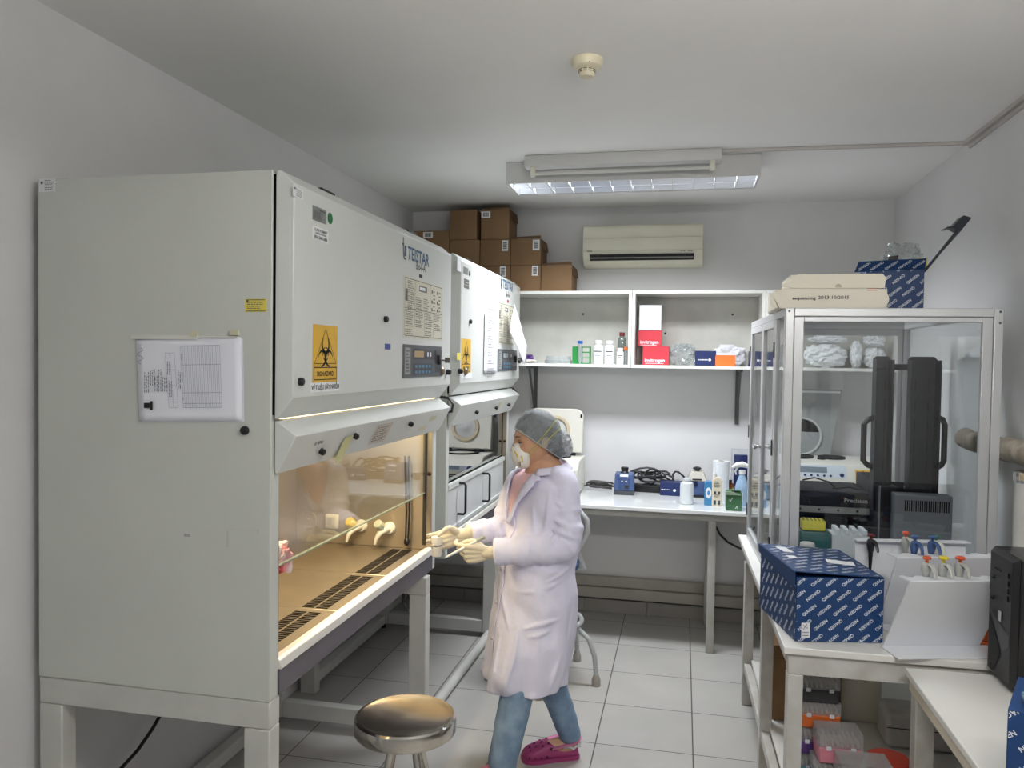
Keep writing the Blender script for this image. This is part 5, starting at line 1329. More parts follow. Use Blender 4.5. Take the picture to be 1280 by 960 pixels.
# black lead from the bench down to the table
b = MB().tube([at(893.5, 656, 'Y', 4.60), at(900, 668, 'Y', 4.60), at(910, 678, 'Y', 4.55), at(924, 685, 'Y', 4.4), at(940, 690, 'Y', 4.3)], 0.006, 8)
tag(b.build('power_cable', M_knob, smooth=True, loc=tuple(at(893, 657, 'Y', 4.62))), 'black lead sagging from the bench leg towards the right table', 'cable')
# ------------------------------------------------------------------ cardboard boxes on the shelf
M_card = mat('plain cardboard', (128, 99, 68), 0.75, var=0.05, scale=7, bump=0.06, bscale=80)
M_card_in = mat('cardboard inside', (104, 80, 54), 0.8, var=0.05)
YC = 4.825
def cardbox(pl, pr, pt, pb, label, lab=None, flaps=False, Y=YC, d=0.235, z0=None, z1=None):
    p0, p1 = at(pl, pt, 'Y', Y), at(pr, pb, 'Y', Y)
    za = p1.z if z0 is None else z0; zb_ = p0.z if z1 is None else z1
    t = thing('cardboard_box', label, 'box', ((p0.x+p1.x)/2, Y+d/2, za), 0, 'cardboard boxes on the wall shelf')
    g = 0.0015
    MB().bevbox(p0.x+g, p1.x-g, Y, Y+d, za, zb_-g, 0.004, 2).build('carton', M_card, t, smooth=True)
    MB().box(p0.x+g, p1.x-g, Y+d*.49, Y+d*.51, zb_-g, zb_-g+.0006).build('tape', mat('brown tape', (160, 130, 92), 0.35), t)
    if lab:
        l0, l1 = at(lab[0], lab[1], 'Y', Y), at(lab[2], lab[3], 'Y', Y)
        o = MB().box(l0.x, l1.x, Y-.0008, Y+.0003, l1.z, l0.z).build('shipping_label', M_lbl, t)
        b = MB(); c = (l0+l1)/2; c.y = Y-.0009; w, h = l1.x-l0.x, l0.z-l1.z
        horiz = w > h
        for i in range(5):
            if horiz: b.quad(c+V3((w*(-.25+.125*i), 0, 0)), SX, UZ, w*.085, h*.62)
            else: b.quad(c+V3((0, 0, h*(-.27+.135*i))), SX, UZ, w*.62, h*.095)
        b.build('bar_print', M_greyprint, o)
    if flaps:
        x0, x1 = p0.x+g, p1.x-g
        b = MB().hull8([(x0, Y, zb_), (x1, Y, zb_), (x1, Y+.003, zb_), (x0, Y+.003, zb_), (x0+.01, Y+.05, zb_+.018), (x1-.01, Y+.05, zb_+.026), (x1-.01, Y+.053, zb_+.026), (x0+.01, Y+.053, zb_+.018)])
        b.build('flap', M_card, t)
        b = MB().hull8([(x1-.003, Y+.01, zb_), (x1, Y+.01, zb_), (x1, Y+d, zb_), (x1-.003, Y+d, zb_), (x1+.008, Y+.02, zb_-.06), (x1+.011, Y+.02, zb_-.06), (x1+.011, Y+d-.01, zb_-.06), (x1+.008, Y+d-.01, zb_-.06)])
        b.build('flap', M_card_in, t)
    return t
zA = zt+0.001; zB = at(700, 331.2, 'Y', YC).z; zCc = at(600, 299.2, 'Y', YC).z; zD = at(600, 261.5, 'Y', YC).z
cardbox(676.3, 714.7, 331, 363, 'plain cardboard box at the right end of the bottom row on the shelf', None, True, z0=zA, z1=zB)
cardbox(638.4, 675.8, 331, 363, 'bottom row cardboard box with label, left of the unlabelled end box', (665, 332, 672.5, 344.6), z0=zA, z1=zB)
cardbox(600.2, 637.8, 331, 363, 'cardboard box half hidden behind the second cabinet, label corner showing', (625, 332.5, 632.2, 346), z0=zA, z1=zB)
cardbox(562, 599.6, 331, 363, 'cardboard box hidden low behind the second cabinet top', None, z0=zA, z1=zB)
cardbox(516, 561.2, 331, 363, 'cardboard box hidden low beside the left wall', None, z0=zA, z1=zB)
cardbox(638.4, 675.8, 299, 331, 'middle row cardboard box at the right end, label at upper right', (666, 299.6, 674.4, 312.8), True, z0=zB, z1=zCc)
cardbox(600.2, 637.8, 299, 331, 'middle row cardboard box under the flapped box, label at its upper right', (627.5, 300.4, 635, 313.6), z0=zB, z1=zCc)
cardbox(562, 599.6, 299, 331, 'unlabelled middle row cardboard box touching the second cabinet top', None, z0=zB, z1=zCc)
cardbox(516, 561.2, 287, 331, 'low cardboard box with a wide label, leftmost, behind the near cabinet', (529, 290.2, 541, 297.2), z0=zB, z1=at(540, 288, 'Y', YC).z)
cardbox(601.2, 636.5, 262, 299, 'top row cardboard box with open flaps and a label at upper left', (601.8, 264.4, 613, 272.2), True, z0=zCc, z1=zD)
cardbox(562, 596, 261, 299, 'unlabelled top row cardboard box, left of the flapped one', None, z0=zCc, z1=zD)

# ------------------------------------------------------------------ things on the wall shelves
ZS = zb+0.0008; YI = 4.88
def sp(px, py, Y=YI): return at(px, py, 'Y', Y)
def sz(pxl, pxr, pyt, Y=YI):
    a, b_ = sp(pxl, 450, Y), sp(pxr, 450, Y); return (a.x+b_.x)/2, b_.x-a.x, sp((pxl+pxr)/2, pyt, Y).z-ZS
M_pl = mat('milky plastic', (226, 230, 232), 0.35, var=0.02)
M_capw = mat('white cap', (222, 222, 220), 0.35)
def bottle(pxl, pxr, pyt, label, Y=YI, z=ZS, body=M_pl, cap=M_capw, capf=0.78, neck=0.16, name='bottle', lab=True, cat='bottle', group=None, labc=None, seg=28):
    a, b_ = at(pxl, 450, 'Y', Y), at(pxr, 450, 'Y', Y); x = (a.x+b_.x)/2; r = (b_.x-a.x)/2; h = at((pxl+pxr)/2, pyt, 'Y', Y).z-z
    t = thing(name, label, cat, (x, Y, z), 0, group); c = V3((x, Y, z))
    hc = h*neck; hb = h-hc
    MB().lathe([(0.0001, 0), (r*.9, 0), (r, r*.12), (r, hb*.80), (r*.93, hb*.9), (r*capf*.9, hb*.97), (r*capf*.85, hb), (0.0001, hb)], c, seg).build('body', body, t, smooth=True)
    MB().lathe([(0.0001, hb+.0005), (r*capf, hb+.0005), (r*capf*1.02, hb+hc*.2), (r*capf, h-hc*.1), (r*capf*.9, h), (0.0001, h)], c, seg).build('cap', cap, t, smooth=True)
    if lab:
        b = MB(); n = 14; za, zb2 = hb*.22, hb*.68
        for i in range(n):
            a0, a1 = PI*(1.12+.76*i/n), PI*(1.12+.76*(i+1)/n); R = r*1.012
            b.poly([c+V3((R*math.cos(a0), R*math.sin(a0), za)), c+V3((R*math.cos(a1), R*math.sin(a1), za)), c+V3((R*math.cos(a1), R*math.sin(a1), zb2)), c+V3((R*math.cos(a0), R*math.sin(a0), zb2))])
        o = b.build('label', labc or M_lbl, t, smooth=True)
        b = MB()
        for (f0, f1, w0, w1) in ((.86, .97, .2, .8), (.6, .68, .3, .6), (.45, .5, .3, .7)):
            for i in range(8):
                q0 = w0+(w1-w0)*i/8; q1 = w0+(w1-w0)*(i+1)/8; a0, a1 = PI*(1.12+.76*q0), PI*(1.12+.76*q1); R = r*1.02
                z0_, z1_ = za+(zb2-za)*f0, za+(zb2-za)*f1
                b.poly([c+V3((R*math.cos(a0), R*math.sin(a0), z0_)), c+V3((R*math.cos(a1), R*math.sin(a1), z0_)), c+V3((R*math.cos(a1), R*math.sin(a1), z1_)), c+V3((R*math.cos(a0), R*math.sin(a0), z1_))])
        b.build('print', M_ink, o)
    return t
crumple('purple_pouch', (sp(661, 450).x, YI, ZS), (0.030, 0.03, 0.027), mat('purple film', (86, 52, 120), 0.4), 2, 'small purple pouch at the left end of the wall shelf', 'pouch', amp=0.4)
crumple('white_cloth', (sp(663, 450, 4.83).x, 4.83, ZS), (0.038, 0.03, 0.012), mat('white cloth', (216, 212, 206), 0.7), 3, 'crumpled white wipe in front of the purple pouch', 'cloth', amp=0.4)
x, w, h = sz(681, 715, 443.5)
t = thing('petri_tray', 'low clear tray of dishes lying on the left wall shelf', 'tray', (x, YI, ZS))
M_thin = glass('clear plastic', (225, 230, 230), amount=0.7, rough=0.1, gloss=1.6)
MB().lathe([(0.0001, 0), (w/2, 0), (w/2, h*.4), (w/2-.002, h*.4), (w/2-.003, .002), (0.0001, .002)], (x, YI, ZS), 32, sy=.7).build('dish', M_thin, t, smooth=True)
MB().lathe([(0.0001, h*.42), (w/2*.92, h*.42), (w/2*.9, h*.85), (0.0001, h*.85)], (x, YI, ZS), 32, sy=.7).build('lid', M_thin, t, smooth=True)
x, w, h = sz(716, 737, 433)
M_grn = mat('bright green plastic', (36, 138, 64), 0.4, var=0.05)
t = thing('green_tube_rack', 'bright green tube rack holding a blue capped tube on the shelf', 'tube rack', (x, YI, ZS))
MB().bevbox(x-w/2, x+w/2-w*.45, YI-.03, YI+.03, ZS, ZS+h, .002).build('block', M_grn, t)
for dz in (.0, .32, .64, .93):
    MB().box(x+w*.05+.0005, x+w/2, YI-.03, YI+.03, ZS+h*dz, ZS+h*dz+.006).build('shelf_bar', M_grn, t)
MB().box(x+w/2+.0005, x+w/2+.005, YI-.03, YI+.03, ZS, ZS+h).build('end_plate', M_grn, t)
xt = sp(726, 450).x
t = thing('sample_tube', 'clear tube with a blue cap standing in front of the green rack', 'tube', (xt, YI-.045, ZS))
zt2 = sp(726, 426, YI-.045).z-ZS
MB().lathe([(0.0001, 0), (.004, 0.001), (.013, .022), (.0135, zt2-.018), (0.0001, zt2-.018)], (xt, YI-.045, ZS), 18).build('tube', M_thin, t, smooth=True)
MB().lathe([(0.0001, zt2-.0175), (.0165, zt2-.0175), (.0165, zt2-.002), (.015, zt2), (0.0001, zt2)], (xt, YI-.045, ZS), 18).build('cap', mat('cap blue', (36, 86, 170), 0.4), t, smooth=True)
bottle(741.5, 754.2, 425.5, 'milky bottle with white cap, next to the green rack', group='white reagent bottles')
bottle(755.6, 768, 425.8, 'milky bottle with white cap, second from the green rack', group='white reagent bottles')
bottle(770.5, 779.6, 435, 'small white bottle in front of the red capped flask', Y=4.83, group='white reagent bottles')
M_gl = glass('bottle glass', (190, 200, 196), amount=0.85, rough=0.05, gloss=2.0)
bottle(771.5, 782.6, 415.5, 'glass flask with a dark red cap near the shelf divider', Y=4.95, body=M_gl, cap=mat('dark red cap', (130, 42, 40), 0.4), neck=.11, capf=.62, lab=False)
bottle(780, 784.4, 433.5, 'slim clear tube with an orange cap by the shelf divider', Y=4.88, body=M_thin, cap=mat('orange cap', (226, 110, 40), 0.4), neck=.2, capf=1.1, lab=False, name='sample_tube', cat='tube')
def carton(pxl, pxr, pyt, label, m, Y=YI, z=None, d=0.13, name='small_carton', text=None, tcol=None, pyb=None, th=.02, tv=.3, cat='box', rz=0.0, group=None, line=True, lift=0.0):
    a, b_ = at(pxl, 450, 'Y', Y), at(pxr, 450, 'Y', Y); zz = ZS if z is None else z
    h = at((pxl+pxr)/2, pyt, 'Y', Y).z-zz; w = b_.x-a.x; x = (a.x+b_.x)/2
    t = thing(name, label, cat, (x, Y+d/2, zz), rz, group)
    MB().bevbox(-w/2, w/2, -d/2, d/2, 0, h-.003, .0015, 1).build('carton', m, t, world=False)
    MB().box(-w/2+.0005, w/2-.0005, -d/2+.0005, d/2-.0005, h-.0028, h).build('lid', m, t, world=False)
    if text:
        b = MB().text(text, th, (-w*.42, -d/2-.0004, h*tv), SX, UZ, align='L', maxw=w*.8)
        if line: b.quad((-w*.05, -d/2-.0004, h*tv-th*.9), SX, UZ, w*.7, th*.12)
        b.build('lettering', tcol or M_qw, t, world=False)
    return t, x, w, h, zz
M_red = mat('crimson carton', (196, 54, 66), 0.45, var=0.03)
t, x, w, h, zz = carton(803.2, 836, 432.5, 'crimson carton with white lettering on the shelf, the lower one', M_red, text='invitrogen', th=.022, tv=.26, d=.16)
t, x, w, h, zz = carton(797.4, 826.3, 413, 'crimson carton with white lettering on the shelf, the upper one', M_red, z=zz+h+.001, text='invitrogen', th=.022, tv=.26, d=.16)
MB().quad((w/2, -.02, h*.5), V3((0, 1, 0)), UZ, .08, h*.9, lift=.0007).build('white_end', M_lbl, t, world=False)
carton(798, 825.5, 381.3, 'plain white carton standing on the crimson cartons', mat('white carton', (226, 230, 234), 0.45, var=.015), z=zz+h+.001, d=.14)
crumple('clear_bag', (sp(853, 450).x, YI+.02, ZS), (0.075, 0.045, 0.066), M_bag, 5, 'clear crinkled plastic bag beside the crimson cartons', 'plastic bag', amp=0.55, freq=1.5)
M_nv = mat('navy carton dark', (24, 40, 92), 0.45, var=.04)
t, x, w, h, zz = carton(868.8, 895, 438.5, 'small navy carton with white print on the red box shelf', M_nv, d=.10)
b = MB(); print_rows(b, (-.015, -.0505, h*.4), SX, UZ, .06, .012, 1, rnd, thick=.006); b.lathe([(0.0001, 0), (.008, 0), (.008, .0004)], (w*.2, -.0508, h*.4), 14, 'Y'); b.build('print', M_qw, t, world=False)
crumple('white_bag', (sp(910, 450, 5.02).x, 5.025, ZS), (0.10, 0.034, 0.066), mat('white paper wrap', (222, 224, 230), 0.5, var=.03), 15, 'white paper and film bundle behind the orange box on the shelf', 'bundle', amp=0.35)
t, x, w, h, zz = carton(894.5, 919, 444, 'small orange carton with a white lid on the shelf', mat('orange carton', (232, 120, 52), 0.45, var=.03), d=.10, Y=4.83)
MB().box(-w/2+.004, w/2+.006, -.05, .05, h+.0005, h+.012).build('white_lid', M_lbl, t, world=False)
carton(937, 952, 439, 'navy carton at the right end of the shelf, seen through the cabinet doors', M_nv, d=.10)
# wrapped packs on the third shelf
M_film = mat('white packs', (222, 224, 226), 0.4, var=.05, scale=20)
packs = [(1005, 1062, 429, 'white film wrapped pack lying at the left of the shelf behind the cabinet', 41), (1064, 1080, 426, 'upright white wrapped pack in the middle of the shelf behind the cabinet', 42), (1080, 1110, 434, 'white wrapped pack at the right of the row behind the cabinet', 43)]
for (l, r, pt, lab, sd_) in packs:
    a, b_ = sp(l, 450), sp(r, 450); hh = sp(l, pt).z-ZS
    crumple('wrapped_pack', ((a.x+b_.x)/2, YI+.05, ZS), ((b_.x-a.x)/2*.95, .06, hh/2*1.0), M_film, sd_, lab, 'pack', amp=0.26, freq=2.1, boxy=1.22, group='white wrapped packs on the right shelf')
a, b_ = sp(1012, 450), sp(1060, 450)
crumple('wrapped_pack', ((a.x+b_.x)/2, YI+.06, ZS+sp(1030, 431).z-ZS+.008), (.11, .055, .024), M_film, 47, 'flat white wrapped pack lying on top of the left pack', 'pack', amp=0.28, freq=2.1, boxy=1.15, group='white wrapped packs on the right shelf')
a, b_ = sp(1082, 450), sp(1108, 450)
crumple('wrapped_pack', ((a.x+b_.x)/2, YI+.05, sp(1090, 433).z), (.06, .055, .035), M_film, 48, 'white wrapped pack lying on top of the right pack', 'pack', amp=0.28, freq=2.1, boxy=1.15, group='white wrapped packs on the right shelf')
# rust run beneath the shelf bracket behind the cabinet
# ------------------------------------------------------------------ bench things
def cable(pts, r, name, label, m=M_knob, cat='cable'):
    o = MB().tube(pts, r, 8).build(name, m, smooth=True, loc=tuple(pts[0])); return tag(o, label, cat)
def centrifuge(X0, X1, Y0, Y1, label, hbody, lid_h, lean=0.12):
    """bench centrifuge, lid standing open at the back; front face towards the viewer"""
    z = BZ+.0008; w = X1-X0; xc = (X0+X1)/2
    t = thing('centrifuge', label, 'centrifuge', (xc, (Y0+Y1)/2, z))
    M_ct = mat('centrifuge ivory', (214, 212, 202), 0.4, var=.02); M_ctg = mat('centrifuge grey', (190, 192, 190), 0.4, var=.03)
    hb = hbody
    pr = [(Y0+.05, 0), (Y1, 0), (Y1, hb), (Y0+.10, hb), (Y0+.02, hb*.80), (Y0, hb*.78), (Y0, hb*.60), (Y0+.045, hb*.56)]
    MB().prism([(p, z+.012+q) for p, q in pr], 'X', X0, X1).build('body', M_ct, t, bevel=.006)
    b = MB()
    for x in (X0+.04, X1-.04):
        for y in (Y0+.09, Y1-.04): b.cyl((x, y, z), (x, y, z+.014), .012, 10)
    b.build('feet', M_dark, t)
    cp = MB().bevbox(X0+w*.08, X1-w*.08, Y0-.006, Y0-.0003, z+.012+hb*.615, z+.012+hb*.765, .002).build('control_strip', mat('strip grey', (176, 182, 190), 0.4), t)
    MB().box(xc-w*.16, xc+w*.16, Y0-.0075, Y0-.0062, z+.012+hb*.65, z+.012+hb*.74).build('display', mat('grey lcd', (112, 124, 134), 0.3), cp)
    for s in (-1, 1):
        MB().lathe([(0.0001, -.014), (.014, -.013), (.016, 0)], (xc+s*w*.33, Y0-.0062, z+.012+hb*.69), 18, 'Y').build('dial', mat('navy dial', (30, 42, 96), 0.35), cp, smooth=True)
    b = MB()
    for i in range(7): b.box(X0+w*.16, X0+w*.62, Y0+.043, Y0+.0455, z+.012+hb*(.10+.055*i), z+.012+hb*(.125+.055*i))
    b.build('vent_slots', M_dark, t)
    yc = (Y0+.10+Y1)/2+.01; R = min(w, Y1-Y0-.1)*.40
    MB().lathe([(0.0001, -.03), (R*.75, -.03), (R*.85, .0), (R, .001), (R, .010), (R*.86, .010), (R*.80, -.02), (0.0001, -.022)], (xc, yc, z+.012+hb), 36).build('bowl_seal', M_bk, t, smooth=True)
    # lid
    L = MB(); e = .05
    n = 8; pts = []
    rr = .05; zl = lid_h
    for (cx, cz, a0) in ((w/2-.012-rr, zl-rr, 0), (-w/2+.012+rr, zl-rr, PI/2)):
        for i in range(n+1): a = a0+PI/2*i/n; pts.append((cx+rr*math.cos(a), cz+rr*math.sin(a)))
    pts += [(-w/2+.012, 0), (w/2-.012, 0)]
    L.prism(pts, 'Y', 0, e)
    M_ = Matrix.Translation((xc, Y1-.06, z+.012+hb+.02)) @ Matrix.Rotation(-lean, 4, 'X')
    L.bm.transform(M_); lid = L.build('lid', M_ct, t, bevel=.006)
    r2 = min(w*.36, zl*.34); q = MB().lathe([(r2*.74, -.001), (r2*.80, -.012), (r2*.95, -.012), (r2, -.001)], (0, 0, zl*.50), 36, 'Y'); q.bm.transform(M_); q.build('lid_seal', mat('tan seal', (196, 184, 158), 0.5), lid, smooth=True)
    q = MB().lathe([(0.0001, -.010), (r2*.2, -.010), (r2*.3, -.004), (r2*.72, -.003), (r2*.72, -.0005)], (0, 0, zl*.50), 36, 'Y'); q.bm.transform(M_); q.build('lid_disc', M_ctg, lid, smooth=True)
    q = MB().bevbox(w/2-.03, w/2-.018, -.004, -.0005, zl*.80, zl*.88, .001); q.bm.transform(M_); q.build('latch_slot', M_dark, lid)
    for s in (-1, 1):
        MB().cyl((xc+s*w*.3-.02, Y1-.05, z+.012+hb+.012), (xc+s*w*.3+.02, Y1-.05, z+.012+hb+.012), .012, 12).build('hinge', M_bk2, t, smooth=True)
    return t
xr1 = at(724, 600, 'Y', 4.80).x
centrifuge(xr1-.36, xr1+.012, 4.60, 4.985, 'ivory bench centrifuge with its lid up, behind the woman', .20, .275)
def big_centrifuge():
    z = BZ+.0008; X0, X1, Y0, Y1 = 0.56, 1.13, 4.64, 5.04; hb = .265; xc = (X0+X1)/2
    xr = at(1062, 600, 'Y', Y0).x
    t = thing('centrifuge', 'large white centrifuge with display and yellow hazard sticker behind the glass cabinet', 'centrifuge', (xc, 4.85, z))
    M_ct = mat('centrifuge ivory', (214, 212, 202), 0.4, var=.02)
    pr = [(Y0+.03, 0), (Y1, 0), (Y1, hb), (Y0+.13, hb), (Y0+.05, hb*.93), (Y0+.012, hb*.66), (Y0+.012, hb*.56), (Y0+.03, hb*.52)]
    MB().prism([(p, z+q) for p, q in pr], 'X', X0, X1).build('body', M_ct, t, bevel=.008)
    fz = lambda v: z+hb*v
    n_ = V3((0, -.27*hb, .038)).normalized() if False else None
    Vp = V3((0, .038, .27*hb)).normalized(); O = V3((X0+(xr-X0)*.5, Y0+.031, fz(.795)))
    cp = MB(); Wp = xr-X0-.02
    cp.quad(O, SX, Vp, Wp, .075, lift=.001); cp = cp.build('control_panel', mat('panel pale blue', (196, 204, 212), 0.4), t)
    b = MB().quad(O+SX*(-.02)+Vp*.008, SX, Vp, Wp*.5, .034, lift=.002); b.build('display', mat('grey lcd', (112, 124, 134), 0.3), cp)
    for i in range(6): MB().lathe([(0.0001, -.005), (.006, -.005), (.007, 0)], O+SX*(-.09+.034*i)+Vp*(-.024)+V3((0, -.001, 0)), 12, 'Y').build('key', mat('navy dial', (30, 42, 96), 0.35), cp)
    MB().lathe([(0.0001, -.007), (.010, -.007), (.012, 0)], O+SX*(Wp*.42)+Vp*(-.018)+V3((0, -.001, 0)), 14, 'Y').build('key', mat('navy dial', (30, 42, 96), 0.35), cp)
    # hazard sticker
    c = V3((at(1079, 592, 'Y', Y0+.03).x, Y0+.024, at(1079, 597, 'Y', Y0+.03).z)); s_ = .085
    Vq = V3((0, .038, .27*hb)).normalized()
    o = MB().quad(c, SX, Vq, s_, s_, lift=.006).build('hazard_sticker', M_yel, t)
    b = MB(); N = SX.cross(Vq); c2 = c+N*.0062
    T = [c2+SX*(-.036)+Vq*(-.03), c2+SX*.036+Vq*(-.03), c2+Vq*.036]
    for i in range(3): b.bar(T[i], T[(i+1) % 3], .005, N, .0006)
    biohazard(b, c2+Vq*(-.008), SX, Vq, .018, .0006); b.build('print', M_ink, o)
    for (px, r) in ((1040, .075), (998, .085)):
        p = at(px, 574, 'Y', 4.84); MB().lathe([(0.0001, .0), (r, .0), (r, .012), (r*.85, .014), (r*.8, .008), (0.0001, .006)], (p.x, 4.86, z+hb), 36).build('rotor_lid', M_bk, t, smooth=True)
    MB().lathe([(0.0001, .0), (.022, .0), (.022, .008), (0.0001, .008)], (at(1026, 579, 'Y', 4.8).x, 4.79, z+hb), 20).build('knob', M_bk, t)
    # open lid, seen as a grey translucent flap with a ring
    za, zt_ = z+hb+.002, at(1045, 487, 'Y', 4.99).z
    xb0, xb1 = at(985, 540, 'Y', 4.99).x-.05, at(1052, 540, 'Y', 4.99).x
    L = MB().hull8([(xb0, 4.975, za), (xb1-.06, 4.975, za), (xb1-.06, 5.00, za), (xb0, 5.00, za), (xb0, 4.995, zt_), (xb1, 4.995, zt_), (xb1, 5.02, zt_), (xb0, 5.02, zt_)])
    lid = L.build('lid', mat('lid grey', (150, 153, 152), 0.35, var=.05), t, bevel=.004)
    p = at(1002, 545, 'Y', 4.98); r2 = .115
    MB().lathe([(r2*.88, -.002), (r2*.9, -.014), (r2*.98, -.014), (r2, -.002)], (p.x, 4.984, p.z), 36, 'Y').build('lid_ring', mat('ring pale', (190, 192, 190), 0.4), lid, smooth=True)
    MB().hull8([(xb0, 4.990, zt_-.022), (xb1-.012, 4.990, zt_-.022), (xb1-.012, 4.9945, zt_-.022), (xb0, 4.9945, zt_-.022), (xb0, 4.990, zt_-.010), (xb1-.012, 4.990, zt_-.010), (xb1-.012, 4.9945, zt_-.010), (xb0, 4.9945, zt_-.010)]).build('lid_edge', M_lbl, lid)
big_centrifuge()
# loose cable coil
p = V3((at(748, 606, 'Y', 4.95).x, 4.95, BZ))
pts = []
for i in range(90):
    a = i*.42; rr = .045+.02*math.sin(i*.23); pts.append(V3((p.x+rr*1.5*math.cos(a)+.02*math.sin(i*.11), p.y+.03+rr*.7*math.sin(a), BZ+.008+.028*(.5+.5*math.sin(i*.31))+.0002*i)))
cable(pts, .0052, 'cable_coil', 'coiled dark cable with pale insulation left of the blue mixer', mat('grey cable', (92, 90, 88), 0.4, var=.2, scale=40, rgb2=(44, 42, 42)))
# blue vortex mixer
x, y, w, h = spanz(767, 792.5, 619, 588, BZ)
t = thing('vortex_mixer', 'blue vortex mixer with dark base standing by itself on the back bench', 'mixer', (x, y, BZ+.001), 0.03)
M_mx = mat('mixer blue', (62, 84, 128), 0.4, var=.04); M_mg = mat('mixer dark base', (62, 66, 74), 0.5)
d = .14; hb = h*.84
MB().bevbox(-w/2, w/2, 0, d, 0, hb*.2, .004).build('base', M_mg, t, world=False, smooth=True)
MB().hull8([(-w/2, .0, hb*.2+.0005), (w/2, .0, hb*.2+.0005), (w/2, d, hb*.2+.0005), (-w/2, d, hb*.2+.0005), (-w/2+.006, .012, hb), (w/2-.006, .012, hb), (w/2-.006, d-.01, hb), (-w/2+.006, d-.01, hb)]).build('housing', M_mx, t, world=False, bevel=.005)
MB().bevbox(-w*.26, w*.26, -.003, .014, hb*.26, hb*.86, .003).build('front_panel', mat('mixer panel', (50, 72, 116), 0.4), t, world=False, smooth=True)
MB().box(-w*.2, w*.2, -.0045, -.0032, hb*.88, hb*.99).build('name_plate', M_lbl, t, world=False)
MB().box(.004, w*.2, -.009, -.0032, hb*.33, hb*.47).build('rocker_switch', M_black, t, world=False, bevel=.002)
for s in (-.1, .1): MB().lathe([(0.0001, -.006), (.005, -.006), (.005, 0)], (w*s, -.0032, hb*.66), 12, 'Y').build('indicator', M_lbl, t, world=False)
MB().lathe([(0.0001, hb+.0005), (.026, hb+.0005), (.02, hb+.012), (.024, hb+.026), (.022, hb+.034), (0.0001, hb+.032)], (0, d*.5, 0), 24).build('cup_head', M_black, t, world=False, smooth=True)
# power strip and its tangle
p = V3((at(812, 612, 'Y', 4.96).x, 4.95, BZ))
t = thing('power_strip', 'black power strip on the bench to the right of the blue mixer', 'power strip', (p.x, p.y+.03, BZ+.001), -.08)
MB().bevbox(-.13, .13, -.03, .03, 0, .045, .006).build('body', M_black, t, world=False, smooth=True)
for i in range(4): MB().lathe([(0.0001, .003), (.017, .003), (.019, 0)], (-.09+.06*i, 0, .0452), 16).build('outlet', M_bk2, t, world=False)
pts = []
for i in range(120):
    a = i*.37; rr = .05+.025*math.sin(i*.19+1); pts.append(V3((p.x+.0+rr*1.7*math.cos(a)+.03*math.sin(i*.07), p.y+.035+rr*.5*math.sin(a*1.0), BZ+.100+.038*math.sin(a*.5+i*.05)*math.cos(i*.13)+.012*math.sin(i*.9))))
cable(pts, .006, 'cable_tangle', 'tangle of black leads heaped on the power strip')
b0 = at(845, 580, 'Y', 4.86)
cable([at(841, 608, 'Y', 5.04), at(841, 600, 'Y', 5.04), at(841, 593, 'Y', 5.04), at(844, 589.5, 'Y', 5.04), at(848, 590, 'Y', 5.04), at(854, 595, 'Y', 5.04), at(860, 603, 'Y', 5.05), at(864, 610, 'Y', 5.05)], .006, 'power_cable', 'black lead arching over the navy carton on the back bench')
t, x, w, h, zz = carton(828.8, 855, 603.5, 'small navy carton with a white emblem on the back bench', M_nv, Y=at(842, 620, 'Z', BZ).y, z=BZ+.001, d=.09, rz=-.06)
b = MB(); print_rows(b, (-.02, -.0455, h*.45), SX, UZ, .07, .012, 1, rnd, thick=.005); b.lathe([(0.0001, 0), (.009, 0), (.009, .0004)], (w*.2, -.0458, h*.42), 16, 'Y'); b.build('print', M_qw, t, world=False)
Yb = at(862, 629, 'Z', BZ).y
M_wash = mat('milky wash bottle', (208, 214, 216), 0.35, var=.03)
bottle(853.5, 870.5, 597.5, 'milky plastic bottle standing in front of the grey heater on the bench', Y=Yb-.03, z=BZ+.001, body=M_wash, cap=M_wash, neck=.1, capf=.5, lab=False)
# second vortex: grey dome with knob, blue front
x, y, w, h = spanz(859, 883, 622, 585.5, BZ); y = min(y, 4.88)
t = thing('vortex_mixer', 'grey and blue mixer with a black knob behind the milky bottle', 'mixer', (x, y, BZ+.001))
MB().bevbox(-w/2, w/2, 0, .15, .012, h*.55, .006).build('housing', M_mx, t, world=False, smooth=True)
MB().bevbox(-w/2-.004, w/2+.004, -.004, .154, 0, .0115, .003).build('base', M_black, t, world=False)
MB().hull8([(-w/2-.004, -.004, h*.55+.0005), (w/2+.004, -.004, h*.55+.0005), (w/2+.004, .154, h*.55+.0005), (-w/2-.004, .154, h*.55+.0005), (-w/2+.02, .02, h*.86), (w/2-.02, .02, h*.86), (w/2-.02, .13, h*.86), (-w/2+.02, .13, h*.86)]).build('top_cover', mat('warm grey cover', (186, 182, 172), 0.45), t, world=False, bevel=.006)
MB().lathe([(0.0001, h*.86+.0005), (.012, h*.86+.0005), (.014, h*.9), (.026, h*.93), (.024, h*.97), (.012, h), (0.0001, h)], (0, .07, 0), 20).build('knob', M_black, t, world=False, smooth=True)
MB().lathe([(0.0001, -.006), (.014, -.006), (.017, 0)], (-w*.12, -.0003, h*.45), 18, 'Y').build('dial', mat('dial black blue', (20, 26, 54), 0.3), t, world=False)
b = MB().quad((0, -.0045, h*.62), SX, UZ, w*.5, .008); b.build('print', M_ink, t, world=False)
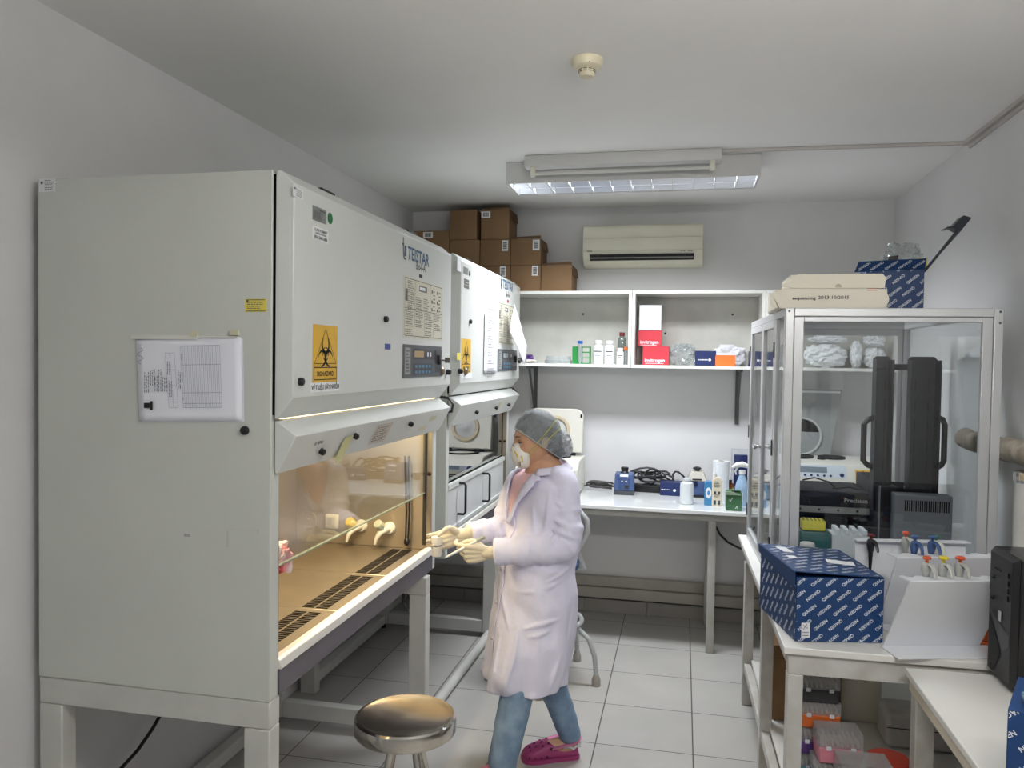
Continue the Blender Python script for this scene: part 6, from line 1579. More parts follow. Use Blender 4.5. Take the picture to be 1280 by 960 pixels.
# round-topped cartons
def archcarton(pl, pr, pyb, pyt, label, m, arch, marks):
    p = at((pl+pr)/2, pyb, 'Z', BZ); Y = p.y; a, b_ = at(pl, pyb, 'Y', Y), at(pr, pyb, 'Y', Y); w = b_.x-a.x; h = at((pl+pr)/2, pyt, 'Y', Y).z-BZ
    t = thing('drink_style_carton', label, 'carton', ((a.x+b_.x)/2, Y, BZ+.001)); t.name = 'reagent_carton'
    n = 12; pts = [(-w/2, 0), (w/2, 0)]+[(w/2*math.cos(PI*i/n), h-arch+arch*math.sin(PI*i/n)) for i in range(n+1)]
    MB().prism(pts, 'Y', 0, .05).build('carton', m, t, world=False, bevel=.002)
    marks(t, w, h); return t
def mk1(t, w, h):
    MB().lathe([(0.0001, -.0008), (w*.36, -.0008), (w*.36, 0)], (0, -.0001, h*.52), 26, 'Y', sy=1.9).build('white_oval', M_qw, t, world=False)
    b = MB().lathe([(0.0001, -.0006), (w*.16, -.0006), (w*.16, 0)], (0, -.001, h*.52), 20, 'Y', sy=1.9); b.build('blue_drop', mat('sky blue', (66, 140, 190), 0.4), t, world=False)
archcarton(880.2, 890.5, 632, 602, 'blue carton with a white oval standing beside the tall ivory bottle', mat('carton blue', (58, 128, 176), 0.4, var=.04), .012, mk1)
p = at(895, 633, 'Z', BZ); a, b_ = at(889.5, 633, 'Y', p.y), at(902.5, 633, 'Y', p.y); w = b_.x-a.x; h = at(895, 597, 'Y', p.y).z-BZ
t = thing('reagent_bottle', 'flat ivory bottle with printed label and white nozzle in front of the paper roll', 'bottle', ((a.x+b_.x)/2, p.y+.03, BZ+.001))
n = 12
MB().prism([(-w/2, 0), (w/2, 0), (w/2, h*.8)]+[(w/2*math.cos(PI*i/n), h*.8+h*.2*math.sin(PI*i/n)) for i in range(n+1)], 'Y', -.02, .02).build('body', mat('ivory bottle', (216, 206, 184), 0.4, var=.03), t, world=False, bevel=.006)
MB().lathe([(0.0001, h+.0005), (.011, h+.0005), (.012, h+.014), (.006, h+.018), (.006, h+.026), (0.0001, h+.027)], (-w*.22, 0, 0), 18).build('nozzle', M_capw, t, world=False, smooth=True)
b = MB()
print_rows(b, (0, -.0205, h*.75), SX, UZ, w*.6, h*.22, 4, rnd); print_rows(b, (0, -.0205, h*.35), SX, UZ, w*.6, h*.12, 2, rnd)
for s in (-.2, .2): b.quad((s*w, -.0205, h*.46), SX, UZ, w*.2, h*.09); b.quad((s*w, -.0205, h*.12), SX, UZ, w*.24, h*.15)
b.build('print', mat('dark teal print', (44, 66, 76), 0.5), t, world=False)
# paper towel roll
x, y, w, h = spanz(891, 911.5, 624, 576, BZ); y = 4.80; x = at(901, 600, 'Y', y).x; w = at(911.5, 600, 'Y', y).x-at(891, 600, 'Y', y).x; h = at(901, 576.5, 'Y', y).z-BZ
t = thing('paper_roll', 'tall white paper towel roll standing on the back bench', 'paper roll', (x, y, BZ+.001))
M_towel = mat('towel paper', (226, 230, 234), 0.85, var=.02, bump=.3, bscale=120)
MB().lathe([(.018, 0), (w/2, 0), (w/2, h), (.018, h)], (0, 0, 0), 36).build('paper', M_towel, t, world=False, smooth=True)
MB().lathe([(.0165, .001), (.0178, .001), (.0178, h+.002), (.0165, h+.002)], (0, 0, 0), 20).build('core', mat('roll core', (150, 130, 104), 0.8), t, world=False)
# clear case with navy insert
pY = 4.93; a, b_ = at(913.5, 620, 'Y', pY), at(934, 620, 'Y', pY); zt_ = at(922, 562, 'Y', pY).z
t = thing('clear_case', 'clear plastic stand case with a navy insert at the right end of the bench', 'case', ((a.x+b_.x)/2, pY, BZ+.001))
MB().bevbox(a.x+.016, b_.x, pY+.02, pY+.06, BZ+.012, zt_-.035, .004).build('insert', mat('navy insert', (20, 34, 92), 0.4, var=.05), t, smooth=True)
b = MB().box(a.x, b_.x+.01, pY+.001, pY+.004, BZ+.001, zt_); b.box(a.x, a.x+.003, pY+.0045, pY+.07, BZ+.001, zt_); b.box(a.x+.0035, b_.x+.01, pY+.0045, pY+.07, zt_-.003, zt_)
b.build('shell', glass('clear case film', (250, 251, 253), gloss=0.7), t)
# spray bottle
Ys = 4.665; xs_ = at(927.5, 600, 'Y', Ys).x; zt_ = at(927, 579, 'Y', Ys).z
t = thing('spray_bottle', 'pale blue spray bottle with a white trigger behind the green carton', 'spray bottle', (xs_, Ys, BZ+.001))
hh = zt_-BZ
MB().lathe([(0.0001, 0), (.036, 0), (.038, .006), (.038, hh*.42), (.03, hh*.55), (.016, hh*.70), (.014, hh*.74), (0.0001, hh*.74)], (0, 0, 0), 26).build('body', mat('pale blue liquid', (150, 178, 206), 0.25, var=.05), t, world=False, smooth=True)
MB().lathe([(0.0001, hh*.741), (.018, hh*.741), (.018, hh*.83), (0.0001, hh*.83)], (0, 0, 0), 20).build('collar', M_capw, t, world=False, smooth=True)
MB().tube([(.03, 0, hh*.93), (.0, 0, hh*.97), (-.03, 0, hh*.95), (-.055, 0, hh*.88)], [.012, .017, .015, .008], 12).build('spray_head', M_capw, t, world=False, smooth=True)
MB().tube([(-.025, 0, hh*.90), (-.038, 0, hh*.80), (-.032, 0, hh*.72)], [.006, .006, .004], 8).build('trigger', M_capw, t, world=False, smooth=True)
MB().quad((-.008, -.0385, hh*.22), SX, UZ, .022, .05, lift=.001).build('label', M_lbl, t, world=False)
# amber bottle behind, green carton in front
Ya_ = 4.87
bottle(911.5, 921, 600, 'amber bottle with a yellow label between paper roll and spray bottle', Y=Ya_, z=BZ+.001, body=mat('amber glass', (112, 62, 30), 0.2, var=.05), cap=M_black, neck=.12, capf=.5, labc=mat('straw label', (214, 200, 130), 0.5))
Yg = at(922, 639, 'Z', BZ).y
M_grc = mat('green carton', (62, 108, 72), 0.5, var=.05)
t, x, w, h, zz = carton(911.8, 931.5, 616, 'green carton with an open dark slot on top at the bench edge', M_grc, Y=Yg, z=BZ+.001, d=.10)
MB().box(-w*.12, w*.42, -.04, .01, h+.0004, h+.002).build('open_slot', M_dark, t, world=False)
MB().hull8([(-w/2-.004, -.05, h*.86), (w/2, -.05, h*.86), (w/2, -.0475, h*.86), (-w/2-.004, -.0475, h*.86), (-w/2-.008, -.062, h*1.06), (-w*.1, -.062, h*1.06), (-w*.1, -.0595, h*1.06), (-w/2-.008, -.0595, h*1.06)]).build('flap', mat('pale green flap', (176, 196, 168), 0.5), t, world=False)
b = MB(); NN = V3((0, -1, 0))
for (u0, v0, u1, v1) in ((-.3, .6, -.24, .5), (-.24, .5, -.1, .72), (.1, .12, .2, .28), (.2, .28, .26, .1)): b.bar((w*u0, -.0502, h*v0), (w*u1, -.0502, h*v1), .003, NN, .0006)
b.build('print', M_qw, t, world=False)
# things seen through the doors of the glass cabinet
Yq = 4.72
bottle(944, 954, 590, 'grey capped bottle seen through the left cabinet doors', Y=4.86, z=BZ+.001, body=M_mx, cap=M_pgrey, neck=.3, capf=.8, lab=False)
bottle(954.5, 967, 600, 'clear bottle on the bench seen through the left cabinet doors', Y=Yq, z=BZ+.001, body=M_thin, cap=M_capw, neck=.12, capf=.5, lab=False)

# ------------------------------------------------------------------ round steel stool in front
def stool():
    Y = 2.47; c = at(507, 903, 'Y', Y); R = at(567, 903, 'Y', Y).x-c.x
    z = 0.485
    c = at(507, 893, 'Z', z); R = (at(567.5, 893, 'Y', c.y).x-at(447, 893, 'Y', c.y).x)/2
    t = thing('round_stool', 'polished steel round stool in the foreground', 'stool', (c.x, c.y, 0))
    M_pol = mat('polished steel', (206, 202, 196), 0.14, 1.0, var=.10, scale=9, detail=6, bump=.03, bscale=14)
    MB().lathe([(0.0001, z-.004), (R*.80, z-.006), (R*.9, z-.001), (R*.955, z), (R*.99, z-.005), (R, z-.014), (R, z-.046), (R*.985, z-.050), (R*.96, z-.046), (0.0001, z-.044)], (0, 0, 0), 64).build('seat', M_pol, t, world=False, smooth=True)
    MB().lathe([(0.0001, z-.07), (R*.5, z-.07), (R*.5, z-.0445), (0.0001, z-.0445)], (0, 0, 0), 32).build('hub', M_pol, t, world=False, smooth=True)
    for k in range(4):
        a = PI/4+k*PI/2+.2
        pts = []
        for i in range(9):
            f = i/8; rr = .05+.115*max(0, f)**1.2; pts.append((rr*math.cos(a), rr*math.sin(a), z-.0705-(z-.0705-.012)*f))
        lg = MB().tube(pts, .0125, 12).build('leg', M_pol, t, world=False, smooth=True)
        MB().lathe([(0.0001, 0), (.017, 0), (.017, .016), (.0135, .024), (0.0001, .024)], (pts[-1][0], pts[-1][1], 0), 14).build('foot_cap', M_black, lg, world=False)
    ring = [(.125*math.cos(2*PI*i/40), .125*math.sin(2*PI*i/40), .2) for i in range(40)]
    MB().tube(ring, .008, 8, closed=True).build('ring', M_pol, t, world=False, smooth=True)
stool()
# ------------------------------------------------------------------ laboratory chair behind the woman
def lab_chair():
    f1 = at(745, 857, 'Z', 0); cx, cy = f1.x-.275, f1.y+.058
    t = thing('laboratory_chair', 'grey tubular laboratory chair with a foot ring behind the woman', 'chair', (cx, cy, 0))
    M_tb = mat('grey tube paint', (178, 182, 184), 0.35, 0.1, var=.03); M_bl = mat('blue seat', (58, 92, 138), 0.5, var=.05); M_ft = mat('grey foot', (150, 146, 138), 0.6)
    rz = at(720, 779, 'Y', cy).z
    rr = .19
    for k in range(5):
        a = -.21+k*2*PI/5; d = V3((math.cos(a), math.sin(a), 0))
        R_ = .281
        pts = [d*.03+V3((0, 0, .30)), d*.09+V3((0, 0, rz-.008)), d*.18+V3((0, 0, rz-.012)), d*.24+V3((0, 0, rz*.80)), d*.272+V3((0, 0, rz*.5)), d*R_+V3((0, 0, .055))]
        q = []
        for i in range(len(pts)-1):
            for s in range(4): q.append(pts[i].lerp(pts[i+1], s/4))
        q.append(pts[-1])
        lg = MB().tube(q, .0125, 12).build('leg', M_tb, t, world=False, smooth=True)
        MB().lathe([(0.0001, 0), (.022, 0), (.022, .03), (.016, .045), (.014, .056), (0.0001, .056)], (d*R_), 16).build('foot', M_ft, lg, world=False, smooth=True)
    ring = [(rr*math.cos(2*PI*i/48), rr*math.sin(2*PI*i/48), rz+.012) for i in range(48)]
    MB().tube(ring, .012, 10, closed=True).build('foot_ring', M_tb, t, world=False, smooth=True)
    MB().cyl((0, 0, .26), (0, 0, .55), .022, 18).build('column', M_tb, t, world=False, smooth=True)
    MB().lathe([(0.0001, .555), (.15, .555), (.172, .565), (.175, .59), (.16, .615), (0.0001, .618)], (0, 0, 0), 36).build('seat', M_bl, t, world=False, smooth=True)
    # tubular back loop rising at the right rear
    a0 = at(722, 688, 'Y', cy)-V3((cx, cy, 0)); a1 = at(735, 666, 'Y', cy)-V3((cx, cy, 0)); a2 = at(734, 650, 'Y', cy)-V3((cx, cy, 0)); a3 = at(724, 638, 'Y', cy)-V3((cx, cy, 0))
    MB().tube([V3((.12, 0, .553)), V3((.20, 0, .57)), a0, a0.lerp(a1, .5)+V3((.006, 0, 0)), a1, a2, a3, V3((a3.x-.05, .0, a3.z+.02)), V3((a3.x-.16, .0, a3.z+.02))], .0125, 12).build('back_tube', M_tb, t, world=False, smooth=True)
    MB().bevbox(a0.x-.03, a0.x+.005, -.09, .09, a0.z-.075, a0.z-.02, .01, 3).build('arm_pad', M_bl, t, world=False, smooth=True) if False else None
lab_chair()
# navy box beneath the gloved hands, on the far cabinet stand
# ------------------------------------------------------------------ the woman walking between the cabinets
M_skin = mat('skin', (206, 160, 130), 0.5, var=.05, scale=14)
M_coat = mat('lab coat cotton', (232, 230, 250), 0.8, var=.02, scale=5, bump=.45, bscale=16)
M_shirt = mat('pink shirt', (250, 206, 212), 0.8, var=.04, bump=.1, bscale=200)
M_jean = mat('blue denim', (112, 138, 166), 0.8, var=.10, scale=16, rgb2=(136, 160, 184), bump=.2, bscale=300)
M_glove = mat('latex glove', (224, 212, 186), 0.45, var=.04, scale=18)
M_maskw = mat('respirator white', (244, 242, 234), 0.8, var=.02, bump=.08, bscale=300)
M_strap = mat('strap yellow', (206, 200, 112), 0.5)
M_hair = mat('black hair', (26, 22, 22), 0.5, var=.2, scale=40)
M_clog = mat('magenta foam', (158, 60, 112), 0.5, var=.05); M_clogs = mat('pink strap', (196, 116, 150), 0.5, var=.05)
def net_mat():
    m = D.materials.new('hair net'); m.use_nodes = True; nt = m.node_tree
    for n in list(nt.nodes): nt.nodes.remove(n)
    out = nt.nodes.new('ShaderNodeOutputMaterial'); tr = nt.nodes.new('ShaderNodeBsdfTransparent'); df = nt.nodes.new('ShaderNodeBsdfDiffuse')
    df.inputs['Color'].default_value = (*lin((196, 204, 208)), 1)
    tc = nt.nodes.new('ShaderNodeTexCoord'); nz = nt.nodes.new('ShaderNodeTexNoise'); nz.inputs['Scale'].default_value = 28; nz.inputs['Detail'].default_value = 6
    nt.links.new(tc.outputs['Object'], nz.inputs['Vector'])
    r = nt.nodes.new('ShaderNodeMapRange'); r.inputs[1].default_value = .3; r.inputs[2].default_value = .7; r.inputs[3].default_value = .26; r.inputs[4].default_value = .46
    nt.links.new(nz.outputs['Fac'], r.inputs[0])
    mx = nt.nodes.new('ShaderNodeMixShader'); nt.links.new(r.outputs[0], mx.inputs['Fac']); nt.links.new(tr.outputs[0], mx.inputs[1]); nt.links.new(df.outputs[0], mx.inputs[2]); nt.links.new(mx.outputs[0], out.inputs['Surface'])
    return m
M_net = net_mat()
def remesh(o, voxel, smooth=4, fac=.5):
    md = o.modifiers.new('remesh', 'REMESH'); md.mode = 'VOXEL'; md.voxel_size = voxel; md.use_smooth_shade = True
    if smooth:
        s = o.modifiers.new('smooth', 'SMOOTH'); s.iterations = smooth; s.factor = fac
    return o
def chain(mb, pts, rs, seg=14, sub=5, rb=None):
    """smooth tapered limb through joints, rounded ends"""
    pts = [V3(p) for p in pts]; P_, R_ = [], []
    n = len(pts)
    for i in range(n-1):
        p0, p1, p2, p3 = pts[max(i-1, 0)], pts[i], pts[i+1], pts[min(i+2, n-1)]
        for s in range(sub):
            u = s/sub
            P_.append(0.5*((2*p1)+(p2-p0)*u+(2*p0-5*p1+4*p2-p3)*u*u+(3*p1-p0-3*p2+p3)*u**3)); R_.append(rs[i]+(rs[i+1]-rs[i])*(u*u*(3-2*u)))
    P_.append(pts[-1]); R_.append(rs[-1])
    d0, d1 = (P_[0]-P_[1]).normalized(), (P_[-1]-P_[-2]).normalized()
    a, b = R_[0], R_[-1]
    P_ = [P_[0]+d0*a*.92, P_[0]+d0*a*.7, P_[0]+d0*a*.38]+P_+[P_[-1]+d1*b*.38, P_[-1]+d1*b*.7, P_[-1]+d1*b*.92]
    R_ = [a*.38, a*.71, a*.92]+R_+[b*.92, b*.71, b*.38]
    return mb.tube(P_, R_, seg)
YP = 3.13
def pp_(px, py, y=YP): return at(px, py, 'Y', y)
fdir = V3((-.82, -.57, 0)).normalized(); sdir = V3((.57, -.82, 0)).normalized()    # forward, her left
foot_back = V3((-.475, 3.13, 0)); foot_front = V3((-.66, 2.84, 0))
person = thing('person', 'woman walking in a white lab coat, hair net, white respirator, jeans and magenta clogs', 'person', ((foot_back.x+foot_front.x)/2, 3.0, 0))

# --- torso surface of the coat: rows (photo row, centre column, half width, side/front ratio, depth)
ROWS = [(582, 679, 17, 1.15, 3.135), (587, 680, 26, 1.5, 3.135), (593.5, 681, 36, 1.75, 3.135), (603, 681, 43, 1.75, 3.135), (625, 680, 46, 1.55, 3.13), (650, 678, 47, 1.40, 3.13), (680, 674, 47, 1.30, 3.125),
        (700, 671, 48, 1.28, 3.12), (730, 668, 50, 1.25, 3.115), (760, 667, 52.5, 1.22, 3.11), (790, 664, 53.5, 1.18, 3.10), (820, 660, 53, 1.15, 3.09), (838, 656.5, 52, 1.12, 3.085), (850, 653.5, 51, 1.12, 3.08)]
def row_at(t):
    """t in 0..1 from neck to hem"""
    k = t*(len(ROWS)-1); i = min(int(k), len(ROWS)-2); u = k-i
    A, B_ = ROWS[i], ROWS[i+1]
    r = [A[j]+(B_[j]-A[j])*u for j in range(5)]
    c = at(r[1], r[0], 'Y', r[4]); e = at(r[1]+r[2], r[0], 'Y', r[4]).x-c.x
    b = e/math.sqrt((r[3]*sdir.x)**2+fdir.x**2); a = b*r[3]
    return c, a, b
def tors(t, th, off=0.0, folds=True):
    c, a, b = row_at(t); cs, sn = math.cos(th), math.sin(th)
    ex = .86
    p = sdir*(a*math.copysign(abs(cs)**ex, cs))+fdir*(b*math.copysign(abs(sn)**ex, sn))
    n = (sdir*(cs/a)+fdir*(sn/b)).normalized()
    d = off
    if folds:
        low = max(0, (t-.48)/.52); mid = math.exp(-((t-.5)/.16)**2)
        d += low*.013*math.sin(th*5+1.6*math.sin(t*9)+.8)+low*.006*math.sin(th*11+t*6)
        d += .010*math.exp(-((t-.47)/.07)**2)*math.sin(t*95+th*3.0)*max(0, math.sin(th*1.0+.6))
        d += .013*mnoise.noise(V3((cs*2.2+t*3.0, sn*2.2, t*13.0)))*(.5+.9*mid)
        d += .009*max(0, mnoise.noise(V3((th*1.6+t*7, t*17, 4.2))))*mid
        # diagonal drag folds from hip to the advancing knee
        q = math.sin((th-.7)*2.3+t*26); d += .010*math.exp(-((t-.70)/.10)**2)*q*abs(q)*math.exp(-((th-.55)/.9)**2)
        # knee pushing the front panel forward
        d += .028*math.exp(-((t-.88)/.13)**2)*math.exp(-((th-.95)/.55)**2)
        # hollow between the advancing leg and the trailing panel
        d -= .020*low*math.exp(-((th-1.62)/.16)**2)
    tl = -.32*sn*b*max(0, 1-t/.17)                # neckline dips at the front, rises at the nape
    return c+p+n*d+V3((0, 0, tl))
# --- lab coat: torso + sleeves in one voxel surface
b = MB(); NT, NS = 92, 84; rings = []
for i in range(NT+1): rings.append([tors(i/NT, 2*PI*k/NS) for k in range(NS)])
last = rings[-1]; cc, aa, bb = row_at(1.0)
rings.append([cc+(p-cc)*.90 for p in last]); rings.append([cc+(p-cc)*.86+V3((0, 0, .045)) for p in last])
b.loft(rings)
shL, elL, wrL = pp_(704, 606, 3.03), pp_(706, 680, 2.985), pp_(618, 690, 2.93)
shR, elR, wrR = pp_(650, 606, 3.22), pp_(628, 660, 3.15), pp_(586, 667, 3.05)
def sleeve(pts, rs, seed):
    n = len(pts); P_, R_ = [], []
    for i in range(n-1):
        p0, p1, p2, p3 = pts[max(i-1, 0)], pts[i], pts[i+1], pts[min(i+2, n-1)]
        for s in range(10):
            u = s/10; P_.append(0.5*((2*p1)+(p2-p0)*u+(2*p0-5*p1+4*p2-p3)*u*u+(3*p1-p0-3*p2+p3)*u**3)); R_.append(rs[i]+(rs[i+1]-rs[i])*u)
    P_.append(pts[-1]); R_.append(rs[-1])
    m = len(P_); R_ = [r+(.0045*math.sin(i*1.05+seed)*(.3+.7*math.sin(PI*i/m))+.0025*math.sin(i*2.3+seed*2))*min(1, max(.15, (i-14)/8)) for i, r in enumerate(R_)]
    d = (P_[-1]-P_[-2]).normalized()
    P_ += [P_[-1]+d*.001, P_[-1]-d*.02]; R_ += [R_[-1]*.86, R_[-1]*.84]
    return P_, R_
P_, R_ = sleeve([V3(shL)-sdir*.05+V3((0, 0, .012)), shL, shL.lerp(elL, .5)+V3((.008, 0, 0)), elL, elL.lerp(wrL, .45)+V3((0, -.01, -.004)), wrL], [.060, .060, .058, .060, .058, .051], 1.0); b.tube(P_, R_, 22)
P_, R_ = sleeve([V3(shR)+sdir*.05+V3((0, 0, .012)), shR, shR.lerp(elR, .5), elR, elR.lerp(wrR, .5), wrR], [.060, .064, .060, .055, .049, .043], 2.0); b.tube(P_, R_, 22)
def ridge(path, r):
    n = 14; pts = []
    for i in range(n+1):
        u = i/n*(len(path)-1); k = min(int(u), len(path)-2); f = u-k
        pts.append(path[k].lerp(path[k+1], f))
    b.tube(pts, [.003+(r-.003)*math.sin(PI*i/n) for i in range(n+1)], 10)
for (r, pts) in ((.011, [(.683, -.10), (.690, .12), (.700, .40), (.712, .70)]), (.009, [(.715, .05), (.728, .3), (.735, .55)]), (.010, [(.57, -.35), (.585, .1), (.60, .6), (.605, 1.0)]),
                 (.009, [(.535, -.5), (.55, -.1), (.575, .25)]), (.012, [(.71, .82), (.80, .78), (.90, .84), (.985, .90)]), (.009, [(.60, 1.55), (.66, 1.30), (.72, 1.05)]),
                 (.010, [(.76, -.25), (.86, -.12), (.97, -.10)]), (.008, [(.62, -.75), (.70, -.55), (.78, -.5)]), (.009, [(.74, 1.25), (.85, 1.18), (.97, 1.22)]), (.008, [(.30, .95), (.40, .75), (.47, .62)]), (.008, [(.24, .5), (.34, .45), (.44, .5)])):
    ridge([tors(t_, th_, .0005) for t_, th_ in pts], r)
cm = V3((.19, -.98, 0))
def arm_ridge(A_, B_, r0, r1, u0, u1, f0, f1, r):
    ax = (B_-A_).normalized(); side = (cm-ax*cm.dot(ax)).normalized(); upv = ax.cross(side); upv = upv if upv.z > 0 or abs(ax.z) > .8 else -upv
    path = []
    for i in range(6):
        k = i/5; u = u0+(u1-u0)*k; f = f0+(f1-f0)*k; R = r0+(r1-r0)*u
        path.append(A_.lerp(B_, u)+side*(R*math.sin(f))+upv*(R*math.cos(f)))
    ridge(path, r)
arm_ridge(elL, wrL, .060, .052, .10, .30, .4, 2.3, .010); arm_ridge(elL, wrL, .060, .052, .30, .42, .5, 1.9, .008); arm_ridge(elL, wrL, .058, .052, .62, .70, .7, 2.2, .007)
arm_ridge(shL, elL, .058, .058, .55, .80, .5, 2.4, .009); arm_ridge(shL, elL, .058, .058, .75, .95, .6, 2.6, .010); arm_ridge(shL, elL, .058, .058, .25, .45, .6, 2.0, .007)
arm_ridge(elR, wrR, .050, .044, .15, .32, .4, 2.0, .007); arm_ridge(shR, elR, .058, .052, .5, .75, .4, 2.0, .008)
coat = remesh(b.build('lab_coat', M_coat, person, smooth=True), .0055, 3)
# --- collar, lapels, shirt, closure edge, buttons, pocket
def patch(name, fn, n, m, mt, par, thick=.004):
    b = MB(); g = [[b.bm.verts.new(fn(i/n, j/m)) for j in range(m+1)] for i in range(n+1)]
    for i in range(n):
        for j in range(m): b.bm.faces.new((g[i][j], g[i][j+1], g[i+1][j+1], g[i+1][j]))
    return b.build(name, mt, par, smooth=True, solid=thick)
TH0 = PI/2+.02                                  # closure line, front
t_top, t_v = .085, .36
def vw(u): return .62*(1-u)**.85+.02            # half opening angle along the V
patch('shirt', lambda u, v: tors(t_top-.03+(t_v-t_top+.03)*u, TH0+.05+(2*v-1)*vw(u)*1.05, .006, False), 14, 10, M_shirt, person, .004)
def lap(sgn):
    def fn(u, v):
        t = t_top-.045+(t_v-t_top+.07)*u
        w = .10+.42*math.sin(PI*min(1, u*1.15+.12))**1.0*(1-u*.55)
        if u > .36 and u < .46: w *= .80
        th = TH0+.05+sgn*(vw(min(u, 1))*.92+w*v)
        return tors(t, th, .012+.016*math.sin(PI*v)*(1-u*.6)+.004, False)
    return fn
patch('lapel', lap(-1), 22, 8, M_coat, coat, .005); patch('lapel', lap(1), 22, 8, M_coat, coat, .005)
def collar(u, v):
    th = TH0+.75+(2*PI-1.5)*u
    t = .055-.012*v
    return tors(t+.028*v, th, .012+.020*v, False)+V3((0, 0, .020*(1-v)))
patch('collar', collar, 36, 5, M_coat, coat, .005)
patch('front_edge', lambda u, v: tors(t_v+(.995-t_v)*u, TH0+.03-.16*v, .0035), 60, 4, M_coat, coat, .003)
M_btn = mat('button white', (212, 206, 216), 0.4)
for t in (.44, .55, .66, .77):
    p = tors(t, TH0-.03, .012); q = tors(t, TH0-.03, .02); n_ = (q-p).normalized()
    MB().tube([p-n_*.002, p+n_*.002, p+n_*.0035], [.0075, .0075, .005], 14).build('button', M_btn, coat, smooth=True)
0 and patch('pocket', lambda u, v: tors(.585+.125*u, .95-.62*v, .006), 10, 10, M_coat, coat, .003)
0 and patch('chest_pocket', lambda u, v: tors(.30+.09*u, .98-.36*v, .006), 8, 8, M_coat, coat, .003)
# back vent corner seen at the right edge of the hem
0 and patch('back_tail', lambda u, v: tors(.80+.19*u, -.35-.5*v, .004+.02*u, False)+V3((.0, 0, -.008*u)), 8, 6, M_coat, coat, .004)
# --- jeans
b = MB()
hip = row_at(.60)[0]
hipB = V3((hip.x+.045, hip.y+.06, .64)); hipF = V3((hip.x-.03, hip.y-.05, .64))
kneeF = pp_(652, 838, 2.99); ankF = foot_front+V3((.03, .02, .10))
kneeB = pp_(688, 846, 3.12); ankB = pp_(712, 917, 3.145)
chain(b, [hipF, hipF.lerp(kneeF, .5), kneeF, kneeF.lerp(ankF, .5), ankF], [.088, .080, .070, .062, .056], 20)
chain(b, [hipB, hipB.lerp(kneeB, .5), kneeB, kneeB.lerp(ankB, .55), ankB], [.086, .076, .060, .052, .046], 20)
chain(b, [hipF+V3((0, 0, .06)), hipB+V3((0, 0, .06))], [.082, .082], 20)
# creases at knee and ankle
for v in b.bm.verts:
    q = mnoise.noise(V3((v.co.x*12, v.co.y*12, v.co.z*34))); v.co += V3((.0045*q, -.0045*q, 0))
jeans = remesh(b.build('jeans', M_jean, person, smooth=True), .006, 2)
def hem(name, p, r, par):
    b = MB(); n = 40; ring = []
    for i in range(n): a = 2*PI*i/n; ring.append(p+V3((r*math.cos(a), r*math.sin(a), .004*math.sin(a*7)+.003*math.sin(a*13))))
    b.tube(ring, .004, 8, closed=True); return b.build(name, mat('frayed hem', (190, 200, 208), .9), par, smooth=True)
hem('frayed_hem', ankB+V3((0.003, 0, -.038)), .041, jeans)
# --- body: head, neck, trunk, arms, legs as one surface
hc = pp_(672, 549, 3.115)                        # skull centre
hf = V3((-.90, -.36, -.26)).normalized(); hl = V3((hf.y*-1, hf.x, 0)).normalized()*-1
hl = V3((0, 0, 1)).cross(hf).normalized(); hu = hf.cross(hl).normalized()
def H(x, y, z): return hc+hl*x+hf*y+hu*z         # x to her left, y forward, z up
def head_verts():
    bm = bmesh.new(); bmesh.ops.create_icosphere(bm, subdivisions=5, radius=1.0)
    g = lambda p, c, s: math.exp(-((p[0]-c[0])**2/s[0]**2+(p[1]-c[1])**2/s[1]**2+(p[2]-c[2])**2/s[2]**2))
    for v in bm.verts:
        d = v.co.normalized(); x, y, z = d.x*.074, d.y*(.094 if d.y > 0 else .082), d.z*.108
        if z < 0:                                # jaw
            k = min(1, -z/.108); x *= 1-.34*k**1.3; y = y*(1-.10*k)+(.018*k if y > 0 else -.0*k); y += .012*k
            if y < 0: y *= 1-.45*k
        if y > .05: y = .05+(y-.05)*.92
        p = (x, y, z)
        y += .024*g(p, (0, .098, -.020), (.011, .05, .020))+.010*g(p, (0, .098, .004), (.009, .05, .022))
        for s in (-1, 1):
            y -= .011*g(p, (s*.031, .085, .012), (.016, .04, .010)); y += .005*g(p, (s*.030, .085, .034), (.026, .04, .009)); y += .004*g(p, (s*.040, .07, -.022), (.018, .04, .018))
            x += s*.004*g(p, (s*.055, .05, -.02), (.03, .04, .03))
        y += .008*g(p, (0, .09, -.058), (.020, .04, .008))-.004*g(p, (0, .09, -.064), (.022, .04, .003))+.008*g(p, (0, .08, -.098), (.018, .05, .014))
        v.co = H(x, y, z)
    return bm
hb = MB(); hb.bm.free(); hb.bm = head_verts()
nb = row_at(.02)[0]
chain(hb, [H(0, -.018, -.06), H(0, -.02, -.085).lerp(nb, .5)+V3((0, 0, .0)), nb+V3((0, 0, -.03))], [.050, .052, .060], 20)
for s in (-1, 1):                                # ears
    e = MB(); e.sphere((0, 0, 0), 1.0, 16, 12)
    for v in e.bm.verts:
        d = v.co; v.co = H(s*(.074+.010*d.x+ .006*max(0, -d.y)), -.006+.018*d.y, -.006+.031*d.z)
    me = D.meshes.new('t'); e.bm.to_mesh(me); e.bm.free(); hb.bm.from_mesh(me); D.meshes.remove(me)
chain(hb, [row_at(.16)[0], row_at(.35)[0], row_at(.60)[0]], [.085, .095, .10], 20)
chain(hb, [shL-sdir*.08, shL-sdir*.015, elL, wrL+ (wrL-elL).normalized()*.02], [.05, .045, .034, .0205], 16)
chain(hb, [shR+sdir*.08, shR+sdir*.015, elR, wrR+(wrR-elR).normalized()*.03], [.05, .044, .032, .0205], 16)
chain(hb, [hipF+V3((0, 0, .05)), kneeF, ankF+V3((0, 0, -.02)), foot_front+V3((.012, .015, .05)), foot_front+V3((-.05, -.05, .045))], [.075, .050, .034, .034, .030], 16)
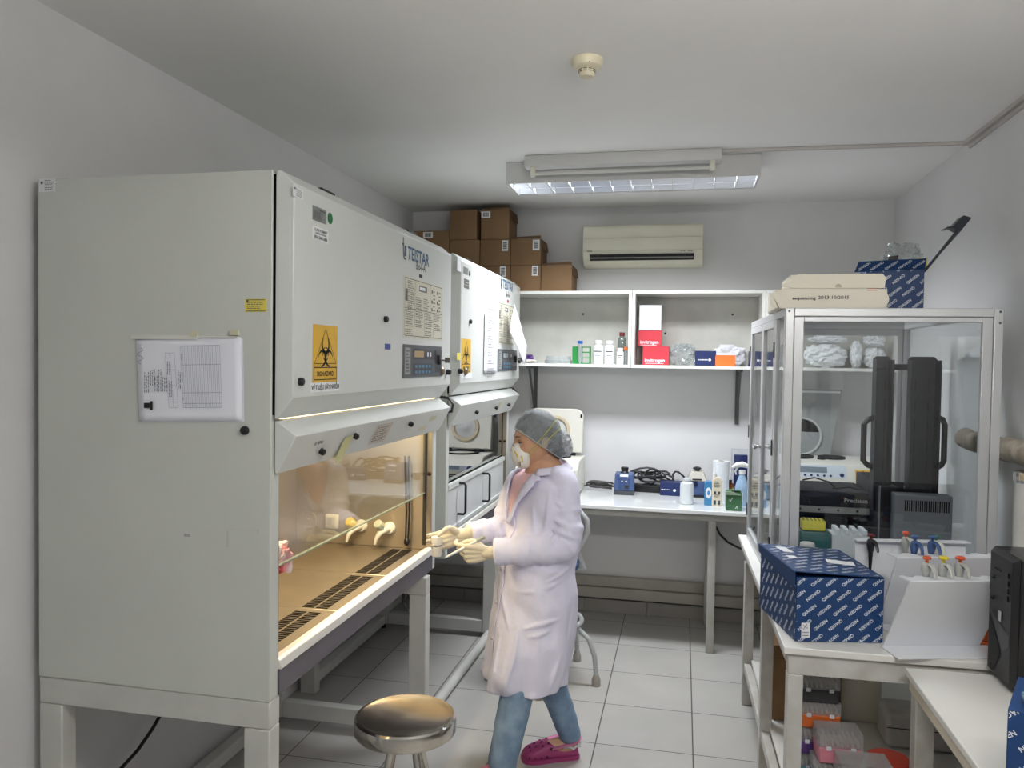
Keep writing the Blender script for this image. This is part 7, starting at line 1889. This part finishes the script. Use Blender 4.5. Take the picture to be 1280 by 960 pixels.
chain(hb, [hipB+V3((0, 0, .05)), kneeB, ankB+V3((0, 0, -.01)), foot_back+V3((.045, .015, .055)), foot_back+V3((-.02, -.015, .045))], [.072, .046, .033, .034, .030], 16)
body = remesh(hb.build('body', M_skin, person, smooth=True), .0042, 2)
# --- face details
M_eye = mat('eye white', (214, 206, 200), 0.25); M_iris = mat('dark iris', (30, 20, 16), 0.2); M_lid = mat('eyelid skin', (176, 126, 100), 0.5)
for s in (-1, 1):
    c = (s*.031, .0665, .012)
    ey = MB().sphere(H(*c), .0115, 16, 12).build('eye', M_eye, body, smooth=True)
    MB().sphere(H(c[0]-.001, c[1]+.0078, c[2]-.003), .0055, 12, 8).build('iris', M_iris, ey, smooth=True)
    MB().tube([H(s*.017, .0800, .0120), H(s*.025, .0785, .0165), H(s*.035, .0765, .0165), H(s*.045, .0700, .012)], [.0018, .0040, .0040, .0018], 8).build('eyelid', M_lid, ey, smooth=True)
    MB().tube([H(s*.018, .0805, .0095), H(s*.030, .0800, .0118), H(s*.046, .0700, .0095)], [.0010, .0018, .0010], 6).build('lashes', M_hair, ey)
    MB().tube([H(s*.014, .0875, .032), H(s*.028, .0845, .036), H(s*.046, .0715, .033)], [.0014, .0022, .0010], 8).build('eyebrow', M_hair, body, smooth=True)
# --- hair under the net
hm = MB(); hm.bm.free(); hm.bm = bmesh.new(); bmesh.ops.create_icosphere(hm.bm, subdivisions=4, radius=1.0)
for v in hm.bm.verts:
    d = v.co.normalized(); bk = max(0, -d.y); v.co = V3((d.x*.0835, d.y*(.1015 if d.y > 0 else .086)-.009-.006*bk, d.z*.1165+.004-.024*bk*(1 if d.z < .3 else .3)))
bmesh.ops.bisect_plane(hm.bm, geom=list(hm.bm.verts)+list(hm.bm.edges)+list(hm.bm.faces), plane_co=(0, .05, .042), plane_no=(0, .78, -.62), clear_outer=True)
for v in hm.bm.verts: v.co = H(*v.co)
bun = MB(); bun.sphere(H(0, -.068, -.024), .036, 18, 12); hm.merge(bun)
hm.build('hair', M_hair, body, smooth=True)
# --- bouffant net with a gathered edge
nm = MB(); nm.bm.free(); nm.bm = bmesh.new(); bmesh.ops.create_icosphere(nm.bm, subdivisions=5, radius=1.0)
for v in nm.bm.verts:
    d = v.co.normalized()
    back = max(0, -d.y); r = 1+.014*mnoise.noise(d*3.1+V3((3, 1, 2)))+.03*back*abs(mnoise.noise(d*6+V3((1, 7, 2))))+.020*back*math.sin(math.atan2(d.x, d.z)*18)*min(1, back*1.5)*1.3
    v.co = V3((d.x*.0865*r, (d.y*(.1045 if d.y > 0 else .089)-.009-.006*back)*r, (d.z*.1195+.004-.024*back*(1 if d.z < .3 else .3))*r))
bmesh.ops.bisect_plane(nm.bm, geom=list(nm.bm.verts)+list(nm.bm.edges)+list(nm.bm.faces), plane_co=(0, .055, .038), plane_no=(0, .74, -.67), clear_outer=True)
edge = [e for e in nm.bm.edges if len(e.link_faces) == 1]
ev = {}
for e in edge:
    for v in e.verts: ev[v.index] = v.co.copy()
ring = sorted(ev.values(), key=lambda p: math.atan2(p.x, p.z*.74-p.y*-.67 if False else (p.z-.0)*.74+(p.y)*.67))
for v in nm.bm.verts: v.co = H(*v.co)
net = nm.build('hair_net', M_net, body, smooth=True)
gb_ = MB(); gb_.bm.free(); gb_.bm = bmesh.new(); bmesh.ops.create_icosphere(gb_.bm, subdivisions=5, radius=1.0)
for v in gb_.bm.verts:
    d = v.co.normalized(); q = 1+.10*math.sin(math.atan2(d.z, d.x)*11+d.y*4)+.12*(.3-abs(mnoise.noise(d*4+V3((5, 2, 1))))*1.5)
    v.co = H(d.x*.060*q, -.100+d.y*.030*q, -.044+d.z*.052*q)
gb_.build('gathered_folds', mat('bunched net', (206, 210, 214), 0.8, var=.12, scale=40, rgb2=(160, 164, 168)), net, smooth=True)
# gathered band: ring where the net closes, slightly scalloped
c0 = sum(ring, V3((0, 0, 0)))/max(1, len(ring)); axy = V3((0, .67, .74)).normalized()
pts = []
rs_ = sorted(ring, key=lambda p: math.atan2((p-c0).x, (p-c0).dot(axy)))
step = max(1, len(rs_)//70)
for i, p in enumerate(rs_[::step]): pts.append(H(*(p+V3((0, 0, .0006*math.sin(i*2.1))))))
MB().tube(pts, .0022, 8, closed=True).build('elastic_edge', mat('net edge', (168, 174, 178), 0.8, var=.1, scale=60), net, smooth=True)
# --- respirator cup, nose clip, prints, straps
mk = MB(); NR, NA = 9, 40; rings = []
def cup(a, f):
    """a round the rim, f 0 rim .. 1 crown"""
    ca, sa = math.cos(a), math.sin(a)
    rx = .055*(1-.16*max(0, sa)); rz = .053 if sa > 0 else .058
    rim_y = .052+.012*sa*sa+(.016*max(0, sa))+.006
    k = math.sqrt(max(0, 1-f*f)) if f < 1 else 0
    return V3((rx*ca*k, rim_y+(.120-rim_y)*f**.9 if f > 0 else rim_y, -.042+rz*sa*k-.004*f))
for i in range(NR+1):
    f = math.sin(PI/2*i/NR)*.995; rings.append([H(*cup(2*PI*k/NA, f)) for k in range(NA)])
mk.loft(rings, cap=True)
mask = mk.build('respirator', M_maskw, body, smooth=True)
MB().tube([H(*cup(2*PI*k/NA, 0.02)) for k in range(NA)], .0028, 6, closed=True).build('rim', M_maskw, mask, smooth=True)
MB().tube([H(*(cup(a, .42)+V3((0, .0015, .001)))) for a in [PI/2+.45-.9*i/8 for i in range(9)]], .0022, 6, rb=.0012).build('nose_clip', mat('nose clip grey', (140, 142, 146), 0.35, .6), mask)
def mprint(name, a0, a1, f0, f1, m):
    b = MB(); n = 6
    for i in range(n):
        p = [H(*(cup(a0+(a1-a0)*(i+di)/n, f)+V3((.0009 if math.cos(a0) > 0 else -.0009, .0012, 0)))) for di, f in ((0, f0), (1, f0), (1, f1), (0, f1))]
        b.poly(p)
    b.build(name, m, mask)
mprint('yellow_mark', .05, .75, .60, .70, mat('mask yellow', (226, 204, 84), .7)); mprint('yellow_mark', -.45, .1, .38, .46, mat('mask yellow', (226, 204, 84), .7))
mprint('grey_print', -.95, -.35, .55, .60, M_greyprint); mprint('grey_print', -.9, -.4, .66, .70, M_greyprint)
for (z0_, zb_, yb_) in ((-.034, .056, -.052), (-.052, .022, -.060)):
    for s in (-1, 1):
        pts = [H(s*.052, .062, z0_), H(s*.074, .035, z0_+.022), H(s*.0885, -.005, z0_+(zb_-z0_)*.55), H(s*.085, -.045, z0_+(zb_-z0_)*.85), H(s*.066, yb_-.018, zb_), H(0, yb_-.045, zb_)]
        q = []
        for i in range(len(pts)-1):
            p0, p1, p2, p3 = pts[max(i-1, 0)], pts[i], pts[i+1], pts[min(i+2, len(pts)-1)]
            for u in (0, .25, .5, .75): q.append(0.5*((2*p1)+(p2-p0)*u+(2*p0-5*p1+4*p2-p3)*u*u+(3*p1-p0-3*p2+p3)*u**3))
        q.append(pts[-1])
        MB().tube(q, .0034, 6, rb=.0014).build('strap', M_strap, mask, smooth=True)
# --- gloved hands
def hand(name, O, X, Yt, curls, spread, thumb, scale=.92, thumbdir=None, cuff=.055):
    """O wrist, X finger direction, Yt thumb side; palm faces -(X x Yt)"""
    X = V3(X).normalized(); Yt = V3(Yt); Yt = (Yt-X*X.dot(Yt)).normalized(); Z = X.cross(Yt)
    sgn = thumb
    def L(x, y, z): return O+(X*x+Yt*y+Z*(z*sgn))*scale      # z>0 is the back of the hand
    b = MB()
    # palm: four metacarpal chains side by side
    bases = [(.083, .030), (.087, .010), (.083, -.011), (.075, -.030)]
    for i, (bx_, by) in enumerate(bases):
        chain(b, [L(.004, by*.45, .0), L(.045, by*.85, .003), L(bx_, by, .002)], [.0155, .0145, .0115], 14, 4)
    chain(b, [L(-cuff, 0, 0), L(-.02, 0, 0), L(.01, 0, 0)], [.0285, .0250, .021], 16, 4)
    lens = [(.040, .025, .020), (.044, .028, .021), (.040, .026, .020), (.031, .020, .017)]
    tips = []
    for i, (bx_, by) in enumerate(bases):
        c = curls[i]; ang = 0; p = V3((bx_, by, .002)); pts = [L(*p)]; dy = spread*(1.5-i)*.5
        for j in range(3):
            ang += c[j]; p = p+V3((math.cos(ang)*math.cos(dy), math.sin(dy)*math.cos(ang), -math.sin(ang)))*lens[i][j]; pts.append(L(*p))
        r = (.0093, .0084, .0077, .0066) if i < 3 else (.0082, .0074, .0067, .0058)
        chain(b, pts, r, 12, 4); tips.append(pts[-1])
    tp = thumbdir or [(.022, .020, -.006), (.048, .046, -.018), (.078, .052, -.030), (.102, .048, -.036)]
    chain(b, [L(*q) for q in tp], [.0150, .0115, .0095, .0076], 14, 4)
    o = remesh(b.build(name, M_glove, person, smooth=True), .0024, 2)
    MB().tube([L(-cuff+.002, .0295*math.cos(a), .0295*math.sin(a)) for a in [2*PI*i/24 for i in range(24)]], .003, 8, closed=True).build('cuff_roll', M_glove, o, smooth=True)
    return L
# left hand (near): back towards the viewer, holding a pen
wl = wrL+(wrL-elL).normalized()*.028
LX_ = (pp_(575, 692, 2.90)-wl).normalized()
LL = hand('left_glove', wl, LX_, V3((0, -.15, 1)), [(.50, .75, .45), (.85, 1.0, .6), (1.0, 1.1, .7), (1.05, 1.15, .7)], .05, -1, scale=.95, thumbdir=[(.022, .020, -.010), (.050, .040, -.022), (.080, .038, -.030), (.104, .028, -.034)], cuff=.10)
# the sign: Z = X x Yt points at the viewer for this hand
wr_ = wrR+(wrR-elR).normalized()*.030
RX_ = (pp_(541, 678, 2.985)-wr_).normalized()
RL = hand('right_glove', wr_, RX_, V3((0, .25, 1)), [(.10, .75, .95), (.14, .80, 1.0), (.2, .85, 1.0), (.3, .9, 1.0)], .06, 1, scale=.95, thumbdir=[(.022, .020, -.012), (.046, .040, -.034), (.074, .034, -.050), (.097, .022, -.060)], cuff=.034)
# --- clogs
def clog(name, O, fwd, par, label=None):
    fwd = V3(fwd); fwd.z = 0; fwd.normalize(); sd_ = V3((-fwd.y, fwd.x, 0))
    def C(u, v, w): return O+fwd*u+sd_*v+V3((0, 0, w))
    secs = [(-.108, .020, .040), (-.100, .032, .052), (-.075, .037, .050), (-.035, .036, .050), (.0, .038, .074), (.03, .043, .074), (.06, .047, .063), (.09, .046, .052), (.112, .036, .042), (.122, .020, .030)]
    rings = []
    for (u, w, h) in secs:
        r = []
        for k in range(20):
            a = 2*PI*k/20; ca, sa = math.cos(a), math.sin(a)
            r.append(C(u, w*math.copysign(abs(ca)**.7, ca), .004+(h-.004)*(.5+.5*math.copysign(abs(sa)**.75, sa))))
        rings.append(r)
    o = MB().loft(rings).build(name, M_clog, par, smooth=True, subsurf=1)
    s = MB(); pts = [C(-.108+.0, 0, .016)]
    rings = []
    for (u, w, h) in secs:
        rings.append([C(u*1.02, w*1.05, 0), C(u*1.02, w*1.06, .016), C(u*1.02, -w*1.06, .016), C(u*1.02, -w*1.05, 0)])
    MB().loft(rings).build('sole', M_clog, o, smooth=True)
    st = [C(.012, .042, .058), C(-.03, .046, .066), C(-.085, .040, .074), C(-.112, .0, .076), C(-.085, -.040, .074), C(-.03, -.046, .066), C(.012, -.042, .058)]
    q = []
    for i in range(len(st)-1):
        p0, p1, p2, p3 = st[max(i-1, 0)], st[i], st[i+1], st[min(i+2, len(st)-1)]
        for u in (0, .25, .5, .75): q.append(0.5*((2*p1)+(p2-p0)*u+(2*p0-5*p1+4*p2-p3)*u*u+(3*p1-p0-3*p2+p3)*u**3))
    q.append(st[-1])
    MB().tube(q, .011, 10, rb=.004).build('heel_strap', M_clogs, o, smooth=True)
    h = MB()
    for (u, v, w) in ((.02, .02, .074), (.02, -.02, .074), (.045, .0, .071), (.045, .026, .066), (.045, -.026, .066), (.07, .014, .061), (.07, -.014, .061), (.093, .0, .053), (.093, .022, .048), (.093, -.022, .048)):
        h.sphere(C(u, v, w-.0042), .0062, 10, 6)
    for u in (.03, .055, .08, .1):
        for s_ in (-1, 1): h.sphere(C(u, s_*(.0415 if u < .09 else .036), .026), .0055, 10, 6)
    h.build('vent_holes', mat('vent shade magenta', (84, 28, 62), .7), o, smooth=True)
    for s_ in (-1, 1): MB().sphere(C(.012, s_*.0445, .058), .006, 10, 8).build('rivet', M_black, o, smooth=True)
    return o
clog('clog', foot_back+V3((-.01, -.005, 0.0005)), V3((-.92, -.40, 0)), person)
clog('clog', foot_front+V3((-.03, -.03, 0.0005)), V3((-.80, -.60, 0)), person)
# --- things in her hands
pc_ = pp_(541, 681, 2.965)
jr = .021
jc = RL(.113, -.012, -.030)
t = thing('sample_jar', 'small white jar with a dark ring gripped in her farther gloved hand', 'jar', (jc.x, jc.y, jc.z-.045))
M_jar = mat('jar white', (232, 226, 214), 0.35, var=.02)
MB().lathe([(0.0001, 0), (.019, 0), (.021, .004), (.021, .040), (0.0001, .040)], (0, 0, 0), 26).build('body', M_jar, t, world=False, smooth=True)
MB().lathe([(0.0001, .0455), (.0228, .0455), (.0228, .072), (.021, .076), (0.0001, .076)], (0, 0, 0), 26).build('cap', M_jar, t, world=False, smooth=True)
MB().lathe([(0.0001, .0402), (.0205, .0402), (.0205, .0453), (0.0001, .0453)], (0, 0, 0), 26).build('dark_ring', M_ink, t, world=False, smooth=True)
pt, pe = pp_(557, 697, 2.875), pp_(606, 671, 2.915)
t = thing('white_pen', 'slim white pen held in her nearer gloved hand', 'pen', tuple((pt+pe)/2))
dv = (pe-pt).normalized()
MB().tube([pt, pt+dv*.004, pt+dv*.03, pe-dv*.035], [.002, .0042, .0052, .0052], 14).build('barrel', mat('pen white', (232, 232, 228), 0.3), t, smooth=True)
MB().tube([pe-dv*.0348, pe-dv*.03, pe-dv*.004, pe], [.006, .0075, .0075, .005], 14).build('cap', mat('pen cap grey', (176, 176, 164), 0.4), t, smooth=True)
# ------------------------------------------------------------------ daylight of the corridor behind the viewer
w = D.worlds.new('world'); scene.world = w; w.use_nodes = True
bg = w.node_tree.nodes['Background']; bg.inputs['Color'].default_value = (0.93, 0.96, 1.0, 1); bg.inputs['Strength'].default_value = W_STR
